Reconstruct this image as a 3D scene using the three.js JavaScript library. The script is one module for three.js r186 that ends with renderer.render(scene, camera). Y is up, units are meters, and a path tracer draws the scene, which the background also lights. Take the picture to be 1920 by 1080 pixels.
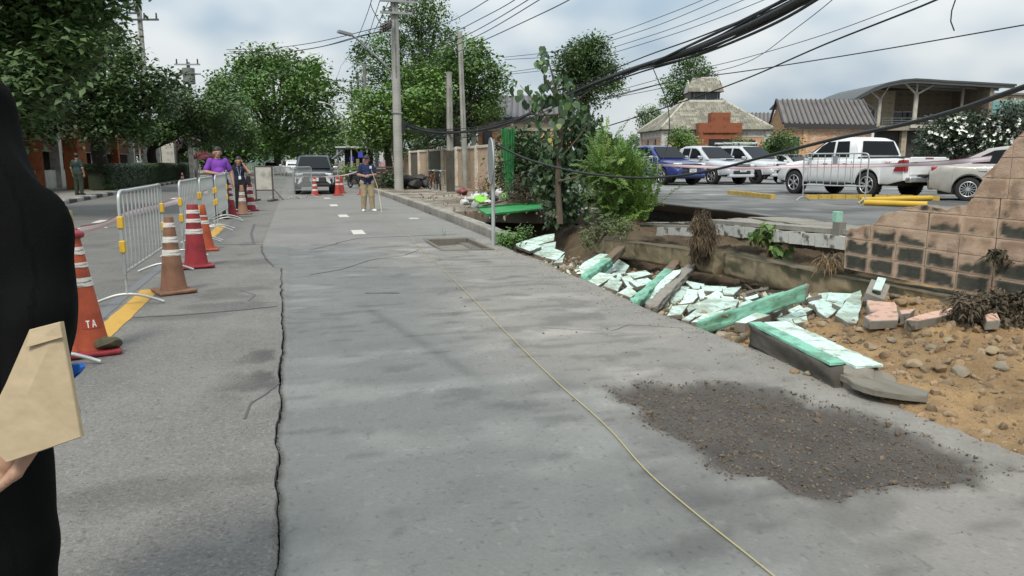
import * as THREE from 'three';
import { mergeGeometries, mergeVertices, toCreasedNormals } from 'three/addons/utils/BufferGeometryUtils.js';
import { RoundedBoxGeometry } from 'three/addons/geometries/RoundedBoxGeometry.js';

// ---------- camera, sky, sun, exposure ----------
const scene = new THREE.Scene();
const camera = new THREE.PerspectiveCamera(42.53, 1024 / 576, 0.05, 4000);
camera.position.set(0, 1.55, 0);
camera.rotation.order = 'YXZ';
camera.rotation.set(THREE.MathUtils.degToRad(-9.737), THREE.MathUtils.degToRad(-16.243), 0);
camera.updateMatrixWorld(true);
const renderer = new THREE.WebGLRenderer({ antialias: true });
renderer.setSize(1024, 576);
renderer.shadowMap.enabled = true;
renderer.toneMapping = THREE.LinearToneMapping;
renderer.toneMappingExposure = 1.08;

// random numbers and noise
function rngOf(seed) { let a = seed >>> 0; return () => { a = (a + 0x6d2b79f5) | 0; let t = Math.imul(a ^ (a >>> 15), 1 | a); t = (t + Math.imul(t ^ (t >>> 7), 61 | t)) ^ t; return ((t ^ (t >>> 14)) >>> 0) / 4294967296; }; }
const hash = (x, y, z) => { let h = Math.imul(x | 0, 374761393) ^ Math.imul(y | 0, 668265263) ^ Math.imul(z | 0, 1274126177); h = Math.imul(h ^ (h >>> 13), 1274126177); return ((h ^ (h >>> 16)) >>> 0) / 4294967296; };
const sm = (t) => t * t * (3 - 2 * t);
const lerp = (a, b, t) => a + (b - a) * t;
const clamp = (x, a = 0, b = 1) => Math.min(b, Math.max(a, x));
const step = (a, b, x) => sm(clamp((x - a) / (b - a)));
function noise2(x, y, seed = 0, px = 0, py = 0) {       // value noise 0..1, optionally periodic
  const xi = Math.floor(x), yi = Math.floor(y), fx = sm(x - xi), fy = sm(y - yi);
  const w = (v, p) => p ? ((v % p) + p) % p : v;
  const a = hash(w(xi, px), w(yi, py), seed), b = hash(w(xi + 1, px), w(yi, py), seed), c = hash(w(xi, px), w(yi + 1, py), seed), d = hash(w(xi + 1, px), w(yi + 1, py), seed);
  return lerp(lerp(a, b, fx), lerp(c, d, fx), fy);
}
function noise3(x, y, z, seed = 0) {
  const zi = Math.floor(z), fz = sm(z - zi);
  return lerp(noise2(x, y, seed + zi * 57), noise2(x, y, seed + zi * 57 + 57), fz);
}
function fbm(x, y, oct = 4, seed = 0, p = 0, q = p) { let s = 0, a = 0.5, n = 0; for (let i = 0; i < oct; i++) { s += a * noise2(x, y, seed + i * 19, p, q); n += a; a *= 0.5; x *= 2; y *= 2; p *= 2; q *= 2; } return s / n; }
function fbm3(x, y, z, oct = 4, seed = 0) { let s = 0, a = 0.5, n = 0; for (let i = 0; i < oct; i++) { s += a * noise3(x, y, z, seed + i * 31); n += a; a *= 0.5; x *= 2; y *= 2; z *= 2; } return s / n; }
function table(rows, x) { if (x <= rows[0][0]) return rows[0][1]; for (let i = 1; i < rows.length; i++) if (x <= rows[i][0]) return lerp(rows[i - 1][1], rows[i][1], (x - rows[i - 1][0]) / (rows[i][0] - rows[i - 1][0])); return rows[rows.length - 1][1]; }

{ // a bright, thinly clouded tropical sky
  const W = 1024, H = 512, data = new Float32Array(W * H * 4);
  for (let j = 0; j < H; j++) {
    const el = (j + 0.5) / H * Math.PI - Math.PI / 2, se = Math.sin(el), ce = Math.cos(el);
    for (let i = 0; i < W; i++) {
      const az = (i + 0.5) / W * 2 * Math.PI;
      const dx = Math.cos(az) * ce, dz = Math.sin(az) * ce, k = (j * W + i) * 4;
      const up = Math.max(se, 0);
      const q = 1.25 / (up + 0.32);                         // clouds lie on a layer
      const f1 = fbm3(dx * q * 2.1 + 7, dz * q * 2.1 + 3, up * 2.2 + 1, 5, 5), f2 = fbm3(dx * q * 5 + 1, dz * q * 5 + 9, up * 6, 4, 77);
      const c = clamp((f1 * 0.66 + f2 * 0.34 - 0.36) * 3.6);       // 0 blue gap .. 1 white cloud
      const L = (0.42 + 0.56 * Math.pow(up, 0.75));
      const blue = [0.70, 0.92, 1.12], white = [1.42, 1.50, 1.52];
      const low = [1.02, 1.10, 1.13], hz = Math.exp(-up * 9) * 0.55;
      for (let n = 0; n < 3; n++) {
        let v = lerp(blue[n], white[n], c) * L;
        v = lerp(v, low[n] * 0.55, hz);
        if (se < 0) v = low[n] * 0.42 * (1 + 0.4 * se);
        data[k + n] = v;
      }
      data[k + 3] = 1;
    }
  }
  const sky = new THREE.DataTexture(data, W, H, THREE.RGBAFormat, THREE.FloatType);
  sky.mapping = THREE.EquirectangularReflectionMapping; sky.magFilter = THREE.LinearFilter; sky.minFilter = THREE.LinearFilter; sky.needsUpdate = true;
  scene.background = sky; scene.environment = sky;
}
const sun = new THREE.DirectionalLight(new THREE.Color(1.0, 0.94, 0.84), 2.7);
sun.position.set(-32, 95, 42); sun.target.position.set(4, 0, -20);
sun.castShadow = true; sun.shadow.radius = 26; sun.shadow.mapSize.set(2048, 2048);
Object.assign(sun.shadow.camera, { left: -70, right: 70, top: 90, bottom: -90, near: 1, far: 260 });
scene.add(sun, sun.target);
// ---------- helpers ----------
const V = (x, y, z) => new THREE.Vector3(x, y, z);
const R = THREE.MathUtils.degToRad;
const FOCAL = 1387, EYE = V(0, 1.55, 0), LOOK = camera.rotation.clone();
const sight = (px, py) => V((px - 960) / FOCAL, (540 - py) / FOCAL, -1).applyEuler(LOOK);       // survey: sight line of a point measured on the photograph
const gp = (px, py, h = 0) => { const r = sight(px, py); return r.multiplyScalar((h - EYE.y) / r.y).add(EYE); };   // where it meets the level h
const dp = (px, py, d) => sight(px, py).multiplyScalar(d).add(EYE);                              // the point d metres deep
const xp = (px, py, x) => { const r = sight(px, py); return r.multiplyScalar(x / r.x).add(EYE); };   // where it meets the plane x
const zp = (px, py, z) => { const r = sight(px, py); return r.multiplyScalar(z / r.z).add(EYE); };

const taken = new Map();
function numbered(name) { const n = taken.get(name) || 0; taken.set(name, n + 1); return n ? name + '_' + String(n).padStart(3, '0') : name; }
const shade = (o) => { o.castShadow = true; o.receiveShadow = true; return o; };
function tag(o, label, category, group, kind) { if (label) o.userData.label = label; if (category) o.userData.category = category; if (group) o.userData.group = group; if (kind) o.userData.kind = kind; return o; }
function thing(name, label, category, p = [0, 0, 0], turn = 0, group) {
  const o = new THREE.Group(); o.name = numbered(name); scene.add(o);
  if (p.isVector3) o.position.copy(p); else o.position.set(...p);
  o.rotation.y = turn; return tag(o, label, category, group, 'thing');
}
function part(name, geo, mat, parent, label) { const m = shade(new THREE.Mesh(geo, mat)); m.name = numbered(name); parent.add(m); if (label) m.userData.label = label; return m; }
function solo(name, geo, mat, label, category, group) { return tag(part(name, geo, mat, scene), label, category, group, 'thing'); }
function struct(name, geo, mat, parent = scene) { const m = part(name, geo, mat, parent); if (parent === scene) m.userData.kind = 'structure'; return m; }
function copyOf(o, label, group) { const c = o.clone(); const base = o.name.replace(/_\d{3}$/, ''); c.name = numbered(base); c.userData = { ...o.userData }; if (label) c.userData.label = label; if (group) c.userData.group = group;
  c.traverse((k) => { if (k !== c && k.name) k.name = numbered(k.name.replace(/_\d{3}$/, '')); }); scene.add(c); return c; }

function plain(g) { // non-indexed with position, normal, uv (and colour)
  let q = g.index ? g.toNonIndexed() : g.clone();
  if (!q.attributes.normal) q.computeVertexNormals();
  if (!q.attributes.uv) q.setAttribute('uv', new THREE.BufferAttribute(new Float32Array(q.attributes.position.count * 2), 2));
  for (const k of Object.keys(q.attributes)) if (!['position', 'normal', 'uv'].includes(k)) q.deleteAttribute(k);
  q.morphAttributes = {}; return q;
}
const merge = (list) => mergeGeometries(list.map(plain));
function metreUV(g, s = 1) { // planar uv in metres by face direction
  g = plain(g); const p = g.attributes.position, n = g.attributes.normal, u = g.attributes.uv;
  for (let i = 0; i < p.count; i++) {
    const ax = Math.abs(n.getX(i)), ay = Math.abs(n.getY(i)), az = Math.abs(n.getZ(i));
    if (ay >= ax && ay >= az) u.setXY(i, p.getX(i) * s, p.getZ(i) * s); else if (ax >= az) u.setXY(i, p.getZ(i) * s, p.getY(i) * s); else u.setXY(i, p.getX(i) * s, p.getY(i) * s);
  } return g;
}
const box = (w, h, d, x = 0, y = 0, z = 0, r = 0) => { const g = r ? new RoundedBoxGeometry(w, h, d, 1, r) : new THREE.BoxGeometry(w, h, d); return metreUV(g.translate(x, y, z)); };
const rot = (g, x = 0, y = 0, z = 0) => g.rotateX(x).rotateY(y).rotateZ(z);
const cyl = (r0, r1, h, x = 0, y = 0, z = 0, n = 12) => new THREE.CylinderGeometry(r1, r0, h, n).translate(x, y + h / 2, z);   // r0 bottom, r1 top
function bar(a, b, r, n = 6, r2 = r) { const d = b.clone().sub(a), L = d.length(); const g = new THREE.CylinderGeometry(r2, r, L, n); g.translate(0, L / 2, 0); g.applyQuaternion(new THREE.Quaternion().setFromUnitVectors(V(0, 1, 0), d.normalize())); return g.translate(a.x, a.y, a.z); }
function beam(a, b, w, h, up = V(0, 1, 0)) { // box between two points
  const d = b.clone().sub(a), L = d.length(); d.normalize(); const s = new THREE.Vector3().crossVectors(d, up).normalize(), u = new THREE.Vector3().crossVectors(s, d);
  const g = metreUV(new THREE.BoxGeometry(L, h, w).translate(a.x + a.z * 0.7, a.y, 0)).translate(-a.x - a.z * 0.7, -a.y, 0); g.applyMatrix4(new THREE.Matrix4().makeBasis(d, u, s)); const c = a.clone().add(b).multiplyScalar(0.5); return g.translate(c.x, c.y, c.z);
}
const tube = (pts, r, n = 5, seg = 0) => new THREE.TubeGeometry(new THREE.CatmullRomCurve3(pts), seg || Math.max(8, pts.length * 5), r, n, false);
function taperTube(pts, radii, n = 7, seg = 16) {
  const c = new THREE.CatmullRomCurve3(pts), g = new THREE.TubeGeometry(c, seg, 1, n, false), p = g.attributes.position;
  for (let i = 0; i <= seg; i++) { const o = c.getPointAt(i / seg), t = i / seg * (radii.length - 1), k = Math.min(Math.floor(t), radii.length - 2), r = lerp(radii[k], radii[k + 1], t - k);
    for (let j = 0; j <= n; j++) { const q = i * (n + 1) + j; p.setXYZ(q, o.x + (p.getX(q) - o.x) * r, o.y + (p.getY(q) - o.y) * r, o.z + (p.getZ(q) - o.z) * r); } }
  const u = g.attributes.uv, L = c.getLength(); for (let i = 0; i < u.count; i++) u.setXY(i, u.getY(i) * 1.2, u.getX(i) * L);
  return g;
}
function poly3(pts, thick, jitter = 0, rnd = null) { // a flat broken piece: outline (world points), thickness downwards along its normal
  const n = pts.length, c = V(0, 0, 0); pts.forEach((p) => c.add(p)); c.multiplyScalar(1 / n);
  const nor = V(0, 0, 0); for (let i = 0; i < n; i++) nor.add(new THREE.Vector3().crossVectors(pts[i].clone().sub(c), pts[(i + 1) % n].clone().sub(c))); nor.normalize(); if (nor.y < 0) { nor.negate(); pts = pts.slice().reverse(); }
  const pos = [], tri = (a, b, d) => pos.push(a.x, a.y, a.z, b.x, b.y, b.z, d.x, d.y, d.z);
  // rough outline
  const ring = []; for (let i = 0; i < n; i++) { const a = pts[i], b = pts[(i + 1) % n], m = Math.max(1, Math.min(6, Math.round(a.distanceTo(b) / 0.12))); for (let k = 0; k < m; k++) { const q = a.clone().lerp(b, k / m); if (rnd && k) q.add(V((rnd() - 0.5) * jitter, 0, (rnd() - 0.5) * jitter)); ring.push(q); } }
  const low = ring.map((p) => p.clone().addScaledVector(nor, -thick).lerp(c.clone().addScaledVector(nor, -thick), rnd ? rnd() * 0.06 - 0.03 : 0)), bev = Math.min(0.008, thick * 0.15);
  const top = ring.map((p) => p.clone().lerp(c, Math.min(0.08, bev / Math.max(0.05, p.distanceTo(c)))));
  const mid = ring.map((p) => p.clone().addScaledVector(nor, -bev)), N = ring.length, c2 = c.clone().addScaledVector(nor, -thick);
  for (let i = 0; i < N; i++) { const j = (i + 1) % N; tri(c, top[i], top[j]); tri(top[i], mid[i], mid[j]); tri(top[i], mid[j], top[j]); tri(mid[i], low[i], low[j]); tri(mid[i], low[j], mid[j]); tri(c2, low[j], low[i]); }
  const g = new THREE.BufferGeometry(); g.setAttribute('position', new THREE.BufferAttribute(new Float32Array(pos), 3)); g.computeVertexNormals(); return metreUV(g);
}
function grid(nu, nv, f, col) { // indexed sheet; f(i,j) -> Vector3, col(i,j) -> [r,g,b]
  const pos = new Float32Array((nu + 1) * (nv + 1) * 3), uv = new Float32Array((nu + 1) * (nv + 1) * 2), c = col ? new Float32Array((nu + 1) * (nv + 1) * 3) : null, idx = [];
  for (let j = 0; j <= nv; j++) for (let i = 0; i <= nu; i++) { const k = j * (nu + 1) + i, p = f(i, j); pos.set([p.x, p.y, p.z], k * 3); uv.set([p.x, p.z], k * 2); if (c) c.set(col(i, j, p), k * 3); }
  for (let j = 0; j < nv; j++) for (let i = 0; i < nu; i++) { const a = j * (nu + 1) + i, b = a + 1, d = a + nu + 1, e = d + 1; idx.push(a, b, e, a, e, d); }
  const g = new THREE.BufferGeometry(); g.setAttribute('position', new THREE.BufferAttribute(pos, 3)); g.setAttribute('uv', new THREE.BufferAttribute(uv, 2)); if (c) g.setAttribute('color', new THREE.BufferAttribute(c, 3)); g.setIndex(idx); g.computeVertexNormals(); return g;
}
function rock(r, seed, sx = 1, sy = 0.7, sz = 1, detail = 2, round = 0) { // a broken stone: a lump cut by a few flat faces
  const g = mergeVertices(new THREE.IcosahedronGeometry(r, detail).deleteAttribute('uv').deleteAttribute('normal')), p = g.attributes.position, q = rngOf(seed * 977 + 5), cuts = []; for (let i = 0; i < 9; i++) cuts.push([V(q() - 0.5, q() - 0.5, q() - 0.5).normalize(), r * (0.52 + 0.34 * q())]);
  const v = V(0, 0, 0); for (let i = 0; i < p.count; i++) { v.fromBufferAttribute(p, i); v.multiplyScalar(0.72 + 0.56 * fbm3(v.x / r * 1.1 + seed * 7.3, v.y / r * 1.1, v.z / r * 1.1, 3, seed)); if (!round) for (const [n, d] of cuts) { const e = v.dot(n) - d; if (e > 0) v.addScaledVector(n, -e * 0.93); } p.setXYZ(i, v.x * sx, v.y * sy, v.z * sz); }
  return metreUV(toCreasedNormals(g, round ? 1.2 : 0.42)); }

// ---------- textures: grain that tiles, multiplied by each material's own colour ----------
function tex(size, f, srgb = false, rep = 1) {
  const d = new Uint8Array(size * size * 4);
  for (let j = 0; j < size; j++) for (let i = 0; i < size; i++) { const c = f(i / size, j / size), k = (j * size + i) * 4; for (let n = 0; n < 3; n++) { const v = clamp(Array.isArray(c) ? c[n] : c); d[k + n] = srgb ? 255 * (v <= 0.0031308 ? v * 12.92 : 1.055 * Math.pow(v, 1 / 2.4) - 0.055) : 255 * v; } d[k + 3] = 255; }
  const t = new THREE.DataTexture(d, size, size); t.wrapS = t.wrapT = THREE.RepeatWrapping; t.magFilter = THREE.LinearFilter; t.minFilter = THREE.LinearMipmapLinearFilter; t.generateMipmaps = true; if (srgb) t.colorSpace = THREE.SRGBColorSpace; t.repeat.set(rep, rep); t.needsUpdate = true; return t;
}
const pn = (u, v, f, oct, s) => fbm(u * f, v * f, oct, s, f);
const T = {
  grit: tex(1024, (u, v) => 0.46 + 0.62 * (pn(u, v, 150, 2, 3) * 0.55 + pn(u, v, 7, 6, 8) * 0.45) - step(0.74, 0.9, pn(u, v, 140, 1, 21)) * 0.20 + step(0.72, 0.9, pn(u, v, 130, 1, 29)) * 0.26, true),
  gritH: tex(1024, (u, v) => pn(u, v, 190, 2, 3) * 0.6 + pn(u, v, 60, 3, 8) * 0.4),
  concrete: tex(1024, (u, v) => 0.60 + 0.4 * (pn(u, v, 5, 6, 41) * 0.75 + pn(u, v, 120, 2, 44) * 0.25) - step(0.62, 0.8, pn(u, v, 7, 4, 50)) * 0.2, true),
  stained: tex(1024, (u, v) => { const s = fbm(u * 16, v * 4, 4, 61, 16, 4), b = pn(u, v, 4, 5, 66), k = 0.42 + 0.58 * clamp(0.25 + 1.1 * (s * 0.5 + b * 0.5)) - step(0.58, 0.75, pn(u, v, 6, 5, 71)) * 0.3; return [k, k * 0.985, k * 0.95]; }, true),
  fine: tex(1024, (u, v) => 0.66 + 0.30 * (pn(u, v, 128, 3, 151) * 0.5 + pn(u, v, 8, 6, 153) * 0.5) - step(0.70, 0.84, pn(u, v, 70, 2, 155)) * 0.16 + step(0.70, 0.86, pn(u, v, 40, 3, 157)) * 0.14, true),
  grime: tex(512, (u, v) => { const a = step(0.46, 0.66, pn(u, v, 4, 6, 161)) * 0.55, b = step(0.55, 0.7, pn(u, v, 14, 4, 163)) * 0.25, k = 1 - a * 0.6 - b; return [k, k * (1 - a * 0.12), k * (1 - a * 0.28)]; }, true),
  lumps: tex(512, (u, v) => pn(u, v, 12, 5, 91)),
  soil: tex(1024, (u, v) => { const a = pn(u, v, 6, 6, 101), b = pn(u, v, 60, 3, 107), k = 0.30 + 0.62 * (a * 0.6 + b * 0.4); return [k, k * (0.93 + 0.05 * a), k * (0.84 + 0.1 * b)]; }, true),
  bark: tex(512, (u, v) => 0.42 + 0.58 * clamp(fbm(u * 24, v * 5, 4, 121, 24, 5) * 0.6 + pn(u, v, 8, 4, 127) * 0.5), true),
  cloth: tex(256, (u, v) => 0.86 + 0.14 * pn(u, v, 60, 2, 131), true),
  dirt: tex(512, (u, v) => { const k = 1 - 0.32 * step(0.42, 0.8, pn(u, v, 4, 6, 141)) - 0.16 * pn(u, v, 30, 3, 147); return [k, k * 0.97, k * 0.92]; }, true),
};
const again = (t, rx, ry = rx) => { const c = t.clone(); c.repeat.set(rx, ry); c.needsUpdate = true; return c; };
const lin = (r, g, b) => new THREE.Color().setRGB(r, g, b);
function mat(r, g, b, o = {}) { return new THREE.MeshStandardMaterial({ color: lin(r, g, b), roughness: 0.85, metalness: 0, ...o }); }
const concreteMat = (r, g, b, o = {}) => mat(r, g, b, { map: T.stained, bumpMap: T.lumps, bumpScale: 0.006, roughness: 0.92, ...o });
const M = {
  steel: mat(0.42, 0.45, 0.46, { metalness: 0.75, roughness: 0.42, map: again(T.dirt, 2) }),
  zinc: mat(0.48, 0.52, 0.53, { metalness: 0.35, roughness: 0.5, map: again(T.dirt, 2) }),
  black: mat(0.012, 0.012, 0.013, { roughness: 0.7 }),
  rubber: mat(0.018, 0.018, 0.018, { roughness: 0.85 }),
  wire: mat(0.012, 0.013, 0.015, { roughness: 0.6 }),
  pole: concreteMat(0.40, 0.40, 0.38, {}),
  kerb: concreteMat(0.30, 0.29, 0.265, {}),
  white: mat(0.72, 0.73, 0.71, { roughness: 0.6, map: T.dirt }),
  wood: mat(0.13, 0.10, 0.07, { map: T.bark, roughness: 0.9 }),
  bark: mat(0.085, 0.07, 0.055, { map: again(T.bark, 1), bumpMap: T.bark, bumpScale: 0.03, roughness: 0.95 }),
  darkBark: mat(0.045, 0.038, 0.032, { map: again(T.bark, 1), bumpMap: T.bark, bumpScale: 0.03, roughness: 0.95 }),
};
// ---------- the ground: earth, road slabs, kerbs, pavement, car park ----------
const LOT = 0.47, KX = 3.82, WALK = 0.13;
const soilMat = mat(0.41, 0.305, 0.185, { map: again(T.soil, 0.9), bumpMap: again(T.soil, 2.2), bumpScale: 0.03, roughness: 1, vertexColors: true });
{ // far earth sheet, open over the collapsed strip
  const s = new THREE.Shape(); s.moveTo(-900, -900); s.lineTo(900, -900); s.lineTo(900, 1500); s.lineTo(-900, 1500);
  const h = new THREE.Path(); h.moveTo(-0.9, -6); h.lineTo(-0.9, 16.6); h.lineTo(3.5, 16.6); h.lineTo(3.5, 22); h.lineTo(9.8, 22); h.lineTo(9.8, -6); s.holes.push(h);
  struct('ground', metreUV(new THREE.ShapeGeometry(s).rotateX(-Math.PI / 2).translate(0, -0.07, 0)), mat(0.16, 0.145, 0.11, { map: again(T.soil, 0.35), roughness: 1 }));
}
// crack that splits the road, and the broken outer edge
const crackRows = [[-60, -0.6], [-14.6, -0.64], [-13.4, -0.6], [-12.4, -0.5], [-11.55, -0.385], [-11.4, -0.36], [-11.25, -0.235], [-10.4, -0.24], [-8.0, -0.185], [-6.2, -0.15], [-5.55, -0.16], [-5.2, -0.165], [-4.9, -0.15], [-4.2, -0.17], [-3.9, -0.15], [-3, -0.14], [-2, -0.16], [0, -0.2], [6, -0.3]];
const crackX = (z) => table(crackRows, z) + (z > -14.5 ? (fbm(z * 4.5, 3.3, 4, 201) - 0.5) * 0.05 : 0);
const crackW = (z) => z < -14.5 ? 0 : (z > -5.2 ? 0.4 : 0.62) * (0.001 + 0.014 * step(-14.5, -13.9, z)) * Math.pow(clamp(fbm(z * 2.6, 9.1, 4, 207) * 1.5 - 0.1), 1.6) + 0.0005;
const edgeX = (z) => z < -13.9 ? 3.8 : 3.70 + (fbm(z * 0.9, 1.7, 4, 211) - 0.5) * 0.26 + table([[-14, 0.02], [-10, 0.06], [-7, -0.08], [-5, 0.06], [-3, 0.25], [2, 0.3]], z);
const pit = [[2.09, -4.63], [2.5, -4.62], [2.89, -4.53], [3.28, -4.15], [3.42, -3.36], [3.46, -2.75], [2.81, -2.76], [2.28, -2.85], [2.13, -3.16], [2.02, -3.85]];
function pitD(x, z) { // >0 inside
  let inside = false, d = 1e9;
  for (let i = 0, j = pit.length - 1; i < pit.length; j = i++) {
    const [ax, az] = pit[i], [bx, bz] = pit[j];
    if ((az > z) !== (bz > z) && x < (bx - ax) * (z - az) / (bz - az) + ax) inside = !inside;
    const t = clamp(((x - ax) * (bx - ax) + (z - az) * (bz - az)) / ((bx - ax) ** 2 + (bz - az) ** 2)); d = Math.min(d, Math.hypot(x - ax - t * (bx - ax), z - az - t * (bz - az)));
  } return (inside ? d : -d) + (fbm(x * 5, z * 5, 5, 217) - 0.5) * 0.30;
}
const MH = [2.5, 3.4, -14.9, -12.95];
const roadY = (x, z) => {
  let y = (fbm(x * 0.7, z * 0.5, 3, 221) - 0.5) * 0.03;
  if (x > -0.15 && z > -14.5) y -= 0.02 + 0.02 * step(1.5, 3.7, x);
  const p = pitD(x, z); if (z > -6 && p > -0.02) y -= 0.035 * step(-0.02, 0.05, p);
  if (x > MH[0] && x < MH[1] && z > MH[2] && z < MH[3]) y -= 0.11;
  return y;
};
function roadTint(x, z) {
  const big = fbm(x * 0.45, z * 0.3, 4, 231), med = fbm(x * 1.6, z * 1.4, 4, 237), fine = fbm(x * 7, z * 7, 3, 239);
  let c = [0.300, 0.285, 0.262];
  const k = 0.78 + 0.44 * (big * 0.5 + med * 0.35 + fine * 0.15);
  if (x > crackX(z) && z > -14.5) {          // smoother resurfaced slab, cooler; worn pale and streaked towards the edge
    const e = step(1.0, 2.5, x + (big - 0.5) * 1.8 + (-z - 6) * 0.05);
    c = [lerp(0.252, 0.372, e), lerp(0.256, 0.350, e), lerp(0.243, 0.315, e)];
    const st = fbm(x * 1.9 + med, z * 4.2, 6, 243), st2 = fbm(x * 2.8, z * 9, 3, 247);
    const dark = step(0.53, 0.70, st) * 0.32 * (0.25 + 0.75 * e) + step(0.64, 0.75, st2) * 0.26;
    const pale = step(0.57, 0.74, fbm(x * 1.3 + 4, z * 2.2, 4, 251)) * 0.32;
    c = c.map((v) => v * (1 - dark) * (1 + pale));
    const dust = step(3.0, 3.75, x + (med - 0.5) * 0.9); c = [lerp(c[0], 0.40, dust * 0.7), lerp(c[1], 0.375, dust * 0.7), lerp(c[2], 0.33, dust * 0.7)];
    const skid = Math.exp(-Math.pow((x - 1.05 - (z + 6) * 0.18) / 0.06, 2)) * step(-8.6, -7.6, z) * (1 - step(-5.4, -4.8, z)) * 0.28; c = c.map((v) => v * (1 - skid));
  } else if (x > crackX(z)) { const d = step(0.5, 0.7, fbm(x * 0.6, z * 1.6, 4, 253)); c = c.map((v) => v * (1.1 - 0.16 * d)); const e = step(1.9, 3.4, x); c = [lerp(c[0], 0.36, e * 0.6), lerp(c[1], 0.35, e * 0.6), lerp(c[2], 0.32, e * 0.6)]; }
  else {
    const near = Math.abs(x - crackX(z)); const patch = step(0.52, 0.62, fbm(x * 3.2, z * 2.6, 4, 257)) * (1 - step(0.1, 0.5, near)) * step(-6.8, -6.2, z) * (1 - step(-5.2, -4.6, z)); c = c.map((v) => v * (1 - 0.5 * patch));
    const oil = step(0.62, 0.76, fbm(x * 1.1, z * 1.9, 5, 259)); c = c.map((v) => v * (1 - 0.28 * oil));
    if (x < -1.95) c = c.map((v) => v * 0.86);
  }
  if (z > -6) { const p = step(-0.10, 0.06, pitD(x, z) + (fine - 0.5) * 0.22); const dk = [0.105, 0.09, 0.075].map((v) => v * (0.6 + 0.8 * fine)); c = c.map((v, i) => lerp(v, dk[i], p)); }
  if (x > MH[0] - 0.08 && x < MH[1] + 0.08 && z > MH[2] - 0.08 && z < MH[3] + 0.08) { const inn = x > MH[0] && x < MH[1] && z > MH[2] && z < MH[3]; c = inn ? [0.07 + 0.07 * fine, 0.06 + 0.06 * fine, 0.05 + 0.05 * fine] : c.map((v) => v * 0.85); }
  return c.map((v) => v * k * 0.68);
}
const zRows = []; for (let z = 3; z > -15.2; z -= 0.065) zRows.push(z); for (let z = -15.2; z > -46; z -= 0.3) zRows.push(z); for (let z = -46; z > -150; z -= 2.5) zRows.push(z);
const roadMat = new THREE.MeshStandardMaterial({ vertexColors: true, map: again(T.grit, 0.55), bumpMap: again(T.gritH, 0.9), bumpScale: 0.008, roughness: 0.86 });
const smoothMat = new THREE.MeshStandardMaterial({ vertexColors: true, map: again(T.fine, 0.5), bumpMap: again(T.gritH, 0.55), bumpScale: 0.004, roughness: 0.74 });
const road = new THREE.Group(); road.name = 'road'; road.userData.kind = 'structure'; scene.add(road);
{
  const NR = 76;  // right carriageway
  part('road_slab', grid(NR + 3, zRows.length - 1, (i, j) => {
    const z = zRows[j], a = crackX(z) + crackW(z), b = edgeX(z), loose = z > -14.5;
    if (i === 0) return V(a + 0.004, loose ? -0.2 : -0.02, z);
    if (i <= NR + 1) { const x = lerp(a, b, (i - 1) / NR); return V(x, roadY(x, z), z); }
    return i === NR + 2 ? V(b + 0.02 + 0.05 * fbm(z * 5, 3, 2, 263), -0.10, z) : V(b - 0.06, -0.26, z);
  }, (i, j, p) => i > NR + 1 ? [0.2, 0.17, 0.13] : i === 0 ? [0.1, 0.09, 0.08] : roadTint(p.x, p.z)), smoothMat, road);
  const NL = 90, LX = -8.0;
  part('road_slab', grid(NL + 1, zRows.length - 1, (i, j) => {
    const z = zRows[j], b = crackX(z) - crackW(z);
    if (i === NL + 1) return V(b - 0.004, z > -14.5 ? -0.2 : -0.02, z);
    const t = i / NL, x = LX + (b - LX) * (1 - Math.pow(1 - t, 1.6)); return V(x, roadY(x, z), z);
  }, (i, j, p) => i === NL + 1 ? [0.08, 0.075, 0.07] : roadTint(p.x, p.z)), roadMat, road);
  // soil seen down the crack
  part('crack_bed', metreUV(new THREE.PlaneGeometry(0.9, 20).rotateX(-Math.PI / 2).translate(-0.3, -0.16, -6)), mat(0.05, 0.045, 0.04, { roughness: 1 }), road);
}
function ribbon(pts, w, y = 0.004, seed = 1, ragged = 0.3) { // thin sheet that follows a line on the road
  const c = new THREE.CatmullRomCurve3(pts.map(([x, z]) => V(x, 0, z)), false, 'catmullrom', 0.2), n = Math.max(8, Math.round(c.getLength() / 0.08));
  return grid(1, n, (i, j) => { const p = c.getPoint(j / n), t = c.getTangent(j / n), s = (i ? -1 : 1) * w * 0.5 * (1 - ragged + 2 * ragged * fbm(j * 0.21, i * 9 + seed, 3, 271 + seed)); const x = p.x - t.z * s, z = p.z + t.x * s; return V(x, roadY(x, z) + y, z); });
}
const tarMat = mat(0.075, 0.075, 0.075, { roughness: 0.8 }), yellowMat = mat(0.50, 0.30, 0.055, { map: again(T.dirt, 1.4), bumpMap: T.gritH, bumpScale: 0.004, roughness: 0.8 }), lineMat = mat(0.55, 0.55, 0.52, { map: again(T.dirt, 1.3), roughness: 0.8 });
[[[-1.95, -8.05], [-1.2, -8.0], [-0.6, -8.1], [-0.24, -8.2]], [[-2.6, -14.9], [-1.4, -14.8], [-0.62, -14.6]], [[-0.78, -14.6], [-0.95, -17], [-1.0, -19.5]], [[-1.95, -26], [0.4, -25.8], [3.7, -25.7]], [[1.5, -22.6], [2.6, -22.5], [3.7, -22.7]], [[0.2, -13.6], [1.2, -15.2], [3.3, -15.6]]].forEach((p, i) => part('tar_seam', ribbon(p, i === 2 ? 0.05 : 0.035, 0.004, i), tarMat, road));
part('hairline_crack', ribbon([[0.15, -10.6], [0.6, -11.0], [1.1, -11.9], [1.7, -12.35], [2.1, -13.2]], 0.022, 0.004, 12, 0.6), tarMat, road);
part('hairline_crack', ribbon([[0.75, -8.9], [1.0, -8.85], [1.15, -8.8]], 0.03, 0.004, 15, 0.6), tarMat, road);
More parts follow.
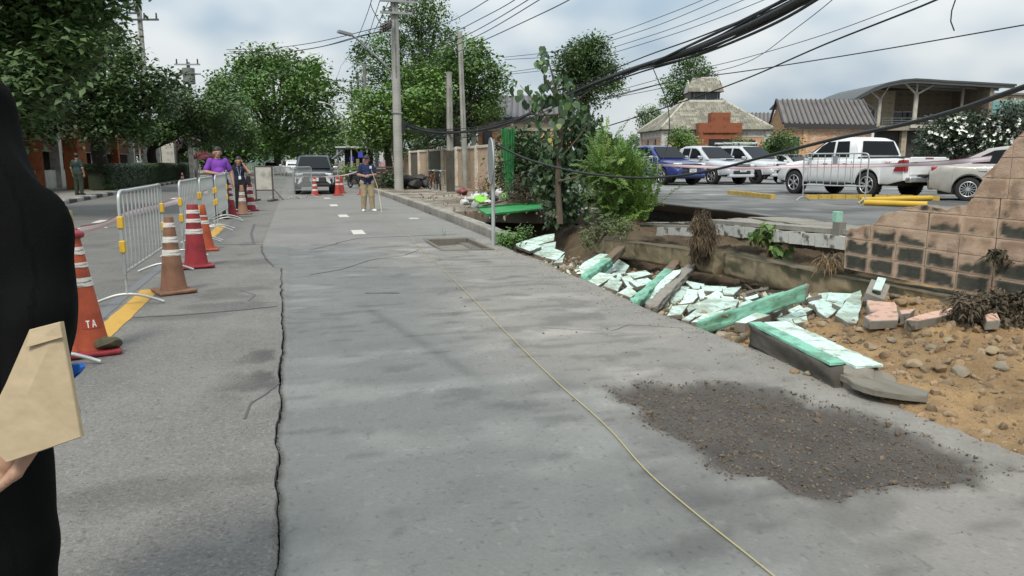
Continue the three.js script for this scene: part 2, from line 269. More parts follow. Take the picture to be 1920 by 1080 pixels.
[[[[-0.7, -9.4], [-0.5, -9.0], [-0.55, -8.6], [-0.24, -8.4]], 0.012], [[[-0.17, -5.3], [-0.26, -5.05], [-0.34, -4.9], [-0.36, -4.6]], 0.02], [[[1.9, -9.6], [2.4, -9.2], [3.0, -9.3], [3.6, -9.0]], 0.014], [[[2.2, -6.6], [2.8, -6.3], [3.1, -6.5], [3.6, -6.2]], 0.012], [[[-3.5, -12], [-3.1, -11], [-3.2, -9.6], [-2.8, -8.4]], 0.014]].forEach(([p, w], i) => part('hairline_crack', ribbon(p, w * 0.7, 0.004, 70 + i, 0.8), tarMat, road));
part('grey_overpaint', ribbon([[-1.96, -6.2], [-1.95, -13]], 0.12, 0.004, 21), mat(0.13, 0.135, 0.14), road);
[[-6.4, -9.75], [-16.4, -19.2], [-24, -27], [-31, -34]].forEach(([a, b], i) => part('yellow_line', ribbon([[-1.74, a], [-1.73, (a + b) / 2], [-1.74, b]], 0.21, 0.005, 30 + i, 0.12), yellowMat, road));
[[-16.1, -17.2], [-21.2, -22.3], [-26.5, -27.6], [-31.8, -32.8], [-37, -38]].forEach(([a, b], i) => part('white_dash', ribbon([[1.3, a], [1.3, b]], 0.26, 0.004, 40 + i, 0.15), lineMat, road));
[[-21, -22], [-33.5, -34.6]].forEach(([a, b], i) => part('white_dash', ribbon([[-4.9, a], [-4.9, b]], 0.2, 0.004, 50 + i), lineMat, road));
part('white_dash', ribbon([[-5.6, -19.2], [-4.3, -19.5]], 0.22, 0.004, 60), lineMat, road); part('white_dash', ribbon([[2.95, -20.1], [3.2, -20.1]], 0.5, 0.004, 63), lineMat, road);

{ // open drain: broken rim and a tilted cover slab
  const [x0, x1, z0, z1] = MH, rim = concreteMat(0.17, 0.155, 0.13), G = thing('drain_opening', 'open rectangular drain in the road with a broken cover slab inside', 'drain', [(x0 + x1) / 2, 0, (z0 + z1) / 2]), w = x1 - x0, l = z1 - z0;
  for (const s of [-1, 1]) { part('rim', box(0.06, 0.14, l + 0.06, s * w / 2, -0.085, 0, 0.012), rim, G); part('rim', box(w - 0.07, 0.14, 0.06, 0, -0.087, s * l / 2, 0.012), rim, G); }
  const c = part('cover_slab', box(w * 0.62, 0.05, l * 0.55, -w * 0.14, -0.10, l * 0.12, 0.012), concreteMat(0.20, 0.185, 0.16), G); c.rotation.z = 0.05; part('cover_slab', box(w * 0.22, 0.05, l * 0.8, w * 0.34, -0.11, 0, 0.012), concreteMat(0.14, 0.13, 0.11), G);
}
// kerbs: cast pieces one behind the other
const rk = rngOf(5);
function kerbRun(name, x, z0, z1, len, h, w, mats, curve = () => 0) {
  const run = new THREE.Group(); run.name = name; run.userData.kind = 'structure'; scene.add(run);
  for (let z = z0, i = 0; z > z1; z -= len, i++) {
    const g = new RoundedBoxGeometry(w, h + 0.25, len - 0.012, 2, 0.03); const p = g.attributes.position;
    for (let q = 0; q < p.count; q++) if (p.getY(q) > 0) p.setX(q, p.getX(q) * 0.86 + 0.008);
    const k = part('kerb_stone', metreUV(g.rotateZ((rk() - 0.5) * 0.03).rotateY((rk() - 0.5) * 0.012).translate(x + curve(z - len / 2), (h - 0.25) / 2 + (rk() - 0.5) * 0.02, z - len / 2)), mats[i % mats.length], run);
    if (i === 0 && name === 'right_kerb') { k.rotation.x = 0.0; }
  } return run;
}
const kerbMats = [M.kerb, concreteMat(0.26, 0.25, 0.225), concreteMat(0.33, 0.315, 0.285)];
kerbRun('right_kerb', 3.94, -13.75, -76, 1.25, 0.17, 0.3, kerbMats, (z) => table([[-80, 0], [-36, 0], [-26, 0.18], [-20, 0.12], [-15, 0], [-13, 0.02]], z));
kerbRun('left_kerb', -8.13, 2, -120, 1.0, 0.15, 0.26, [mat(0.32, 0.32, 0.31, { map: T.dirt }), mat(0.05, 0.05, 0.05, { map: T.dirt })]);
// pavements
const walkMat = new THREE.MeshStandardMaterial({ vertexColors: true, map: again(T.concrete, 0.5), bumpMap: again(T.lumps, 1), bumpScale: 0.02, roughness: 0.95 });
const walkTint = (x, z) => { const d = step(0.38, 0.62, fbm(x * 0.9, z * 0.8, 5, 281)), k = 0.8 + 0.4 * fbm(x * 4, z * 4, 3, 283); return [lerp(0.36, 0.17, d) * k, lerp(0.325, 0.14, d) * k, lerp(0.27, 0.10, d) * k]; };
struct('right_pavement', grid(34, 190, (i, j) => { const x = lerp(4.1, 8.75, i / 34), z = lerp(-20.6 + (x - 4.1) * 0.45, -78, Math.pow(j / 190, 1.5)); const e = j === 0; return V(x, e ? -0.15 : WALK + 0.02 + (fbm(x * 1.2, z * 1.2, 4, 285) - 0.5) * 0.09, z + (e || j === 1 ? (fbm(x * 2.2, 4, 3, 287) - 0.5) * 0.7 : 0)); }, (i, j, p) => walkTint(p.x, p.z)), walkMat);
struct('left_pavement', metreUV(new THREE.BoxGeometry(6, 0.3, 130).translate(-11.26, -0.01, -60)), concreteMat(0.24, 0.235, 0.21));
// car park: weathered concrete deck, open underneath at its edge
const lotMat = new THREE.MeshStandardMaterial({ vertexColors: true, map: again(T.concrete, 0.25), bumpMap: again(T.lumps, 0.8), bumpScale: 0.01, roughness: 0.8 });
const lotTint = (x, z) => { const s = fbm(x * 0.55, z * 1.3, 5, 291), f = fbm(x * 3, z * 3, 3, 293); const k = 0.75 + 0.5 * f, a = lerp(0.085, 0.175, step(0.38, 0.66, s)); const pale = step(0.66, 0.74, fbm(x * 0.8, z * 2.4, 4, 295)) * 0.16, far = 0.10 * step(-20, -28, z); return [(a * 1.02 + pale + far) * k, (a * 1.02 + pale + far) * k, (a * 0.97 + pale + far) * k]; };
struct('car_park_deck', grid(150, 120, (i, j) => { const t = (i - 2) / 148, z = lerp(4, -60, j / 120), e = 9.2 + (fbm(z * 0.9, 2, 3, 297) - 0.5) * 0.18; if (i < 2) return V(e + 0.05 * (1 - i) - (i ? 0 : -0.3), i ? LOT - 0.05 : LOT - 0.26, z); return V(e + t * t * 46 + t * 5, LOT, z); }, (i, j, p) => i < 2 ? [0.10, 0.09, 0.08] : lotTint(p.x, p.z)), lotMat);
struct('car_park_fill', metreUV(new THREE.BoxGeometry(60, 2.2, 60).translate(40.0, LOT - 1.22, -28)), concreteMat(0.12, 0.11, 0.1));

// collapsed strip between road and car park
const dig = [[-22, -1.3], [-18, -1.2], [-16.5, -0.85], [-14.6, -0.58], [-13, -0.52], [-11, -0.45], [-9.5, -0.36], [-8, -0.2], [-7, -0.02], [-6, 0.1], [-5, 0.16], [-3, 0.16], [3, 0.12]];
const shoulder = [[-22, -1.3], [-18, -1.1], [-16.6, -0.6], [-14.8, -0.30], [-13.5, -0.25], [-11, -0.3], [-8.5, -0.3], [-7.2, -0.28], [-6.2, -0.2], [-5.2, -0.06], [-4, -0.03], [3, -0.03]];
function soilY(x, z) {
  const t = step(3.7, 6.2, x); let y = lerp(table(shoulder, z), table(dig, z), t);
  if (x > 5.9) y = lerp(y, table([[-22, -0.1], [-17, -0.3], [-14, -0.15], [-11, 0.02], [-9, 0.15], [3, 0.2]], z), step(z < -14 ? 5.9 : 6.6, z < -14 ? 7.2 : 8.2, x));
  if (x < 3.78) y -= (3.78 - x) * 0.6;
  const rough = table([[-19, 0.35], [-13, 0.3], [-8, 0.16], [-6, 0.2], [3, 0.22]], z) * step(3.6, 4.4, x);
  return y + (fbm(x * 1.3, z * 1.3, 5, 301) - 0.5) * rough + (fbm(x * 6, z * 6, 4, 305) - 0.5) * rough * 0.5 + (fbm(x * 15, z * 15, 2, 307) - 0.5) * 0.05;
}
const soilTint = (x, z) => { const near = step(-9.2, -6.2, z + (fbm(x, z, 3, 311) - 0.5) * 2), k = 0.75 + 0.5 * fbm(x * 2.4, z * 2.4, 4, 313); const a = [0.40, 0.40, 0.41], b = [1.12, 1.02, 0.88]; const wet = 1 - 0.35 * step(0.55, 0.7, fbm(x * 1.1 + 9, z * 1.1, 4, 317)); return a.map((v, i) => lerp(v, b[i], near) * k * wet); };
struct('collapsed_earth', grid(170, 520, (i, j) => { const x = lerp(3.45, 9.9, i / 170), z = lerp(3, -22.3, j / 520); return V(x, soilY(x, z), z); }, (i, j, p) => soilTint(p.x, p.z)), soilMat);
{ // earth bank that closes the far end under the pavement
  struct('earth_bank', grid(50, 10, (i, j) => { const x = lerp(3.9, 9.9, i / 50), y = lerp(-1.5, -0.0, j / 10); return V(x, y, -22.1 - 0.25 * j / 10 + (fbm(x * 2, y * 3, 3, 321) - 0.5) * 0.4); }, (i, j, p) => soilTint(p.x, -15)), soilMat);
  struct('pit_floor', metreUV(new THREE.PlaneGeometry(13, 28).rotateX(-Math.PI / 2).translate(4.5, -1.7, -6)), mat(0.08, 0.065, 0.05, { roughness: 1 }));
}
// gravel and stones
function scatter(name, count, shapes, material, place, seed, label, tints) {
  const r = rngOf(seed), per = Math.ceil(count / shapes.length), root = new THREE.Group(); root.name = numbered(name); scene.add(root); tag(root, label, 'stones', null, 'stuff');
  for (const g of shapes) { const im = new THREE.InstancedMesh(g, material, per); im.name = numbered(name.replace('scattered_', '')); im.userData.kind = 'stuff'; const m = new THREE.Matrix4(), c = new THREE.Color(); for (let i = 0; i < per; i++) { const [p, s] = place(r); m.compose(p, new THREE.Quaternion().setFromEuler(new THREE.Euler(r() * 6, r() * 6, r() * 6)), V(s, s * (0.6 + r() * 0.5), s * (0.8 + r() * 0.4))); im.setMatrixAt(i, m); const k = 0.6 + r() * 0.7, w = r() * 0.12; im.setColorAt(i, c.setRGB(k * tints[0] * (1 + w), k * tints[1], k * tints[2] * (1 - w))); } shade(im); root.add(im); }
}
const pebbles = [rock(1, 1, 1, 0.8, 1, 1), rock(1, 2, 1.1, 0.7, 0.9, 1), rock(1, 3, 0.9, 0.6, 1.1, 1)], stoneMat = mat(1, 1, 1, { roughness: 0.95, map: T.concrete });
scatter('scattered_gravel', 6500, pebbles, stoneMat, (r) => { let x, z; do { x = lerp(1.9, 3.7, r()); z = lerp(-5, -2.4, r()); } while (pitD(x, z) < -0.10 * r()); return [V(x, roadY(x, z) + 0.002, z), 0.0025 + 0.010 * Math.pow(r(), 4) + (r() < 0.006 ? 0.02 : 0)]; }, 11, 'loose gravel lying in the broken patch of road', [0.15, 0.125, 0.10]);
scatter('scattered_road_grit', 1100, pebbles, stoneMat, (r) => { const z = lerp(-13.5, -2.3, r()), side = r() < 0.7; const x = side ? edgeX(z) - Math.abs(r() + r() + r() - 1.5) * 0.5 : lerp(1.6, 3.6, r()); return [V(x, roadY(x, z) + 0.002, z), 0.003 + 0.012 * Math.pow(r(), 4)]; }, 12, 'grit and crumbs along the broken road edge', [0.24, 0.21, 0.18]);
scatter('scattered_soil_clods', 9000, pebbles, stoneMat, (r) => { const z = lerp(-13.8, -2.2, Math.pow(r(), 0.8)), x = lerp(3.75, 6.45, r()); return [V(x, soilY(x, z), z), 0.006 + 0.05 * Math.pow(r(), 6)]; }, 13, 'clods and small stones on the brown dug earth', [0.32, 0.24, 0.155]);
// ---------- walls and buildings ----------
const extrude = (pts, z0, depth, holes = []) => { const s = new THREE.Shape(pts.map((p) => new THREE.Vector2(p[0], p[1]))); for (const h of holes) s.holes.push(new THREE.Path(h.map((p) => new THREE.Vector2(p[0], p[1])))); return metreUV(new THREE.ExtrudeGeometry(s, { depth, bevelEnabled: false }).translate(0, 0, z0)); };
const YAW = camera.rotation.y, FWD = V(-Math.sin(YAW), 0, -Math.cos(YAW));
const hd = (px, py, D) => { const r = sight(px, py); return r.multiplyScalar(D / (r.x * FWD.x + r.z * FWD.z)).add(EYE); };
function site(D, pxc, ground = LOT, turn = 0) { // a place D metres off, its own axes turned to face the road
  const o = hd(pxc, 302, D); o.y = ground; const a = YAW + turn, c = Math.cos(a), s = Math.sin(a);
  return { o, a, l: (px, py, back = 0) => { const p = hd(px, py, D + back).sub(o); return [p.x * c - p.z * s, p.y]; } };
}
const brickTex = tex(512, (u, v) => { const row = Math.floor(v * 32), off = (row % 2) * 0.5, cx = Math.floor(u * 12 + off), fx = u * 12 + off - cx, fy = v * 32 - row; if (fx < 0.06 || fy < 0.14) return [0.44, 0.37, 0.29]; const h = hash(((cx % 12) + 12) % 12, row, 7), k = 0.75 + 0.4 * hash(cx % 12, row, 9); return h < 0.4 ? [0.50 * k, 0.22 * k, 0.115 * k] : h < 0.75 ? [0.54 * k, 0.31 * k, 0.18 * k] : [0.52 * k, 0.40 * k, 0.27 * k]; }, true);
const brickMat = mat(1, 1, 1, { map: again(brickTex, 0.42), roughness: 0.95 }), tanBrick = mat(1.0, 1.0, 0.85, { map: again(brickTex, 0.42), roughness: 0.95 });
const plaster = (r, g, b) => mat(r, g, b, { map: T.dirt, roughness: 0.9 });
const winGlass = new THREE.MeshPhysicalMaterial({ color: lin(0.03, 0.035, 0.04), roughness: 0.08, metalness: 0 });

{ // long boundary wall of the pavement: posts, panels, coping
  const W = thing('boundary_wall', 'long beige boundary wall with white posts beside the pavement', 'wall', [8.8, WALK, -32]);
  const posts = [930, 895, 857.5, 831, 806, 787, 770, 757, 746, 738, 731, 725].map((px) => xp(px, 320, 8.8).z + 32); posts.unshift(1.2);
  const H = 2.2, tones = [[0.58, 0.43, 0.30], [0.52, 0.39, 0.27], [0.60, 0.45, 0.33]], mats = tones.map((c) => concreteMat(...c)), sooty = concreteMat(0.13, 0.115, 0.09);
  const postM = concreteMat(0.74, 0.69, 0.60);
  posts.forEach((z, i) => {
    part('wall_post', box(0.26, H, 0.24, 0, H / 2, z, 0.015), postM, W);
    if (i) { const a = posts[i - 1] - 0.12, b = z + 0.12; part('wall_panel', box(0.10, H - 0.16, a - b, 0.06, (H - 0.16) / 2, (a + b) / 2), i === 5 || i === 7 ? sooty : mats[i % 3], W); part('coping', box(0.2, 0.13, a - b, 0.05, H - 0.085, (a + b) / 2, 0.01), postM, W); }
  });
}
{ // broken block wall on the right
  const WX = 6.5, W = thing('broken_block_wall', 'broken pink block wall with mossy lower courses, its end torn off in steps', 'wall', [WX, 0.25, -5]);
  const prof = [[-7.52, 0.55], [-7.48, 0.72], [-7.2, 0.8], [-7.02, 0.86], [-6.98, 0.93], [-6.75, 1.0], [-6.6, 1.07], [-6.35, 1.1], [-6.1, 1.06], [-5.88, 1.1], [-5.8, 1.2], [-5.67, 1.42], [-5.56, 1.52], [-5.5, 1.62], [-5.42, 1.74], [-5.28, 1.83], [-4.5, 2.15], [-3, 2.2], [-1, 2.25]];
  const top = (z) => table(prof, z) + (fbm(z * 9, 2, 3, 401) - 0.5) * 0.07;
  const bm = new THREE.MeshStandardMaterial({ vertexColors: true, map: again(T.concrete, 1.1), bumpMap: again(T.gritH, 1.4), bumpScale: 0.006, roughness: 0.95 });
  const CW = 0.405, CH = 0.19, rb = rngOf(71);
  const colour = (z, y, u, v, own) => {
    const pink = [0.66, 0.475, 0.345], n1 = fbm(z * 3.3, y * 3.3, 4, 411), n2 = fbm(z * 14, y * 14, 3, 413), k = 0.82 + 0.3 * n1 + 0.1 * n2;
    const face = Math.min(u, 1 - u) * CW, fy = Math.min(v, 1 - v) * CH, inner = step(0.012, 0.034, Math.min(face * 0.8, fy * 1.1) + (n2 - 0.5) * 0.035);
    const damp = clamp(1.5 - (y - 0.25) / 0.50 + (n1 - 0.5) * 2.2 + (0.5 - v) * (0.2 + own * 0.9) + (own - 0.5) * 0.5), worn = inner * step(0.36, 0.6, damp), c = pink.map((q) => q * k);
    const dark = [0.055 + 0.05 * n2, 0.058 + 0.045 * n2, 0.045 + 0.035 * n2], bare = [0.42 * k, 0.275 * k, 0.185 * k];
    const b2 = inner * step(0.45, 0.6, n1 + 0.08) * 0.75; let o = c.map((q, i) => lerp(q, bare[i], b2)); o = o.map((q, i) => lerp(q, dark[i], worn));
    const low = step(0.34, 0.2, y) * 0; return o.map((q) => q * (1 - low));
  };
  for (let r = 0; r < 11; r++) for (let q = 0; q < 14; q++) {
    const off = r > 4 ? 0.06 : -0.02 + rb() * 0.02, z1 = -7.5 + q * CW + off, z0 = z1 + CW, y0 = 0.25 + r * CH, y1 = y0 + CH, nz = 14, ny = 8, gap = 0.0022;
    const zs = [], ys = []; for (let i = 0; i <= nz; i++) zs.push(lerp(z1 + gap, z0 - gap, i / nz));
    const tops = zs.map((z) => Math.min(y1 - gap, top(z))); if (Math.max(...tops) < y0 + 0.03) continue;
    const px = (rb() - 0.5) * 0.008, pos = [], col = [], idx = [];
    const add = (x, y, z, c) => { pos.push(x, y - 0.25, z + 5); col.push(...c); return pos.length / 3 - 1; };
    const F = []; for (let j = 0; j <= ny; j++) for (let i = 0; i <= nz; i++) { const y = lerp(y0 + gap, Math.max(tops[i], y0 + gap), j / ny), e = (i === 0 || i === nz || j === 0 || j === ny) ? 0.003 : 0; const inn = Math.min(i, nz - i) > 1 && Math.min(j, ny - j) > 1; F.push(add(-0.07 + px + e + (inn ? 0.004 : 0) + (fbm(zs[i] * 18, y * 18, 2, 417) - 0.5) * 0.007, y, zs[i], colour(zs[i], y, i / nz, (y - y0) / CH, hash(r, q, 91)))); }
    for (let j = 0; j < ny; j++) for (let i = 0; i < nz; i++) { const a = F[j * (nz + 1) + i], b = a + 1, c = a + nz + 1, d = c + 1; idx.push(a, d, b, a, c, d); }
    const raw = [0.30, 0.24, 0.19], B = [];
    for (let i = 0; i <= nz; i++) { B.push([add(-0.066 + px, Math.max(tops[i], y0 + gap), zs[i], raw), add(0.07, Math.max(tops[i], y0 + gap), zs[i], raw), add(0.07, y0 + gap, zs[i], raw)]); }
    for (let i = 0; i < nz; i++) { idx.push(B[i][0], B[i][1], B[i + 1][1], B[i][0], B[i + 1][1], B[i + 1][0], B[i][1], B[i][2], B[i + 1][2], B[i][1], B[i + 1][2], B[i + 1][1]); }
    const cap = (i) => { const a = add(-0.066 + px, y0 + gap, zs[i], raw), b = add(-0.066 + px, Math.max(tops[i], y0 + gap), zs[i], raw), c = add(0.07, Math.max(tops[i], y0 + gap), zs[i], raw), d = add(0.07, y0 + gap, zs[i], raw); idx.push(a, b, c, a, c, d); }; cap(0); cap(nz);
    const g = new THREE.BufferGeometry(); g.setAttribute('position', new THREE.BufferAttribute(new Float32Array(pos), 3)); g.setAttribute('color', new THREE.BufferAttribute(new Float32Array(col), 3)); g.setIndex(idx); g.computeVertexNormals();
    const uv = new Float32Array(pos.length / 3 * 2); for (let i = 0; i < uv.length / 2; i++) { uv[i * 2] = pos[i * 3 + 2] + pos[i * 3] * 0.7; uv[i * 2 + 1] = pos[i * 3 + 1]; } g.setAttribute('uv', new THREE.BufferAttribute(uv, 2));
    part('concrete_block', g, bm, W);
  }
  // mortar core a little behind the block faces
  const pts = [[-7.46, 0.26]]; for (let z = -7.46; z < -1.9; z += 0.06) pts.push([z, Math.max(0.27, top(z) - 0.025)]); pts.push([-1.9, 0.26]);
  const core = extrude(pts.map(([z, y]) => [z + 5, y - 0.25]), -0.058, 0.116); core.rotateY(-Math.PI / 2); part('mortar_core', core, concreteMat(0.40, 0.27, 0.19), W);
}
// footing beams the wall stood on; the far one has sunk
function roughBeam(a, b, w, h, seed, tint) { // concrete beam with uneven faces; a, b: top centre line
  const L = a.distanceTo(b), n = Math.round(L / 0.06), dir = b.clone().sub(a).normalize(), side = V(dir.z, 0, -dir.x).normalize().multiplyScalar(-1), prof = []; const m = 6;
  for (let i = 0; i < m; i++) prof.push([-0.5 + i / m, 0]); for (let i = 0; i < m; i++) prof.push([0.5, -i / m]); for (let i = 0; i < m; i++) prof.push([0.5 - i / m, -1]); for (let i = 0; i <= m; i++) prof.push([-0.5, -1 + i / m]);
  const g = grid(prof.length - 1, n + 2, (i, j) => { const t = clamp((j - 1) / n), end = j === 0 || j === n + 2, [u, v] = prof[i], p = a.clone().lerp(b, t); const q = end ? 0.05 : 1; const e = (fbm(t * L * 4 + u * 2, v * 3 + seed, 4, 421 + seed) - 0.5) * 0.06; return p.addScaledVector(side, u * w * q + e * Math.sign(u)).add(V(0, (end ? -0.5 * h : v * h) + e * 0.7, 0)); }, (i, j) => tint(prof[i][0], prof[i][1], j / n * L));
  const u = g.attributes.uv, np = prof.length; for (let k = 0; k < u.count; k++) { const i = k % np, j = Math.floor(k / np); u.setXY(k, j / n * L, i / m * 0.3); } return g;
}
const beamMat = new THREE.MeshStandardMaterial({ vertexColors: true, map: again(T.stained, 0.7), bumpMap: again(T.gritH, 1.2), bumpScale: 0.012, roughness: 0.95 });
const beamTint = (moss) => (u, v, l) => { const n = fbm(l * 2.2, v * 3 + u * 3, 4, 431), k = 0.7 + 0.6 * n; const top = v > -0.12 ? 0.55 : 1, m = moss * step(0.5, 0.62, n + 0.25 * (v + 0.6)); return [lerp(0.36, 0.07, m) * k * top, lerp(0.295, 0.075, m) * k * top, lerp(0.19, 0.04, m) * k * top]; };
{
  const B = thing('footing_beam', 'stained concrete footing beam under the pink block wall', 'concrete beam', [6.5, 0.24, -6]); part('beam', roughBeam(V(0, -0.02, 4), V(-0.02, -0.10, -3.95), 0.36, 0.33, 1, beamTint(0.9)), beamMat, B);
  const C = thing('footing_beam', 'sunken stained concrete beam above a dark gap, left of the dead roots', 'concrete beam', [6.45, 0.1, -12]); part('beam', roughBeam(V(0, 0.03, 1.85), V(-0.05, -0.2, -2.9), 0.36, 0.34, 3, beamTint(0.35)), beamMat, C);
  const flake = tex(512, (u, v) => { const f = step(0.26, 0.44, pn(u, v, 6, 6, 441)); const k = 0.75 + 0.25 * pn(u, v, 30, 3, 443); return [lerp(0.14, 0.58, f) * k, lerp(0.13, 0.57, f) * k, lerp(0.11, 0.53, f) * k]; }, true);
  const flakeMat = mat(1, 1, 1, { map: again(flake, 1.2), bumpMap: again(flake, 1.2), bumpScale: 0.006 });
  const white = (a, b, w, h, seed) => { const r = rngOf(seed), L = a.distanceTo(b), n = Math.round(L / 0.3), list = []; for (let i = 0; i < n; i++) { const p = a.clone().lerp(b, i / n), q = a.clone().lerp(b, (i + 1) / n - 0.006); p.y += (r() - 0.5) * 0.012; q.y += (r() - 0.5) * 0.012; list.push(beam(p, q, w * (0.9 + r() * 0.2), h * (0.92 + r() * 0.16))); } return merge(list); };
  const P = thing('painted_plinth', 'flaking white painted plinth between the dead roots and the block wall', 'plinth', [6.8, 0.5, -9.5]);
  part('plinth', white(V(0, 0.03, 1.95), V(0.1, -0.09, -1.55), 0.22, 0.17, 5), flakeMat, P); part('grey_cap', beam(V(0.12, 0.16, 2.0), V(0.16, 0.02, -1.9), 0.3, 0.06), concreteMat(0.26, 0.25, 0.22), P);
  part('short_post', box(0.12, 0.34, 0.12, -0.02, 0.1, 1.45, 0.01), concreteMat(0.2, 0.19, 0.17), P); part('mint_scrap', box(0.10, 0.14, 0.09, 0.0, 0.33, 1.38, 0.008), mat(0.28, 0.52, 0.43, { map: T.dirt }), P);
  const Q = thing('painted_plinth', 'short flaking white plinth left of the dead roots, above the sunken beam', 'plinth', [6.85, 0.24, -12.6]);
  part('plinth', white(V(0, 0.07, 0.85), V(0.05, -0.06, -0.6), 0.2, 0.15, 7), flakeMat, Q); part('grey_cap', beam(V(0.1, 0.17, 1.2), V(0.16, -0.02, -1.5), 0.24, 0.05), concreteMat(0.24, 0.23, 0.2), Q);
  const S = thing('concrete_strip', 'long weathered concrete strip along the car park edge behind the plinth', 'concrete slab', [7.7, 0.5, -9.4]); part('strip', roughBeam(V(-0.15, 0.09, 2.1), V(0.1, 0.0, -2.6), 0.34, 0.10, 9, (u, v, l) => { const k = 0.8 + 0.4 * fbm(l * 3, u * 3, 3, 445); return [0.30 * k, 0.28 * k, 0.24 * k]; }), beamMat, S);
  const S2 = thing('concrete_strip', 'thin tilted concrete strip left of the dead roots, by the dark gap', 'concrete slab', [7.6, 0.34, -12.4]); part('strip', roughBeam(V(0.3, 0.14, 1.0), V(-0.25, -0.10, -2.2), 0.22, 0.07, 11, (u, v, l) => { const k = 0.8 + 0.4 * fbm(l * 3, u * 3, 3, 447); return [0.36 * k, 0.34 * k, 0.29 * k]; }), beamMat, S2);
  const S3 = thing('concrete_strip', 'pale cracked concrete slab lying flat against the car park edge', 'concrete slab', [8.6, 0.42, -10.4]); part('strip', roughBeam(V(0, 0.09, 2.4), V(0.1, 0.06, -2.0), 0.75, 0.10, 13, (u, v, l) => { const k = 0.8 + 0.4 * fbm(l * 2, u * 3, 3, 449); return [0.27 * k, 0.255 * k, 0.22 * k]; }), beamMat, S3);
  const S4 = thing('broken_kerb_slab', 'mossy tilted concrete slab under the bright green bush', 'concrete slab'); S4.position.copy(gp(1115, 400, -0.15)); part('slab', roughBeam(V(-0.75, 0.12, -0.9), V(0.5, -0.12, 1.1), 0.7, 0.16, 15, (u, v, l) => { const k = 0.7 + 0.6 * fbm(l * 2, u * 3, 3, 451); return [0.27 * k, 0.255 * k, 0.19 * k]; }), beamMat, S4);
  const S5 = thing('broken_kerb_slab', 'tilted concrete slab with a smooth top beside the mossy one', 'concrete slab'); S5.position.copy(gp(1140, 392, 0.0)); part('slab', roughBeam(V(-0.45, 0.14, -0.9), V(0.6, -0.1, 0.9), 0.5, 0.14, 17, (u, v, l) => { const k = 0.8 + 0.4 * fbm(l * 2, u * 3, 3, 453); return [0.33 * k, 0.305 * k, 0.245 * k]; }), beamMat, S5);
}
const seamM = mat(0.055, 0.05, 0.05, { roughness: 0.5 });
function seamRoof(name, G, A, B, C, D, n, m, parentLabel) { // standing seam metal slope: A,B ridge ends, C,D eave ends (local points)
  const pan = (t0, t1, lift) => { const p = (u, v) => A.clone().lerp(B, u).lerp(D.clone().lerp(C, u), v); const q = [p(t0, 0), p(t1, 0), p(t1, 1), p(t0, 1)], nor = new THREE.Vector3().crossVectors(q[1].clone().sub(q[0]), q[3].clone().sub(q[0])).normalize(); if (nor.y < 0) nor.negate(); return { q, nor }; };
  for (let i = 0; i < n; i++) { const a = pan(i / n + 0.006 / n, (i + 1) / n - 0.006 / n); part('roof_panel', poly3(a.q, 0.05), m, G); const s = pan((i + 1) / n, (i + 1) / n); s.nor = a.nor; const o = s.nor.clone().multiplyScalar(0.03); part('roof_seam', beam(s.q[0].clone().add(o), s.q[3].clone().add(o), 0.11, 0.14, s.nor), seamM, G); }
}
const roofBrown = mat(0.17, 0.155, 0.15, { roughness: 0.5, metalness: 0.2, map: again(T.dirt, 0.3) }), fasciaM = mat(0.035, 0.03, 0.03, { roughness: 0.6 });
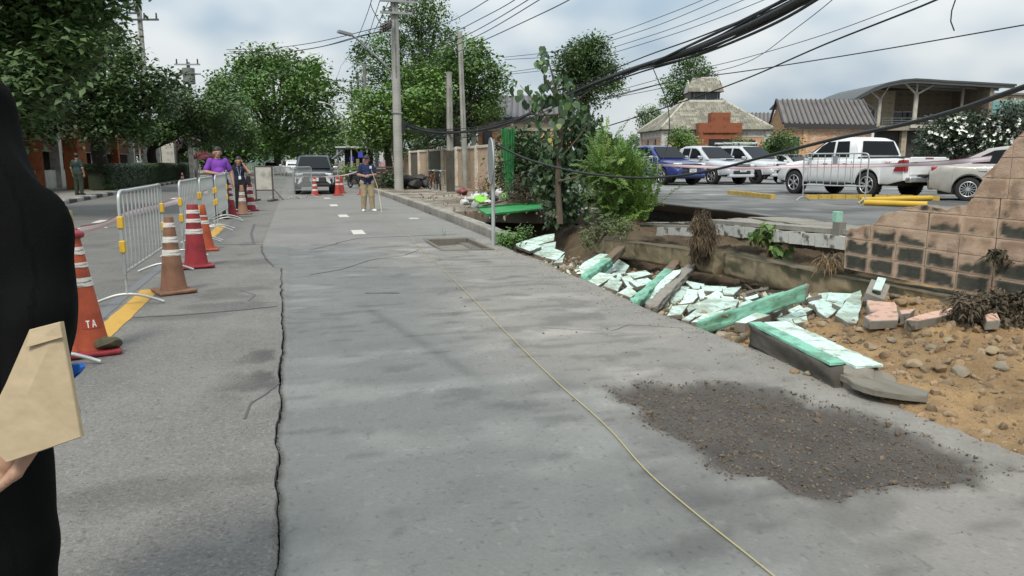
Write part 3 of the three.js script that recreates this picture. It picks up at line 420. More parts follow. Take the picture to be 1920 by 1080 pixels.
{ // shingled pavilion
  const D = 55, S = site(D, 1320), G = thing('pavilion', 'brick pavilion with hipped shingle roof, roof lantern and stepped red brown portal', 'pavilion', S.o, S.a);
  const k = 0.97 * D / FOCAL, X = (px, b = 0) => S.l(px, 302, b)[0], Y = (py, b = 0) => S.l(1320, py, b)[1];
  const x0 = X(1236), x1 = X(1442), e = Y(243), ch = 3.1, back = -11, eave = [[x0, 0.4], [x1, 0.4], [x1 + 0.3, -2.0], [x1 - 0.5, back], [x0 + 1.5, back], [x0 - 0.7, -5.5]];
  const top = [[X(1283, 4.4), -4.4], [X(1347, 4.4), -4.4], [X(1347, 4.4), -4.5], [X(1347, 4.4), -6.6], [X(1283, 4.4), -6.6], [X(1283, 4.4), -4.5]], ty = Y(189, 4.4);
  const sh = new THREE.BoxGeometry(0.29, 0.06, 0.46), items = [], rs = rngOf(77), facets = [];
  for (let f = 0; f < 6; f++) { const a = eave[f], b = eave[(f + 1) % 6], c = top[(f + 1) % 6], d = top[f]; facets.push([V(a[0], e, a[1]), V(b[0], e, b[1]), V(c[0], ty, c[1]), V(d[0], ty, d[1])]); }
  facets.forEach(([a, b, c, d], f) => {
    part('roof_facet', poly3([a, b, c, d], 0.06), mat(0.10, 0.095, 0.085), G);
    if (f === 2 || f === 3) return;
    const h = a.clone().lerp(b, 0.5).distanceTo(c.clone().lerp(d, 0.5)), rows = Math.round(h / 0.36), nor = new THREE.Vector3().crossVectors(b.clone().sub(a), d.clone().sub(a)).normalize(); if (nor.y < 0) nor.negate(); const ex = b.clone().sub(a).normalize(), ez = new THREE.Vector3().crossVectors(ex, nor).normalize();
    for (let r = 0; r < rows; r++) { const t = (r + 0.4) / rows, l = a.clone().lerp(d, t), q = b.clone().lerp(c, t), w = l.distanceTo(q), n = Math.max(1, Math.floor(w / 0.3)); for (let i = 0; i < n; i++) { const p = l.clone().lerp(q, (i + 0.5 + (r % 2) * 0.35 - 0.17) / n).addScaledVector(nor, 0.05 + rs() * 0.02), m = new THREE.Matrix4().makeBasis(ex, nor, ez).multiply(new THREE.Matrix4().makeRotationX(0.17 + rs() * 0.04)); m.setPosition(p); items.push([m, 0.55 + 0.8 * rs() * (0.5 + 0.5 * fbm(p.x, p.y * 2 + p.z, 3, 461))]); } }
  });
  // lantern roof slope shingles too
  const lx0 = X(1293, 5.4), lx1 = X(1336, 5.4), ly0 = Y(171, 4), ly1 = Y(148, 5.4), lz = -4.0, mz = -5.4;
  const lf = [V(X(1284, 4), ly0, lz), V(X(1351, 4), ly0, lz), V(lx1, ly1, mz), V(lx0, ly1, mz)]; part('lantern_roof', poly3(lf, 0.06), mat(0.12, 0.11, 0.1), G); part('lantern_roof', poly3([V(X(1284, 4), ly0, -6.8), V(X(1351, 4), ly0, -6.8), V(lx1, ly1, mz), V(lx0, ly1, mz)], 0.06), mat(0.12, 0.11, 0.1), G);
  { const [a, b, c, d] = lf, nor = new THREE.Vector3().crossVectors(b.clone().sub(a), d.clone().sub(a)).normalize(), ex = V(1, 0, 0), ez = new THREE.Vector3().crossVectors(ex, nor); for (let r = 0; r < 7; r++) { const t = (r + 0.4) / 7, l = a.clone().lerp(d, t), q = b.clone().lerp(c, t), n = Math.floor(l.distanceTo(q) / 0.3); for (let i = 0; i < n; i++) { const m = new THREE.Matrix4().makeBasis(ex, nor, ez).multiply(new THREE.Matrix4().makeRotationX(0.12)); m.setPosition(l.clone().lerp(q, (i + 0.5) / n).addScaledVector(nor, 0.05)); items.push([m, 0.6 + 0.6 * rs()]); } } }
  const im = shade(new THREE.InstancedMesh(sh, mat(0.31, 0.29, 0.235, { map: T.concrete }), items.length)); items.forEach(([m, q], i) => { im.setMatrixAt(i, m); im.setColorAt(i, new THREE.Color().setRGB(q, q, q * 0.96)); }); im.name = 'roof_shingles'; im.userData.kind = 'stuff'; G.add(im);
  const ridgeM = mat(0.46, 0.45, 0.40, { map: T.dirt });
  facets.forEach(([a, , , d], f) => part('ridge_tiles', bar(a.clone().add(V(0, 0.1, 0)), d.clone().add(V(0, 0.1, 0)), 0.11, 6), ridgeM, G)); part('ridge_tiles', bar(V(lx0, ly1 + 0.05, mz), V(lx1, ly1 + 0.05, mz), 0.1, 6), ridgeM, G);
  for (const s of [0, 1]) { const x = s ? X(1347, 5) : X(1286, 5); part('lantern_gable', extrude([[-6.6, ly0], [-4.2, ly0], [mz, ly1 - 0.1]].map(([z, y]) => [z, y]), -0.05, 0.1).rotateY(-Math.PI / 2).translate(x, 0, 0), plaster(0.55, 0.55, 0.52), G); }
  const lw = X(1344, 4.4) - X(1290, 4.4), lc = (X(1344, 4.4) + X(1290, 4.4)) / 2, wy0 = Y(188.5, 4.4), wy1 = Y(170, 4.4);
  part('lantern_body', box(lw, wy1 - wy0 + 0.25, 2.0, lc, (wy0 + wy1) / 2, -5.4), plaster(0.13, 0.13, 0.13), G); const wf = part('lantern_window', box(lw * 0.8, (wy1 - wy0) * 0.85, 0.08, lc, (wy0 + wy1) / 2, -4.34), winGlass, G); for (const q of [-0.4, 0, 0.4]) part('frame', box(0.07, (wy1 - wy0) * 0.9, 0.05, lc + lw * q, (wy0 + wy1) / 2, -4.27), mat(0.2, 0.2, 0.2), wf);
  part('lantern_sill', box(lw + 0.4, 0.22, 0.5, lc, wy0 - 0.12, -4.2), plaster(0.66, 0.66, 0.63), G);
  const wl = [[x0 + 0.3, 0], [x1 - 0.3, 0], [x1 - 0.1, -2.1], [x1 - 0.9, back + 0.4], [x0 + 1.9, back + 0.4], [x0 - 0.3, -5.4]], wy = e - 0.05;
  for (let f = 0; f < 6; f++) { const a = V(wl[f][0], 0, wl[f][1]), b = V(wl[(f + 1) % 6][0], 0, wl[(f + 1) % 6][1]), up = (h) => V(0, h, 0); part('brick_wall', beam(a.clone().add(up((wy - 0.5) / 2)), b.clone().add(up((wy - 0.5) / 2)), 0.25, wy - 0.5), brickMat, G); part('white_band', beam(a.clone().add(up(wy - 0.25)), b.clone().add(up(wy - 0.25)), 0.3, 0.5), plaster(0.55, 0.54, 0.5), G); part('white_column', box(0.45, wy - 0.02, 0.45, a.x, wy / 2 - 0.02, a.z), plaster(0.52, 0.51, 0.48), G); }
  for (const [a, b, y0, y1] of [[1400, 1413, 263, 275]]) part('window', box(X(b) - X(a), Y(y0) - Y(y1), 0.1, X((a + b) / 2), Y((y0 + y1) / 2), 0.12), winGlass, G);
  { const mid = V((wl[0][0] + wl[5][0]) / 2, 0, (wl[0][1] + wl[5][1]) / 2), dir = V(wl[0][0] - wl[5][0], 0, wl[0][1] - wl[5][1]).normalize(), nn = V(-dir.z, 0, dir.x); for (const q of [-1.0, 0.9]) { const c = mid.clone().addScaledVector(dir, q).addScaledVector(nn, -0.05); part('window', beam(c.clone().addScaledVector(dir, -0.25).add(V(0, Y(268), 0)), c.clone().addScaledVector(dir, 0.25).add(V(0, Y(268), 0)), 0.5, 0.6), winGlass, G); } }
  // stepped portal
  const red = mat(0.26, 0.085, 0.04, { map: T.dirt, roughness: 0.85 }), ps = [[1300, 305], [1300, 232], [1322, 232], [1322, 213], [1357, 213], [1357, 232], [1379, 232], [1379, 305]].map(([a, b]) => [X(a), Math.max(0, Y(b))]), door = [[X(1319), 0], [X(1319), Y(262)], [X(1361), Y(262)], [X(1361), 0]];
  part('portal', extrude([...ps, door[3], door[2], door[1], door[0]], 0.2, 1.0), red, G); part('portal_ledge', box(X(1372) - X(1308), 0.1, 0.12, X(1340), Y(249), 1.25), red, G); part('shutter', box(X(1361) - X(1319), Y(264), 0.06, X(1340), Y(264) / 2, 0.5), mat(0.3, 0.3, 0.29, { map: T.dirt }), G); part('door_recess', box(X(1361) - X(1319), 0.35, 0.7, X(1340), Y(262) - 0.18, 0.8), M.black, G);
}
{ // brick house, metal roof
  const D = 60, S = site(D, 1550), G = thing('brick_house', 'brick house with long grey metal roof behind the white pickup', 'house', S.o, S.a), P = (px, py, b = 0) => { const q = S.l(px, py, b); return V(q[0], q[1], -b); };
  const A = P(1458, 187, 4), B = P(1617, 187, 4), C = P(1642, 234), E = P(1471, 231);
  seamRoof('roof', G, A, B, C, E, 18, roofBrown); part('rear_slope', poly3([A, B, P(1640, 205, 9), P(1442, 205, 9)], 0.06), roofBrown, G);
  part('fascia', beam(E.clone().add(V(0, -0.18, 0)), C.clone().add(V(0, -0.18, 0)), 0.12, 0.36), fasciaM, G);
  const w0 = P(1474, 300).x, w1 = P(1634, 300).x, wy = P(1500, 240).y; part('brick_wall', box(w1 - w0, wy, 0.3, (w0 + w1) / 2, wy / 2, -0.5), brickMat, G); part('wall_band', box(w1 - w0, 0.14, 0.1, (w0 + w1) / 2, wy - 0.1, -0.28), plaster(0.5, 0.45, 0.38), G); part('brick_pier', box(0.4, wy, 0.4, w0 + 0.2, wy / 2, -0.42), tanBrick, G); part('brick_pier', box(0.35, wy, 0.35, w0 + 1.5, wy / 2, -0.42), tanBrick, G);
  const gx = P(1441, 300, 8).x; // gable side
  const gs = [V(w0, 0, -0.4), V(gx, 0, -8.6)]; const gm = gs[0].clone().lerp(gs[1], 0.5); const gy = P(1458, 190, 4).y;
  part('gable_wall', (() => { const L = gs[0].distanceTo(gs[1]), g = extrude([[0, 0], [L, 0], [L, wy], [L / 2, gy - 0.1], [0, wy]], 0, 0.2); const d = gs[1].clone().sub(gs[0]).normalize(); g.applyMatrix4(new THREE.Matrix4().makeBasis(d, V(0, 1, 0), new THREE.Vector3().crossVectors(d, V(0, 1, 0)))); return g.translate(gs[0].x, 0, gs[0].z); })(), tanBrick, G);
  part('gable_trim', bar(A.clone().add(V(-0.1, 0.02, 0)), E.clone().add(V(-0.1, 0.0, 0)), 0.1, 5), fasciaM, G);
  part('gable_trim', bar(A.clone().add(V(-0.1, 0.02, 0)), P(1441, 238, 8), 0.1, 5), fasciaM, G);
  const wn = part('window', box(0.65, 1.3, 0.12, P(1493, 270).x, P(1493, 272).y, -0.32), winGlass, G); part('mullion', box(0.06, 1.3, 0.05, P(1493, 270).x, P(1493, 272).y, -0.24), plaster(0.4, 0.35, 0.3), wn);
  const H = thing('brick_house', 'low dark metal roof showing between pavilion and brick house', 'house', hd(1420, 302, 70).setY(LOT), S.a), S2 = site(70, 1420), Q = (px, py, b = 0) => { const q = S2.l(px, py, b); return V(q[0], q[1], -b); };
  seamRoof('roof', H, Q(1395, 212, 3), Q(1462, 212, 3), Q(1462, 240), Q(1395, 240), 9, roofBrown); const hx = Q(1430, 300).x; part('brick_wall', box(3.4, Q(1430, 241).y, 0.3, hx, Q(1430, 241).y / 2, -0.6), brickMat, H);
}
{ // house behind the street trees
  const D = 50, S = site(D, 980), G = thing('brick_house', 'brick house with grey metal roof behind the vine covered tree', 'house', S.o, S.a), P = (px, py, b = 0) => { const q = S.l(px, py, b); return V(q[0], q[1], -b); };
  seamRoof('roof', G, P(900, 180, 4), P(1062, 178, 4), P(1078, 221), P(886, 221), 16, mat(0.13, 0.125, 0.13, { roughness: 0.5, metalness: 0.2 })); const a = P(896, 300).x, b = P(1072, 300).x, wy = P(950, 226).y;
  part('fascia', beam(P(886, 224), P(1078, 224), 0.12, 0.28), fasciaM, G); part('brick_wall', box(b - a, wy, 0.3, (a + b) / 2, wy / 2, -0.5), mat(1.15, 0.95, 0.8, { map: again(brickTex, 0.42) }), G); part('wall_band', box(b - a, 0.6, 0.08, (a + b) / 2, wy - 0.35, -0.3), plaster(0.52, 0.42, 0.33), G);
  const wn = part('window', box(0.62, 1.0, 0.1, P(914, 300).x, P(914, 260).y, -0.32), winGlass, G); for (const q of [-0.2, 0, 0.2]) part('mullion', box(0.03, 1.0, 0.04, P(914, 300).x + q, P(914, 260).y, -0.25), fasciaM, wn); part('end_pier', box(0.3, wy, 0.4, P(888, 300).x, wy / 2, -0.5), plaster(0.6, 0.55, 0.5), G);
}
{ // building under the arched roof
  const D = 76, S = site(D, 1720), G = thing('arched_roof_building', 'beige two storey building under a thin arched canopy roof with branching column', 'building', S.o, S.a), X = (px) => S.l(px, 302)[0], Y = (py) => S.l(1720, py)[1];
  const up = [], lo = []; for (const [px, py] of [[1576, 188], [1592, 178], [1612, 167], [1636, 158], [1660, 153], [1684, 151], [1705, 152], [1740, 154.5], [1790, 157], [1832, 159.5], [1866, 161.5]]) { up.push([X(px), Y(py)]); lo.unshift([X(px), Y(py + 3.5)]); }
  part('arched_roof', extrude([...up, ...lo], -9, 11), mat(0.07, 0.075, 0.075, { roughness: 0.5, metalness: 0.3 }), G);
  for (let i = 0; i < 4; i++) part('roof_rib', extrude([...up.map(([x, y]) => [x, y - 0.18]), ...lo.map(([x, y]) => [x, y - 0.22])], 1.6 - i * 2.4, 0.14), mat(0.3, 0.3, 0.29), G);
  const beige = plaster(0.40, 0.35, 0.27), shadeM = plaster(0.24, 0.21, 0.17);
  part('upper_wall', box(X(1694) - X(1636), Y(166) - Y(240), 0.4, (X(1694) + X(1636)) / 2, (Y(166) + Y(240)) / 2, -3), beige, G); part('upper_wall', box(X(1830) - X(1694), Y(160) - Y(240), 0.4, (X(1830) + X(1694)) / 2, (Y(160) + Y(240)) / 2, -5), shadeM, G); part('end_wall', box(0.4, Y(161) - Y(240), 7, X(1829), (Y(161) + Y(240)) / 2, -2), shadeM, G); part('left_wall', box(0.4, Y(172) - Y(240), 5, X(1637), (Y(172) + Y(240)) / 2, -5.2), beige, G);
  const dr = part('door', box(X(1659) - X(1645), Y(203) - Y(238), 0.1, X(1652), (Y(203) + Y(238)) / 2, -2.72), plaster(0.66, 0.66, 0.64), G); part('door_glass', box(0.3, 0.9, 0.05, X(1653), Y(212), -2.64), winGlass, dr);
  for (const [a, b] of [[1706, 1726], [1730, 1745]]) { const w = part('window', box(X(b) - X(a), Y(205) - Y(226), 0.1, X((a + b) / 2), Y(215), -4.72), winGlass, G); part('frame', box(X(b) - X(a) + 0.15, 0.12, 0.14, X((a + b) / 2), Y(204), -4.7), plaster(0.6, 0.6, 0.58), w); }
  part('balcony_slab', box(X(1765) - X(1636), 0.45, 5, X(1700), Y(241), -1.6), plaster(0.30, 0.27, 0.22), G); part('balcony_light_edge', box(X(1760) - X(1690), 0.3, 0.3, X(1725), Y(238), 1.0), plaster(0.5, 0.48, 0.42), G);
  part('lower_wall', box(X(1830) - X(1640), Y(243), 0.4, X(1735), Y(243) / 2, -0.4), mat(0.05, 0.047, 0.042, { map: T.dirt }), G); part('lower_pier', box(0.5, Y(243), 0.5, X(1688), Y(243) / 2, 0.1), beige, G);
  const col = part('column', bar(V(X(1703), Y(238), 0.4), V(X(1703), Y(176), 0.4), 0.22, 10), plaster(0.55, 0.53, 0.48), G); for (const [a, b] of [[1680, 156], [1703, 155], [1733, 160]]) part('branch', bar(V(X(1703), Y(178), 0.4), V(X(a), Y(b), 0.4), 0.11, 8), plaster(0.55, 0.53, 0.48), col);
  const col2 = part('column', bar(V(X(1637), Y(238), 0.4), V(X(1637), Y(186), 0.4), 0.18, 10), plaster(0.5, 0.48, 0.44), G); for (const [a, b] of [[1615, 169], [1655, 156]]) part('branch', bar(V(X(1637), Y(188), 0.4), V(X(a), Y(b), 0.4), 0.09, 8), plaster(0.5, 0.48, 0.44), col2); part('column', bar(V(X(1788), Y(238), 0.4), V(X(1788), Y(160), 0.4), 0.15, 10), plaster(0.22, 0.2, 0.18), G);
  for (let i = 0; i < 4; i++) part('balcony_rail', bar(V(X(1640), Y(236 - i * 4.5), 0.9), V(X(1764), Y(236 - i * 4.5), 0.9), 0.03, 5), mat(0.15, 0.15, 0.15), G); for (let i = 0; i < 8; i++) part('rail_post', bar(V(lerp(X(1640), X(1764), i / 7), Y(238), 0.9), V(lerp(X(1640), X(1764), i / 7), Y(222), 0.9), 0.03, 5), mat(0.15, 0.15, 0.15), G);
  const S2 = site(80, 1890), H = thing('beige_building', 'flat roofed beige building with teal windows at the right edge', 'building', S2.o, S2.a), X2 = (px) => S2.l(px, 302)[0], Y2 = (py) => S2.l(1890, py)[1];
  part('wall', box(12, Y2(177), 6, X2(1829) + 6, Y2(177) / 2, -3.2), plaster(0.46, 0.40, 0.31), H); part('roof_edge', box(12.4, 0.2, 6.6, X2(1829) + 6, Y2(176), -3.2), mat(0.2, 0.19, 0.18), H); part('corner_strip', box(0.5, Y2(180), 0.12, X2(1833), Y2(180) / 2, -0.14), plaster(0.36, 0.31, 0.24), H);
  for (let i = 0; i < 4; i++) { const w = part('window', box(0.88, Y2(189) - Y2(219), 0.1, X2(1856 + i * 17.5), Y2(204), -0.16), mat(0.16, 0.36, 0.35, { roughness: 0.25 }), H); part('frame', box(0.08, Y2(188) - Y2(220), 0.14, X2(1856 + i * 17.5) - 0.48, Y2(204), -0.14), plaster(0.65, 0.66, 0.64), w); }
}
{ // left side: orange and white building with rolled blinds
  const G = thing('street_building', 'orange and white low building with brown blinds behind the hedge', 'building', [-12.3, WALK, -40]);
  const orange = mat(0.42, 0.125, 0.045, { map: T.dirt }), wh = plaster(0.58, 0.59, 0.56), blind = tex(256, (u, v) => { const k = 0.55 + 0.45 * Math.abs(Math.sin(v * Math.PI * 24)) * (0.8 + 0.2 * pn(u, v, 32, 2, 471)); return [k, k * 0.9, k * 0.8]; }, true);
  part('back_wall', box(0.3, 4.4, 54, -2.6, 2.2, -14), plaster(0.12, 0.11, 0.10), G); part('end_wall', box(2.4, 4.3, 0.3, -1.3, 2.15, 12.7), plaster(0.3, 0.27, 0.24), G); part('roof_slab', box(4.4, 0.3, 54, -1.6, 4.5, -14), plaster(0.3, 0.29, 0.27), G);
  const zs = [8, 4.5, 1.5, -2.2, -5.5, -9, -14, -19.5, -25, -31, -37, -43];
  zs.forEach((z, i) => { part('column', box(0.5, 4.35, 0.55, 0.1, 2.175, z, 0.02), i < 3 || i % 4 === 3 ? orange : wh, G); if (i) { const a = zs[i - 1] - 0.28, b = z + 0.28; part('parapet', box(0.2, 0.95, a - b, 0.0, 0.475, (a + b) / 2), i < 3 ? orange : wh, G); if (i < 3) part('orange_panel', box(0.12, 3.3, a - b, -0.1, 2.65, (a + b) / 2), orange, G); else { const q = part('blind', box(0.05, 2.0, a - b - 0.1, -0.02, 2.95, (a + b) / 2), mat(0.16, 0.075, 0.045, { map: again(blind, 1, 0.45) }), G); part('blind_rod', bar(V(0.03, 1.93, a - 0.05), V(0.03, 1.93, b + 0.05), 0.03, 6), mat(0.3, 0.25, 0.2), q); } } });
  const W = thing('white_pillar', 'white gate pillar beside the flags on the left pavement', 'pillar', hd(318, 302, 58).setY(WALK)); part('shaft', box(0.9, 3.2, 0.9, 0, 1.6, 0, 0.03), plaster(0.66, 0.66, 0.64), W); part('cap', box(1.05, 0.18, 1.05, 0, 3.25, 0, 0.02), plaster(0.5, 0.5, 0.48), W);
}
{ // closing the street far off
  const S = site(128, 515, 0), G = thing('green_gate_building', 'low grey green building behind the green gate at the street end', 'building', S.o, S.a), X = (px) => S.l(px, 302)[0], Y = (py) => S.l(515, py)[1];
  part('wall', box(X(556) - X(470), Y(279), 3, X(513), Y(279) / 2, -2), plaster(0.2, 0.24, 0.21), G); part('roof', box(X(560) - X(466), 0.35, 4.4, X(513), Y(276), -1.8), plaster(0.14, 0.15, 0.14), G); part('light_panel', box(X(555) - X(534), Y(281), 0.1, X(545), Y(281) / 2, -0.4), plaster(0.4, 0.44, 0.42), G);
  const g2 = thing('green_gate', 'green barred gate across the street end behind the parked cars', 'gate', hd(510, 302, 120).setY(0), S.a); const w = 9.2; for (let i = 0; i <= 26; i++) part('gate_bar', cyl(0.05, 0.05, 2.0, -w / 2 + w * i / 26, 0, 0, 6), mat(0.03, 0.17, 0.09), g2); for (const y of [0.25, 1.1, 1.95]) part('gate_rail', box(w, 0.1, 0.08, 0, y, 0), mat(0.03, 0.17, 0.09), g2);
}
// ---------- trees, hedges, shrubs ----------
function leafGeo(L, w, droop = 0.12) { // one folded leaf: 4 triangles, from the stalk along +z
  const p = [[0, 0, 0], [-w, 0.10 * w, L * 0.45], [0, -0.05 * w, L * 0.5], [w, 0.10 * w, L * 0.45], [0, -droop * L, L]];
  const g = new THREE.BufferGeometry(), t = [[0, 2, 1], [0, 3, 2], [1, 2, 4], [2, 3, 4]].flat().flatMap((i) => p[i]); g.setAttribute('position', new THREE.BufferAttribute(new Float32Array(t), 3)); return g;
}
function clumpGeo(n, leaf, R0, seed, hang = 0.3) { // a spray of leaves
  const r = rngOf(seed), out = [];
  for (let i = 0; i < n; i++) { const g = leaf.clone(); const s = 0.7 + r() * 0.6; g.scale(s, s, s); g.rotateX(-0.5 + r() * 1.0 + hang); g.rotateZ((r() - 0.5) * 1.0); g.rotateY(r() * 6.283); const d = V(r() - 0.5, (r() - 0.5) * 0.7, r() - 0.5).normalize().multiplyScalar(R0 * Math.cbrt(r())); g.translate(d.x, d.y, d.z); out.push(g); }
  const g = mergeGeometries(out); g.computeVertexNormals(); return g;
}
const foliage = (r, g, b, o = {}) => new THREE.MeshPhysicalMaterial({ color: lin(r, g, b), roughness: 0.62, side: THREE.DoubleSide, transmission: 0.3, thickness: 0, ...o });
function fillCrown(name, parent, lobes, density, geos, m, seed, opt = {}) { // lobes: {c, r:Vector3} in the parent's space
  const r = rngOf(seed), items = [], tint = opt.tint || 0.5;
  lobes.forEach((L, li) => {
    const n = Math.max(4, Math.round(density * (L.r.x * L.r.y + L.r.y * L.r.z + L.r.x * L.r.z) / 3)), lk = 0.68 + 0.64 * r();
    for (let i = 0; i < n; i++) {
      const u = r() * 2 - 1, a = r() * 6.283, q = Math.sqrt(1 - u * u), d = V(q * Math.cos(a), u, q * Math.sin(a));
      const bump = 0.58 + 0.86 * fbm3(d.x * 2.2 + li * 3.1, d.y * 2.2, d.z * 2.2, 3, seed + 3), k = (0.45 + 0.55 * Math.sqrt(r())) * bump;
      if (d.y < -0.55 && r() < 0.5) continue;
      const p = V(L.c.x + d.x * L.r.x * k, L.c.y + d.y * L.r.y * k, L.c.z + d.z * L.r.z * k);
      if (opt.gaps !== 0 && L.r.x > 0.35) { const q = 1.1 / Math.max(0.5, L.r.x * 0.45); if (fbm3(p.x * q + seed, p.y * q * 1.3, p.z * q, 2, seed + 9) < 0.40) continue; }
      items.push([p, (0.75 + r() * 0.6) * (opt.size || 1), r() * 6.283, (r() - 0.5) * 0.7, (r() - 0.5) * 0.7, lk * (1 - tint / 2 + tint * r()), r()]);
    }
  });
  const c = new THREE.Color(), mtx = new THREE.Matrix4(), per = geos.map(() => []); items.forEach((it, i) => per[i % geos.length].push(it)); const made = [];
  geos.forEach((g, gi) => { const im = new THREE.InstancedMesh(g, m, per[gi].length); per[gi].forEach(([p, s, ry, rx, rz, k, w], i) => { mtx.compose(p, new THREE.Quaternion().setFromEuler(new THREE.Euler(rx, ry, rz)), V(s, s, s)); im.setMatrixAt(i, mtx); const y = opt.warm ? opt.warm * w * w : 0.25 * w * w; im.setColorAt(i, c.setRGB(k * (1 + y), k * (1 + y * 0.45), k * (1 - y * 0.4))); }); im.name = numbered(name); im.userData.kind = 'stuff'; shade(im); parent.add(im); made.push(im); });
  return made;
}
const LEAF = { small: leafGeo(0.16, 0.04), mid: leafGeo(0.24, 0.065), big: leafGeo(0.34, 0.11, 0.25), fine: leafGeo(0.06, 0.014), long: leafGeo(0.34, 0.06, 0.3) };
const CL = { mid: [clumpGeo(26, LEAF.mid, 0.62, 1), clumpGeo(26, LEAF.mid, 0.62, 2)], big: [clumpGeo(16, LEAF.big, 0.7, 3, 0.6), clumpGeo(16, LEAF.big, 0.7, 4, 0.6)], small: [clumpGeo(34, LEAF.small, 0.45, 5), clumpGeo(34, LEAF.small, 0.45, 6)], far: [clumpGeo(22, leafGeo(0.42, 0.13), 1.0, 7), clumpGeo(22, leafGeo(0.42, 0.13), 1.0, 8)], fine: [clumpGeo(60, LEAF.fine, 0.16, 9), clumpGeo(60, LEAF.fine, 0.16, 10)], hedge: [clumpGeo(40, leafGeo(0.07, 0.02), 0.16, 11), clumpGeo(40, leafGeo(0.07, 0.02), 0.16, 12)], frond: [clumpGeo(20, LEAF.long, 0.5, 13, 0.7), clumpGeo(20, LEAF.long, 0.5, 14, 0.7)] };
// lobes measured on the photograph at the tree's distance; each gets its own depth
function treeAt(name, label, category, D, foot, lobes, o) {
  const ground = o.ground ?? 0, base = hd(foot[0], 302, D); base.y = ground; const G = thing(name, label, category, base), r = rngOf(o.seed);
  const mppx = D / FOCAL, L = lobes.map(([px, py, pr, back]) => { const p = hd(px, py, D + (back ?? (r() - 0.5) * (o.deep ?? 5))).sub(base); return { c: p, r: V(pr * mppx, pr * mppx * (o.flat ?? 0.82), pr * mppx * 1.1) }; });
  const tr = o.trunk ?? 0.22, fork = V((r() - 0.5) * 0.5, o.fork ?? 3, (r() - 0.5) * 0.5), lean = o.lean ?? 0;
  const T0 = part('trunk', taperTube([V(0, -0.2, 0), V(lean * 0.3 + 0.05, fork.y * 0.35, 0.03), V(lean * 0.7 - 0.03, fork.y * 0.7, 0), fork.clone().add(V(lean, 0, 0))], [tr * 1.35, tr * 1.0, tr * 0.9, tr * 0.75], 10, 14), o.bark || M.bark, G); fork.x += lean;
  L.forEach((l, i) => { if (i % (o.skip || 1)) return; const m = fork.clone().lerp(l.c, 0.5).add(V((r() - 0.5) * 0.6, 0.3, (r() - 0.5) * 0.6)), lift = V(fork.x, fork.y - 0.3, fork.z); part('branch', taperTube([lift, m, l.c.clone().add(V(0, l.r.y * 0.35, 0))], [tr * 0.55, tr * 0.3, 0.03], 6, 10), o.bark || M.bark, G); });
  fillCrown('crown', G, L, o.density ?? 60, o.geos || CL.mid, o.mat, o.seed, o);
  if (o.extra) o.extra(G, base); return G;
}
const dark1 = foliage(0.056, 0.112, 0.026), dark2 = foliage(0.066, 0.132, 0.028), mid1 = foliage(0.080, 0.170, 0.026), mid2 = foliage(0.088, 0.182, 0.030), lite = foliage(0.125, 0.245, 0.034);
// left side
treeAt('street_tree', 'big dark street tree at the top left, its branches reaching over the road', 'tree', 21, [-160, 400], [[-40, 20, 110], [60, -40, 110], [160, -45, 70], [30, 80, 85], [120, 55, 60], [-30, 160, 90], [60, 160, 55], [195, 12, 36], [90, 120, 45], [150, 95, 40], [30, 215, 45]], { seed: 301, mat: dark2, geos: CL.mid, density: 130, trunk: 0.3, fork: 3.2, deep: 3, bark: M.darkBark, flat: 0.7 });
treeAt('street_tree', 'dark street tree with thick trunk beside the man in dark green', 'tree', 37, [188, 350], [[110, 130, 70], [200, 90, 60], [160, 190, 60], [60, 200, 60], [240, 160, 45], [110, 230, 45], [215, 220, 40], [240, 118, 28], [180, 245, 30], [255, 250, 26], [70, 120, 60], [300, 200, 28], [275, 190, 40], [320, 150, 26], [140, 60, 50]], { seed: 303, mat: dark1, density: 62, trunk: 0.36, fork: 3.0, bark: M.darkBark, ground: WALK, flat: 0.75 });
treeAt('street_tree', 'dark street tree behind the hedge, its trunk between the blinds', 'tree', 52, [286, 320], [[300, 180, 45], [345, 220, 45], [260, 235, 40], [320, 238, 32], [380, 235, 40], [405, 200, 36], [285, 248, 24], [360, 242, 26], [225, 190, 45], [410, 245, 36], [340, 185, 30], [430, 215, 24]], { seed: 305, mat: dark2, density: 48, trunk: 0.33, fork: 2.6, bark: M.darkBark, ground: WALK, flat: 0.75 });
treeAt('street_tree', 'leafy street tree over the white pillar and the flags', 'tree', 60, [330, 322], [[390, 250, 40], [420, 255, 28], [440, 240, 40], [400, 215, 40], [372, 240, 22], [455, 260, 26], [345, 240, 26], [430, 190, 36], [425, 165, 26], [415, 220, 30]], { seed: 307, mat: mid1, density: 46, trunk: 0.34, fork: 2.4, bark: M.darkBark, ground: WALK, flat: 0.75 });
treeAt('street_tree', 'dark tree closing the view behind the hedge and the tents', 'tree', 82, [350, 318], [[330, 285, 30], [370, 275, 34], [410, 285, 34], [445, 285, 28], [300, 280, 26], [250, 275, 26], [395, 300, 22], [350, 300, 22], [430, 302, 18], [220, 290, 24]], { seed: 309, mat: dark2, geos: CL.far, density: 20, trunk: 0.3, fork: 2.2, deep: 6, gaps: 0 });
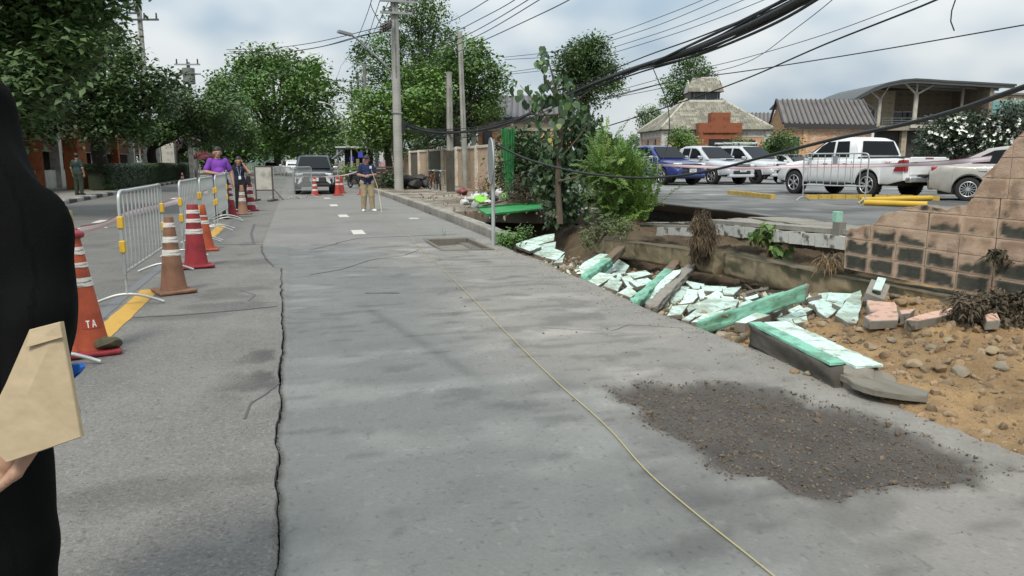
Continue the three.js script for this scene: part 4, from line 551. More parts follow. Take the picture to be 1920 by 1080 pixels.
// trees in the middle distance
treeAt('rain_tree', 'broad green tree left of the power lines, rounded crown', 'tree', 84, [520, 315], [[505, 115, 36], [545, 135, 40], [590, 135, 32], [475, 140, 40], [440, 165, 44], [510, 170, 52], [575, 180, 44], [612, 165, 22], [610, 215, 30], [545, 220, 46], [470, 215, 50], [600, 255, 30], [560, 265, 36], [500, 265, 40], [440, 255, 40], [530, 120, 24], [625, 240, 22], [450, 130, 24], [480, 112, 20]], { seed: 311, mat: mid1, geos: CL.far, density: 17, trunk: 0.4, fork: 4, flat: 0.72, deep: 9, tint: 0.6 });
treeAt('rain_tree', 'lower dark tree below the broad green tree at the street end', 'tree', 100, [560, 318], [[540, 270, 30], [590, 275, 32], [620, 270, 26], [500, 280, 30], [450, 278, 34], [640, 250, 24], [575, 240, 26], [655, 275, 26], [420, 285, 24], [470, 262, 24], [610, 292, 20]], { seed: 313, mat: dark2, geos: CL.far, density: 16, trunk: 0.3, fork: 2.5, deep: 10 });
treeAt('tall_tree', 'tallest tree behind the lamp post, reaching out of the top', 'tree', 66, [800, 312], [[790, 28, 44], [760, 55, 46], [730, 92, 38], [690, 110, 30], [820, 35, 28], [770, 100, 48], [815, 75, 40], [700, 150, 38], [745, 145, 42], [795, 140, 36], [680, 175, 26], [675, 90, 18], [780, 0, 30], [805, 105, 30]], { seed: 321, mat: mid1, geos: CL.mid, density: 26, trunk: 0.34, fork: 6, deep: 6, flat: 0.75, tint: 0.6 });
treeAt('street_tree', 'spreading mid green tree over the boundary wall right of the lamp post', 'tree', 48, [856, 330], [[870, 105, 40], [900, 145, 42], [850, 155, 46], [885, 190, 50], [925, 165, 26], [840, 210, 48], [885, 215, 36], [820, 235, 34], [915, 205, 26], [860, 240, 28], [800, 215, 36], [935, 140, 16], [855, 75, 24], [845, 120, 34], [905, 110, 20], [795, 240, 24]], { seed: 323, mat: mid2, density: 50, trunk: 0.24, fork: 3.4, deep: 6, tint: 0.6 });
treeAt('street_tree', 'bright green pavement tree around the lamp post, dark trunk beside it', 'tree', 44, [728, 345], [[715, 195, 34], [750, 185, 34], [700, 225, 36], [740, 230, 40], [785, 190, 40], [680, 245, 30], [775, 225, 30], [715, 265, 30], [660, 215, 18], [760, 150, 26], [790, 150, 32], [665, 262, 20], [690, 190, 26], [825, 180, 24], [760, 240, 22]], { seed: 325, mat: lite, density: 46, trunk: 0.22, fork: 3.0, deep: 4, tint: 0.6, ground: WALK, bark: M.darkBark });
treeAt('street_tree', 'dark tree filling the gap behind the boundary wall', 'tree', 62, [780, 315], [[760, 270, 40], [830, 280, 36], [880, 275, 32], [720, 280, 30], [800, 250, 40], [690, 285, 28], [850, 240, 30]], { seed: 327, mat: dark2, density: 30, trunk: 0.3, fork: 2.5, deep: 5 });
treeAt('tall_tree', 'dense dark round headed tree behind the vine covered tree', 'tree', 38, [1100, 330], [[1095, 95, 24], [1110, 80, 16], [1078, 110, 22], [1100, 128, 36], [1068, 120, 26], [1135, 130, 26], [1120, 108, 28], [1150, 155, 16], [1085, 160, 32], [1120, 160, 34], [1105, 185, 24], [1060, 150, 22], [1130, 85, 10], [1092, 205, 18]], { seed: 331, mat: dark2, density: 85, trunk: 0.13, fork: 5.2, ground: LOT, deep: 2, geos: CL.small, flat: 0.85 });
treeAt('mango_tree', 'bright tree standing behind the pavilion roof', 'tree', 75, [1275, 305], [[1290, 130, 26], [1310, 120, 20], [1275, 160, 28], [1310, 150, 24], [1262, 190, 22], [1285, 190, 24], [1325, 140, 14], [1300, 108, 10], [1270, 215, 18]], { seed: 333, mat: mid2, geos: CL.mid, density: 40, trunk: 0.3, fork: 5, ground: LOT, deep: 4 });
treeAt('mango_tree', 'small dark round tree left of the pavilion roof', 'tree', 85, [1213, 305], [[1215, 212, 16], [1205, 225, 14], [1225, 225, 14], [1212, 240, 12], [1232, 214, 8]], { seed: 335, mat: mid1, geos: CL.mid, density: 44, trunk: 0.2, fork: 4, ground: LOT, deep: 3 });
treeAt('round_bush', 'small far bush between the bright bush and the pavilion', 'bush', 90, [1186, 305], [[1186, 262, 10], [1176, 270, 10], [1196, 272, 8], [1150, 275, 12], [1130, 268, 10], [1165, 280, 12]], { seed: 337, mat: mid2, geos: CL.mid, density: 40, trunk: 0.12, fork: 1.2, ground: LOT, deep: 3 });
treeAt('round_bush', 'light green bush in front of the pavilion, behind the blue pickup', 'bush', 47, [1278, 305], [[1278, 258, 20], [1262, 266, 16], [1296, 264, 14], [1280, 278, 20]], { seed: 339, mat: lite, geos: CL.small, density: 110, trunk: 0.08, fork: 0.8, ground: LOT, deep: 1.5 });
treeAt('round_bush', 'green bush at the corner of the brick house', 'bush', 44, [1466, 305], [[1466, 262, 18], [1450, 272, 16], [1482, 272, 15], [1464, 285, 20], [1440, 282, 10]], { seed: 341, mat: mid2, geos: CL.small, density: 120, trunk: 0.08, fork: 0.8, ground: LOT, deep: 1.5 });
treeAt('round_bush', 'low bush against the red brown portal', 'bush', 50, [1386, 305], [[1386, 268, 9], [1372, 274, 8], [1396, 274, 9], [1386, 282, 10]], { seed: 343, mat: mid2, geos: CL.small, density: 110, trunk: 0.06, fork: 0.7, ground: LOT, deep: 1 });
// frangipani with white flowers
function frangipani(label, D, foot, lobes, seed, flowers) {
  treeAt('frangipani_tree', label, 'tree', D, foot, lobes, { seed, mat: foliage(0.03, 0.06, 0.022), geos: CL.small, density: 90, trunk: 0.14, fork: 1.4, ground: LOT, deep: 2, extra: (G, base) => {
    const r = rngOf(seed + 1), fl = []; for (let i = 0; i < 5; i++) fl.push(leafGeo(0.085, 0.034).rotateX(-0.5).rotateY(i * 1.2566)); const one = mergeGeometries(fl), many = []; for (let i = 0; i < 3; i++) many.push(one.clone().rotateX((r() - 0.5) * 1.2).rotateZ((r() - 0.5) * 1.2).translate((r() - 0.5) * 0.18, (r() - 0.5) * 0.12, (r() - 0.5) * 0.18)); const bunch = mergeGeometries(many); bunch.computeVertexNormals(); const wm = new THREE.MeshStandardMaterial({ color: lin(0.82, 0.82, 0.74), roughness: 0.6, side: THREE.DoubleSide });
    for (let i = 0; i < flowers; i++) { const l = lobes[Math.floor(r() * lobes.length)], a = r() * 6.283, k = Math.sqrt(r()); const p = hd(l[0] + Math.cos(a) * l[2] * k, l[1] + Math.sin(a) * l[2] * k * 0.85, D - 1.0 - r() * 1.2).sub(base); const f = part('flower_cluster', bunch, wm, G); f.position.copy(p); f.rotation.set(r(), r() * 6, r()); }
  } });
}
frangipani('frangipani tree with white flowers behind the white pickup', 40, [1790, 300], [[1790, 232, 20], [1760, 235, 26], [1815, 232, 28], [1745, 262, 22], [1780, 262, 30], [1820, 262, 28], [1790, 285, 28], [1740, 285, 18], [1835, 285, 24]], 351, 46);
frangipani('frangipani tree with white flowers at the right edge of the car park', 39, [1885, 300], [[1885, 222, 28], [1915, 205, 26], [1860, 240, 24], [1900, 245, 32], [1930, 235, 34], [1870, 270, 28], [1905, 275, 30], [1850, 270, 18]], 353, 46);
// clipped hedge on the left pavement, in three lengths
[[['long clipped hedge on the left pavement, nearest length'], 186, 280], [['middle length of the clipped hedge, behind the small cones'], 281, 322], [['far length of the clipped hedge by the white pillar'], 325, 356]].forEach(([[label], a, b], i) => {
  const pa = xp(a, 318, -9.0), pb = xp(b, 318, -9.0), L = pa.z - pb.z, mid = (pa.z + pb.z) / 2, G = thing('hedge', label, 'hedge', [-9.2, WALK, mid]);
  part('stems', box(0.7, 0.9, L - 0.3, 0, 0.5, 0), mat(0.02, 0.028, 0.012), G);
  const r = rngOf(360 + i), lobes = []; const n = Math.round(L * 420), pts = []; for (let k = 0; k < n; k++) { const f = r(); let p; if (f < 0.45) p = V((r() - 0.5) * 1.1, 1.12 + (r() - 0.5) * 0.16, (r() - 0.5) * L); else p = V(0.5 + (r() - 0.5) * 0.16, 0.1 + r() * 1.05, (r() - 0.5) * L); pts.push(p); }
  const per = [[], []]; pts.forEach((p, k) => per[k % 2].push(p)); per.forEach((list, gi) => { const im = shade(new THREE.InstancedMesh(CL.hedge[gi], foliage(0.036, 0.08, 0.022), list.length)), m = new THREE.Matrix4(), c = new THREE.Color(); list.forEach((p, k) => { m.makeRotationY(r() * 6.28); m.setPosition(p); im.setMatrixAt(k, m); const q = 0.6 + 0.7 * r(); im.setColorAt(k, c.setRGB(q * 1.1, q, q * 0.9)); }); im.name = numbered('leaves'); im.userData.kind = 'stuff'; G.add(im); });
});
// the vine covered young tree with big round leaves, by the pit
{
  const D = 18.6, base = hd(1047, 302, D); base.y = -0.4; const G = thing('vine_covered_tree', 'tall young tree hung with large heart shaped leaves beside the pit', 'tree', base), at = (px, py, b = 0) => hd(px, py, D + b).sub(base);
  part('trunk', taperTube([at(1050, 420), at(1046, 330, 0.1), at(1052, 240), at(1046, 180), at(1030, 120)], [0.09, 0.075, 0.06, 0.045, 0.015], 8, 20), M.wood, G);
  for (const [a, b, c] of [[[1048, 250], [1010, 200], [975, 160]], [[1050, 230], [1080, 190], [1105, 170]], [[1046, 190], [1020, 140], [1018, 105]], [[1048, 300], [1090, 250], [1110, 215]], [[1047, 215], [1000, 215], [985, 190]], [[1047, 340], [1085, 330], [1110, 300]]]) part('branch', taperTube([at(...a), at(...b, -0.2), at(...c, 0.1)], [0.03, 0.02, 0.008], 5, 10), M.wood, G);
  const r = rngOf(371), shape = new THREE.Shape(); shape.moveTo(0, 0); shape.bezierCurveTo(-0.10, -0.06, -0.16, 0.06, -0.11, 0.15); shape.bezierCurveTo(-0.08, 0.20, -0.03, 0.24, 0, 0.27); shape.bezierCurveTo(0.03, 0.24, 0.08, 0.20, 0.11, 0.15); shape.bezierCurveTo(0.16, 0.06, 0.10, -0.06, 0, 0);
  const heart = new THREE.ShapeGeometry(shape, 3); heart.rotateX(Math.PI / 2); { const p = heart.attributes.position; for (let i = 0; i < p.count; i++) p.setY(i, -Math.abs(p.getX(i)) * 0.35 - p.getZ(i) * p.getZ(i) * 1.2); } heart.computeVertexNormals();
  const lm = [foliage(0.045, 0.10, 0.034), foliage(0.07, 0.15, 0.04), foliage(0.05, 0.09, 0.05), foliage(0.12, 0.23, 0.05)], yel = foliage(0.42, 0.40, 0.06), pale = foliage(0.30, 0.36, 0.14);
  const zones = [[1018, 105, 13, 22, 18], [1018, 125, 12, 18, 8], [975, 165, 22, 18, 18], [1000, 185, 18, 12, 12], [1045, 165, 34, 30, 50], [1015, 190, 20, 24, 20], [985, 195, 10, 8, 6], [1060, 205, 34, 34, 46], [1090, 215, 24, 30, 26], [1035, 240, 30, 30, 30], [1005, 205, 12, 20, 10], [1040, 285, 36, 30, 32]];
  for (const [px, py, rx, ry, n] of zones) for (let i = 0; i < n; i++) { const a = r() * 6.283, k = Math.sqrt(r()); const lf = part('large_leaf', heart, lm[Math.floor(r() * r() * 4)], G); lf.position.copy(at(px + Math.cos(a) * rx * k, py + Math.sin(a) * ry * k, (r() - 0.5) * 1.0)); lf.rotation.set(0.5 + r() * 1.0, r() * 6.283, (r() - 0.5) * 0.8, 'YXZ'); lf.scale.setScalar(0.40 + r() * 0.36); }
  for (const [px, py, m, s] of [[1048, 232, pale, 0.9], [1031, 259, yel, 0.75]]) { const lf = part('large_leaf', heart, m, G, m === yel ? 'yellowed leaf' : 'pale leaf'); lf.position.copy(at(px, py, -0.9)); lf.rotation.set(1.2, -0.2, 0.1, 'YXZ'); lf.scale.setScalar(s * 0.55); }
  // lower, denser leaves
  const lob = [[1050, 300, 40], [1080, 260, 36], [1040, 350, 36], [1075, 345, 42], [1100, 300, 36], [1060, 385, 30], [1010, 330, 20], [1095, 230, 22], [1110, 260, 24], [1045, 400, 22]].map(([px, py, pr]) => ({ c: at(px, py, 0.5 + r() * 0.6), r: V(pr, pr, pr * 0.9).multiplyScalar(D / FOCAL) }));
  fillCrown('lower_leaves', G, lob, 260, [clumpGeo(9, leafGeo(0.15, 0.06, 0.3), 0.22, 15, 0.8), clumpGeo(9, leafGeo(0.15, 0.06, 0.3), 0.22, 16, 0.8)], foliage(0.05, 0.10, 0.04), 373);
}
// shrubs between pavement and car park
function shrub(name, label, D, base, lobes, m, geos, density, seed, o = {}) { const b = hd(base[0], base[1], D), G = thing(name, label, o.category || 'bush', b), r = rngOf(seed); const L = lobes.map(([px, py, pr]) => ({ c: hd(px, py, D + (r() - 0.3) * (o.deep ?? 0.8)).sub(b), r: V(pr, pr * 0.9, pr).multiplyScalar(D / FOCAL) })); L.forEach((l) => part('stem', taperTube([V((r() - 0.5) * 0.1, -0.1, 0), l.c.clone().multiplyScalar(0.5).add(V((r() - 0.5) * 0.1, 0.05, 0)), l.c], [0.02, 0.014, 0.005], 5, 8), M.wood, G)); fillCrown('leaves', G, L, density, geos, m, seed, o); return G; }
{ // feathery bush: arching sprays of small leaflets
  const D = 15.2, base = hd(1160, 425, D), G = thing('feathery_bush', 'bright green feathery bush leaning over the dark gap, in front of the blue pickup', 'bush', base), r = rngOf(381), sprays = [0, 1, 2].map((k) => { const out = [], q = rngOf(60 + k), L = 0.42 + 0.1 * k; for (let i = 0; i < 30; i++) { const t = (i + 1) / 31, y = Math.sin(t * 1.5) * 0.18 * L, z = t * L; for (const s of [-1, 1]) { const g = leafGeo(0.075 * (1 - t * 0.45) * (0.7 + q() * 0.6), 0.013, 0.2); g.rotateX((q() - 0.5) * 0.9).rotateY(s * (0.9 + q() * 0.4)).translate((q() - 0.5) * 0.03, y + (q() - 0.5) * 0.03, z); out.push(g); } } const g = mergeGeometries(out); g.computeVertexNormals(); return g; });
  const stems = [], m = foliage(0.125, 0.26, 0.04, { transmission: 0.35 }), per = [[], [], []];
  for (const [px, py] of [[1118, 285], [1140, 268], [1165, 290], [1192, 318], [1222, 350], [1225, 385], [1100, 310], [1112, 350], [1150, 330], [1180, 360], [1205, 408], [1135, 395], [1170, 400], [1195, 340], [1130, 320], [1160, 365]]) {
    const tip = hd(px, py, D + (r() - 0.5) * 1.1).sub(base), c = new THREE.CatmullRomCurve3([V((r() - 0.5) * 0.15, -0.1, (r() - 0.5) * 0.15), tip.clone().multiplyScalar(0.5).add(V((r() - 0.5) * 0.25, 0.16, (r() - 0.5) * 0.2)), tip]); part('stem', taperTube(c.points, [0.016, 0.010, 0.004], 5, 10), M.wood, G);
    for (let i = 0; i < 46; i++) { const t = 0.14 + 0.86 * Math.sqrt(r()), p = c.getPoint(Math.min(1, t)), a = r() * 6.283; per[i % 3].push([p.add(V((r() - 0.5) * 0.16, (r() - 0.5) * 0.14, (r() - 0.5) * 0.16)), new THREE.Euler(-0.5 - r() * 0.8 + (r() < 0.25 ? 1.2 : 0), a, (r() - 0.5) * 0.5, 'YXZ'), 0.55 + r() * 0.6, 0.7 + r() * 0.6, r()]); }
  }
  per.forEach((list, k) => { const im = shade(new THREE.InstancedMesh(sprays[k], m, list.length)), M4 = new THREE.Matrix4(), c = new THREE.Color(); list.forEach(([p, e, s, q, w], i) => { M4.compose(p, new THREE.Quaternion().setFromEuler(e), V(s, s, s)); im.setMatrixAt(i, M4); im.setColorAt(i, c.setRGB(q * (1 + 0.35 * w), q, q * 0.9)); }); im.name = numbered('leaves'); im.userData.kind = 'stuff'; G.add(im); });
}
shrub('weedy_bush', 'dark green bush behind the upright green metal sheet', 25, [990, 350], [[985, 270, 30], [1010, 290, 36], [975, 310, 34], [1005, 325, 36], [1035, 320, 30], [965, 265, 16], [1000, 255, 16], [990, 345, 28]], foliage(0.04, 0.088, 0.026), CL.small, 140, 383, { deep: 1.5 });
shrub('weedy_bush', 'yellowish green bush left of the upright green metal sheet', 31, [940, 350], [[938, 300, 12], [940, 325, 14], [936, 345, 12]], foliage(0.08, 0.13, 0.03), CL.small, 140, 384, { deep: 0.8 });
shrub('weedy_bush', 'light green weeds behind the feathery bush by the car park', 24, [1130, 330], [[1120, 285, 24], [1150, 290, 20], [1175, 300, 20], [1150, 310, 24], [1200, 320, 14], [1110, 262, 18]], foliage(0.10, 0.19, 0.04), CL.small, 160, 385, { deep: 1.5 });
shrub('dry_bush', 'brown dead bush on the trash, right of the upright green metal sheet', 22, [985, 385], [[975, 350, 22], [1000, 345, 22], [1000, 370, 20], [965, 365, 14]], mat(0.075, 0.055, 0.035, { side: THREE.DoubleSide }), [clumpGeo(26, leafGeo(0.14, 0.012), 0.25, 17), clumpGeo(26, leafGeo(0.14, 0.012), 0.25, 18)], 160, 386);
shrub('dry_bush', 'thin reddish dry weeds against the boundary wall by the signpost', 30, [905, 370], [[895, 345, 14], [910, 340, 14], [890, 358, 12], [912, 358, 10]], mat(0.17, 0.09, 0.05, { side: THREE.DoubleSide }), [clumpGeo(26, leafGeo(0.14, 0.010), 0.25, 27)], 60, 387);
shrub('low_bush', 'small green bush at the foot of the lamp post', 38.5, [742, 352], [[727, 338, 12], [742, 335, 14], [756, 340, 11], [765, 345, 8], [735, 345, 10]], foliage(0.05, 0.10, 0.028), CL.small, 120, 388);
shrub('low_bush', 'yellow green bush behind the motorcycle', 50, [665, 335], [[662, 322, 12], [680, 322, 12], [650, 324, 8]], foliage(0.12, 0.2, 0.03), CL.small, 120, 389);
shrub('weed_tuft', 'small weed with heart shaped leaves growing from the painted plinth', 11.0, [1440, 470], [[1440, 428, 14], [1452, 440, 14], [1425, 440, 12], [1458, 455, 12], [1462, 472, 7]], foliage(0.10, 0.20, 0.04), [clumpGeo(6, leafGeo(0.10, 0.045, 0.3), 0.09, 19, 0.9), clumpGeo(6, leafGeo(0.10, 0.045, 0.3), 0.09, 20, 0.9)], 800, 390, { deep: 0.2, warm: 0.8, category: 'plant' });
shrub('dead_roots', 'brown dead roots hanging over the broken beam end', 11.6, [1318, 470], [[1315, 415, 13], [1322, 430, 15], [1310, 445, 13], [1322, 455, 13], [1312, 470, 12], [1318, 400, 9], [1330, 440, 11]], mat(0.10, 0.075, 0.05, { side: THREE.DoubleSide }), [clumpGeo(30, leafGeo(0.16, 0.006, 0.5), 0.07, 21, 1.2), clumpGeo(30, leafGeo(0.16, 0.006, 0.5), 0.07, 22, 1.2)], 1500, 391, { deep: 0.2, category: 'roots' });
shrub('dead_roots', 'dry roots and twigs at the left foot of the block wall', 9.2, [1585, 520], [[1575, 480, 14], [1590, 495, 12], [1560, 495, 12], [1570, 515, 10], [1550, 480, 8]], mat(0.15, 0.11, 0.065, { side: THREE.DoubleSide }), [clumpGeo(16, leafGeo(0.2, 0.005, 0.4), 0.1, 23, 0.8)], 500, 392, { deep: 0.2, category: 'roots' });
shrub('withered_bush', 'withered dark bush lying on the earth at the right edge', 6.4, [1850, 640], [[1830, 600, 36], [1870, 590, 40], [1905, 605, 40], [1850, 630, 34], [1895, 635, 36], [1925, 620, 36], [1815, 575, 20], [1860, 560, 18], [1925, 580, 28]], mat(0.075, 0.06, 0.04, { side: THREE.DoubleSide }), [clumpGeo(40, leafGeo(0.07, 0.008, 0.4), 0.1, 25, 0.3), clumpGeo(40, leafGeo(0.05, 0.014, 0.5), 0.1, 26, 0.3)], 1700, 393, { deep: 0.5 });
shrub('weed_tuft', 'dark weed sprouting from the mossy block wall', 7.0, [1885, 505], [[1885, 475, 14], [1872, 480, 12], [1900, 482, 10], [1885, 495, 10]], mat(0.04, 0.04, 0.022, { side: THREE.DoubleSide }), [clumpGeo(22, leafGeo(0.06, 0.010, 0.5), 0.07, 28, 0.6)], 900, 394, { deep: 0.1, category: 'plant' });
shrub('weed_tuft', 'fresh green weeds by the kerb end below the signpost', 14.2, [960, 452], [[942, 446, 5], [955, 449, 5], [968, 446, 4], [950, 452, 4], [985, 436, 3]], foliage(0.10, 0.24, 0.03), CL.fine, 900, 395, { deep: 0.3, category: 'plant' });
shrub('weed_tuft', 'sparse weeds on the earth bank below the feathery bush', 13.6, [1120, 445], [[1120, 430, 12], [1140, 420, 14], [1105, 455, 10], [1160, 430, 12], [1095, 440, 7], [1180, 425, 9]], foliage(0.09, 0.13, 0.04), CL.fine, 420, 396, { deep: 0.6, category: 'plant' });
{ const p = gp(832, 450, -0.1), G = thing('weed_tuft', 'single sprig standing in the open drain', 'plant', p); for (const [x, y, z] of [[0.05, 0.2, 0], [-0.03, 0.26, 0.02], [0.01, 0.16, 0.05]]) part('stem', bar(V(0, 0, 0), V(x, y, z), 0.004, 4, 0.002), M.wood, G); const lf = leafGeo(0.06, 0.016); lf.computeVertexNormals(); for (let i = 0; i < 7; i++) { const l = part('leaf', lf, dark2, G); l.position.set(0.02 * Math.cos(i * 2), 0.08 + 0.025 * i, 0.02 * Math.sin(i * 2)); l.rotation.y = i * 2.1; } }
// ---------- vehicles (local axes: +x forward, +z the driver's right) ----------
function loftShell(stations, section, caps = true) { // section(s) -> half profile [[z,y]...] from the lower edge to the centre line
  const half = stations.map(section), m = half[0].length, n = 2 * m - 1, pos = [], idx = [];
  half.forEach((h, i) => { for (let k = 0; k < n; k++) { const q = k < m ? h[k] : h[n - 1 - k], s = k < m ? 1 : -1; pos.push(stations[i].x, q[1], q[0] * s); } });
  for (let i = 0; i < stations.length - 1; i++) for (let k = 0; k < n - 1; k++) { const a = i * n + k, b = a + 1, c = a + n, d = c + 1; idx.push(a, b, d, a, d, c); }
  if (caps) for (const i of [0, stations.length - 1]) { const c = pos.length / 3; let y = 0; for (let k = 0; k < n; k++) y += pos[(i * n + k) * 3 + 1]; pos.push(stations[i].x, y / n, 0); for (let k = 0; k < n; k++) { const a = i * n + k, b = i * n + (k + 1) % n; if (i) idx.push(c, a, b); else idx.push(c, b, a); } }
  const g = new THREE.BufferGeometry(); g.setAttribute('position', new THREE.BufferAttribute(new Float32Array(pos), 3)); g.setIndex(idx); return metreUV(toCreasedNormals(g, 0.62));
}
const carGlass = new THREE.MeshPhysicalMaterial({ color: lin(0.010, 0.012, 0.014), roughness: 0.05, specularIntensity: 0.22 });
const chrome = mat(0.6, 0.61, 0.62, { metalness: 0.9, roughness: 0.22 }), trim = mat(0.02, 0.02, 0.021, { roughness: 0.6 }), lampGlass = new THREE.MeshPhysicalMaterial({ color: lin(0.6, 0.62, 0.64), roughness: 0.12, clearcoat: 1 }), tailRed = new THREE.MeshPhysicalMaterial({ color: lin(0.28, 0.012, 0.012), roughness: 0.15, clearcoat: 1 }), alloy = mat(0.5, 0.51, 0.52, { metalness: 0.7, roughness: 0.35 });
const paint = (r, g, b) => new THREE.MeshPhysicalMaterial({ color: lin(r, g, b), roughness: 0.38, metalness: 0.05, clearcoat: 0.8, clearcoatRoughness: 0.12, map: again(T.cloth, 0.2) });
const plateTex = (() => { const c = document.createElement('canvas'); c.width = 128; c.height = 56; const x = c.getContext('2d'); x.fillStyle = '#d9dbd8'; x.fillRect(0, 0, 128, 56); x.strokeStyle = '#55585a'; x.lineWidth = 3; x.strokeRect(3, 3, 122, 50); x.fillStyle = '#3a3d40'; for (let i = 0; i < 6; i++) x.fillRect(14 + i * 17, 12 + (i % 2), 9, 17); x.fillRect(30, 37, 66, 7); const t = new THREE.CanvasTexture(c); t.colorSpace = THREE.SRGBColorSpace; return t; })();
const plateMat = new THREE.MeshStandardMaterial({ map: plateTex, roughness: 0.5 });
const wheelCache = new Map();
function wheelGeo(d, w, spokes) {
  const key = [d, w, spokes].join(); if (wheelCache.has(key)) return wheelCache.get(key);
  const r = d / 2, ri = r * 0.66, p = [[ri, -w / 2 + 0.01], [ri + 0.02, -w / 2], [r * 0.93, -w / 2], [r * 0.985, -w * 0.36], [r, -w * 0.2], [r, w * 0.2], [r * 0.985, w * 0.36], [r * 0.93, w / 2], [ri + 0.02, w / 2], [ri, w / 2 - 0.01], [ri - 0.03, 0]].map(([a, b]) => new THREE.Vector2(a, b));
  const tyre = new THREE.LatheGeometry(p, 28).rotateX(Math.PI / 2), tread = [tyre]; for (let i = 0; i < 28; i++) { const b = new THREE.BoxGeometry(0.018, 0.02, w * 0.9).translate(0, r - 0.002, 0); b.rotateZ(i / 28 * 6.2832); tread.push(b); }
  const rim = [new THREE.CylinderGeometry(ri, ri, w * 0.8, 26, 1, true).rotateX(Math.PI / 2), new THREE.TorusGeometry(ri - 0.012, 0.018, 6, 30).translate(0, 0, w * 0.44), new THREE.CylinderGeometry(ri * 0.24, ri * 0.28, 0.05, 12).rotateX(Math.PI / 2).translate(0, 0, w * 0.40)];
  for (let i = 0; i < spokes; i++) { const s = new THREE.BoxGeometry(ri * (spokes > 8 ? 0.10 : 0.24), ri * 0.86, 0.03); const q = s.attributes.position; for (let k = 0; k < q.count; k++) if (q.getY(k) < 0) q.setX(k, q.getX(k) * 0.6); s.translate(0, ri * 0.55, w * 0.38); s.rotateZ(i / spokes * 6.2832); rim.push(s); }
  const hub = new THREE.CylinderGeometry(ri * 0.97, ri * 0.97, 0.02, 24).rotateX(Math.PI / 2).translate(0, 0, w * 0.12), out = { tyre: merge(tread), rim: merge(rim), disc: plain(hub) }; wheelCache.set(key, out); return out;
}
function makeCar(name, label, category, o, p, heading, group) {
  const G = thing(name, label, category, p, Math.atan2(-heading[1], heading[0]), group), L = o.L, W = o.W / 2, xf = L / 2, xr = -L / 2, d = o.wheel, r = d / 2, ax = o.axles, m = o.paint, gap = r + 0.07;
  const arch = (x) => { for (const a of ax) { const q = Math.abs(x - a); if (q < gap) return r + Math.sqrt(gap * gap - q * q) * 0.98; } return 0; };
  const xs = new Set([xr, xr + 0.02, xr + 0.08, xr + 0.18, xf - 0.18, xf - 0.08, xf - 0.02, xf]); for (let x = xr + 0.3; x < xf - 0.25; x += 0.2) xs.add(+x.toFixed(3)); for (const a of ax) for (let k = -8; k <= 8; k++) xs.add(+(a + Math.sin(k / 8 * Math.PI / 2) * gap * 0.999).toFixed(4)); for (const [x] of o.top) xs.add(x);
  for (const a of ax) { xs.add(a - gap - 0.004); xs.add(a + gap + 0.004); }
  const plan = (x) => { const f = Math.max(0, x - (xf - 0.75)) / 0.75, b = Math.max(0, (xr + 0.35) - x) / 0.35; return W * (1 - 0.16 * f * f - 0.07 * b * b); };
  const topAt = (x) => table(o.top, x), beltAt = (x) => Math.min(table(o.belt, x), topAt(x) - 0.015), sill = (x) => table([[xr, o.sillR ?? o.sill + 0.12], [xr + 0.5, o.sill], [xf - 0.6, o.sill], [xf, o.sill + 0.06]], x);
  const st = [...xs].sort((a, b) => a - b).map((x) => ({ x }));
  part('body', loftShell(st, ({ x }) => { const w = plan(x), t = topAt(x), s = beltAt(x), a = arch(x), y0 = Math.min(Math.max(sill(x), a), s - 0.06), h = s - y0, fl = a ? 0.03 : 0; const e = x <= xr + 0.001 || x >= xf - 0.001 ? 0.93 : 1; return [[(w - 0.035 + fl) * e, y0], [(w - 0.006 + fl) * e, y0 + 0.04], [(w + fl * 0.6) * e, y0 + h * 0.4], [(w - 0.004) * e, y0 + h * 0.72], [(w - 0.02) * e, s - 0.045], [(w - 0.06) * e, s + 0.002], [(w - 0.14) * e, lerp(s, t, 0.55)], [w * 0.5 * e, lerp(s, t, 0.95)], [0, t]]; }), m, G);
  // dark underbody and wheel wells
  part('underbody', box(L - 0.5, 0.30, o.W - 0.30, 0, o.sill + 0.10, 0), trim, G); for (const a of ax) part('wheel_well', box(gap * 2, 0.38, o.W - 0.5, a, r + 0.18, 0), M.black, G);
  // cabin
  const c = o.cabin, wB = W - 0.05, wR = W - (c.tumble ?? 0.2), roofY = c.roof, yB = c.belt, wAt = (y) => lerp(wB, wR, clamp((y - yB) / (roofY - yB)));
  const topC = (x) => table(c.line, x), xsC = new Set(); for (let i = 0; i <= 40; i++) xsC.add(+lerp(c.line[0][0], c.line[c.line.length - 1][0], i / 40).toFixed(3)); for (const [x] of c.line) xsC.add(x);
  part('cabin', loftShell([...xsC].sort((a, b) => a - b).map((x) => ({ x })), ({ x }) => { const t = Math.max(topC(x), yB + 0.012), h = t - yB, q = Math.min(0.09, h * 0.4); return [[wB, yB - 0.02], [wAt(yB + h * 0.5), yB + h * 0.5], [wAt(t - q) - 0.005, t - q], [wAt(t) - q * 0.45, t - q * 0.3], [wAt(t) - q * 1.3, t], [wAt(t) * 0.5, t + 0.012], [0, t + 0.018]]; }), m, G);
  const sidePanel = (pts, s, lift = 0.008) => poly3(pts.map(([x, y]) => V(x, y, s * (wAt(y) + lift))), 0.004), across = (pts, lift) => { const q = pts.map(([x, y, z]) => V(x, y, z)); return poly3(q, 0.004).translate(lift[0], lift[1], 0); };
  for (const s of [1, -1]) for (const w of c.windows) part('side_window', sidePanel(w, s), carGlass, G);
  const wsB = c.ws[0], wsT = c.ws[1]; part('windscreen', across([[wsB[0], wsB[1], -(wAt(wsB[1]) - 0.09)], [wsB[0], wsB[1], wAt(wsB[1]) - 0.09], [wsT[0], wsT[1], wAt(wsT[1]) - 0.14], [wsT[0], wsT[1], -(wAt(wsT[1]) - 0.14)]], [0.03, 0.03]), carGlass, G);
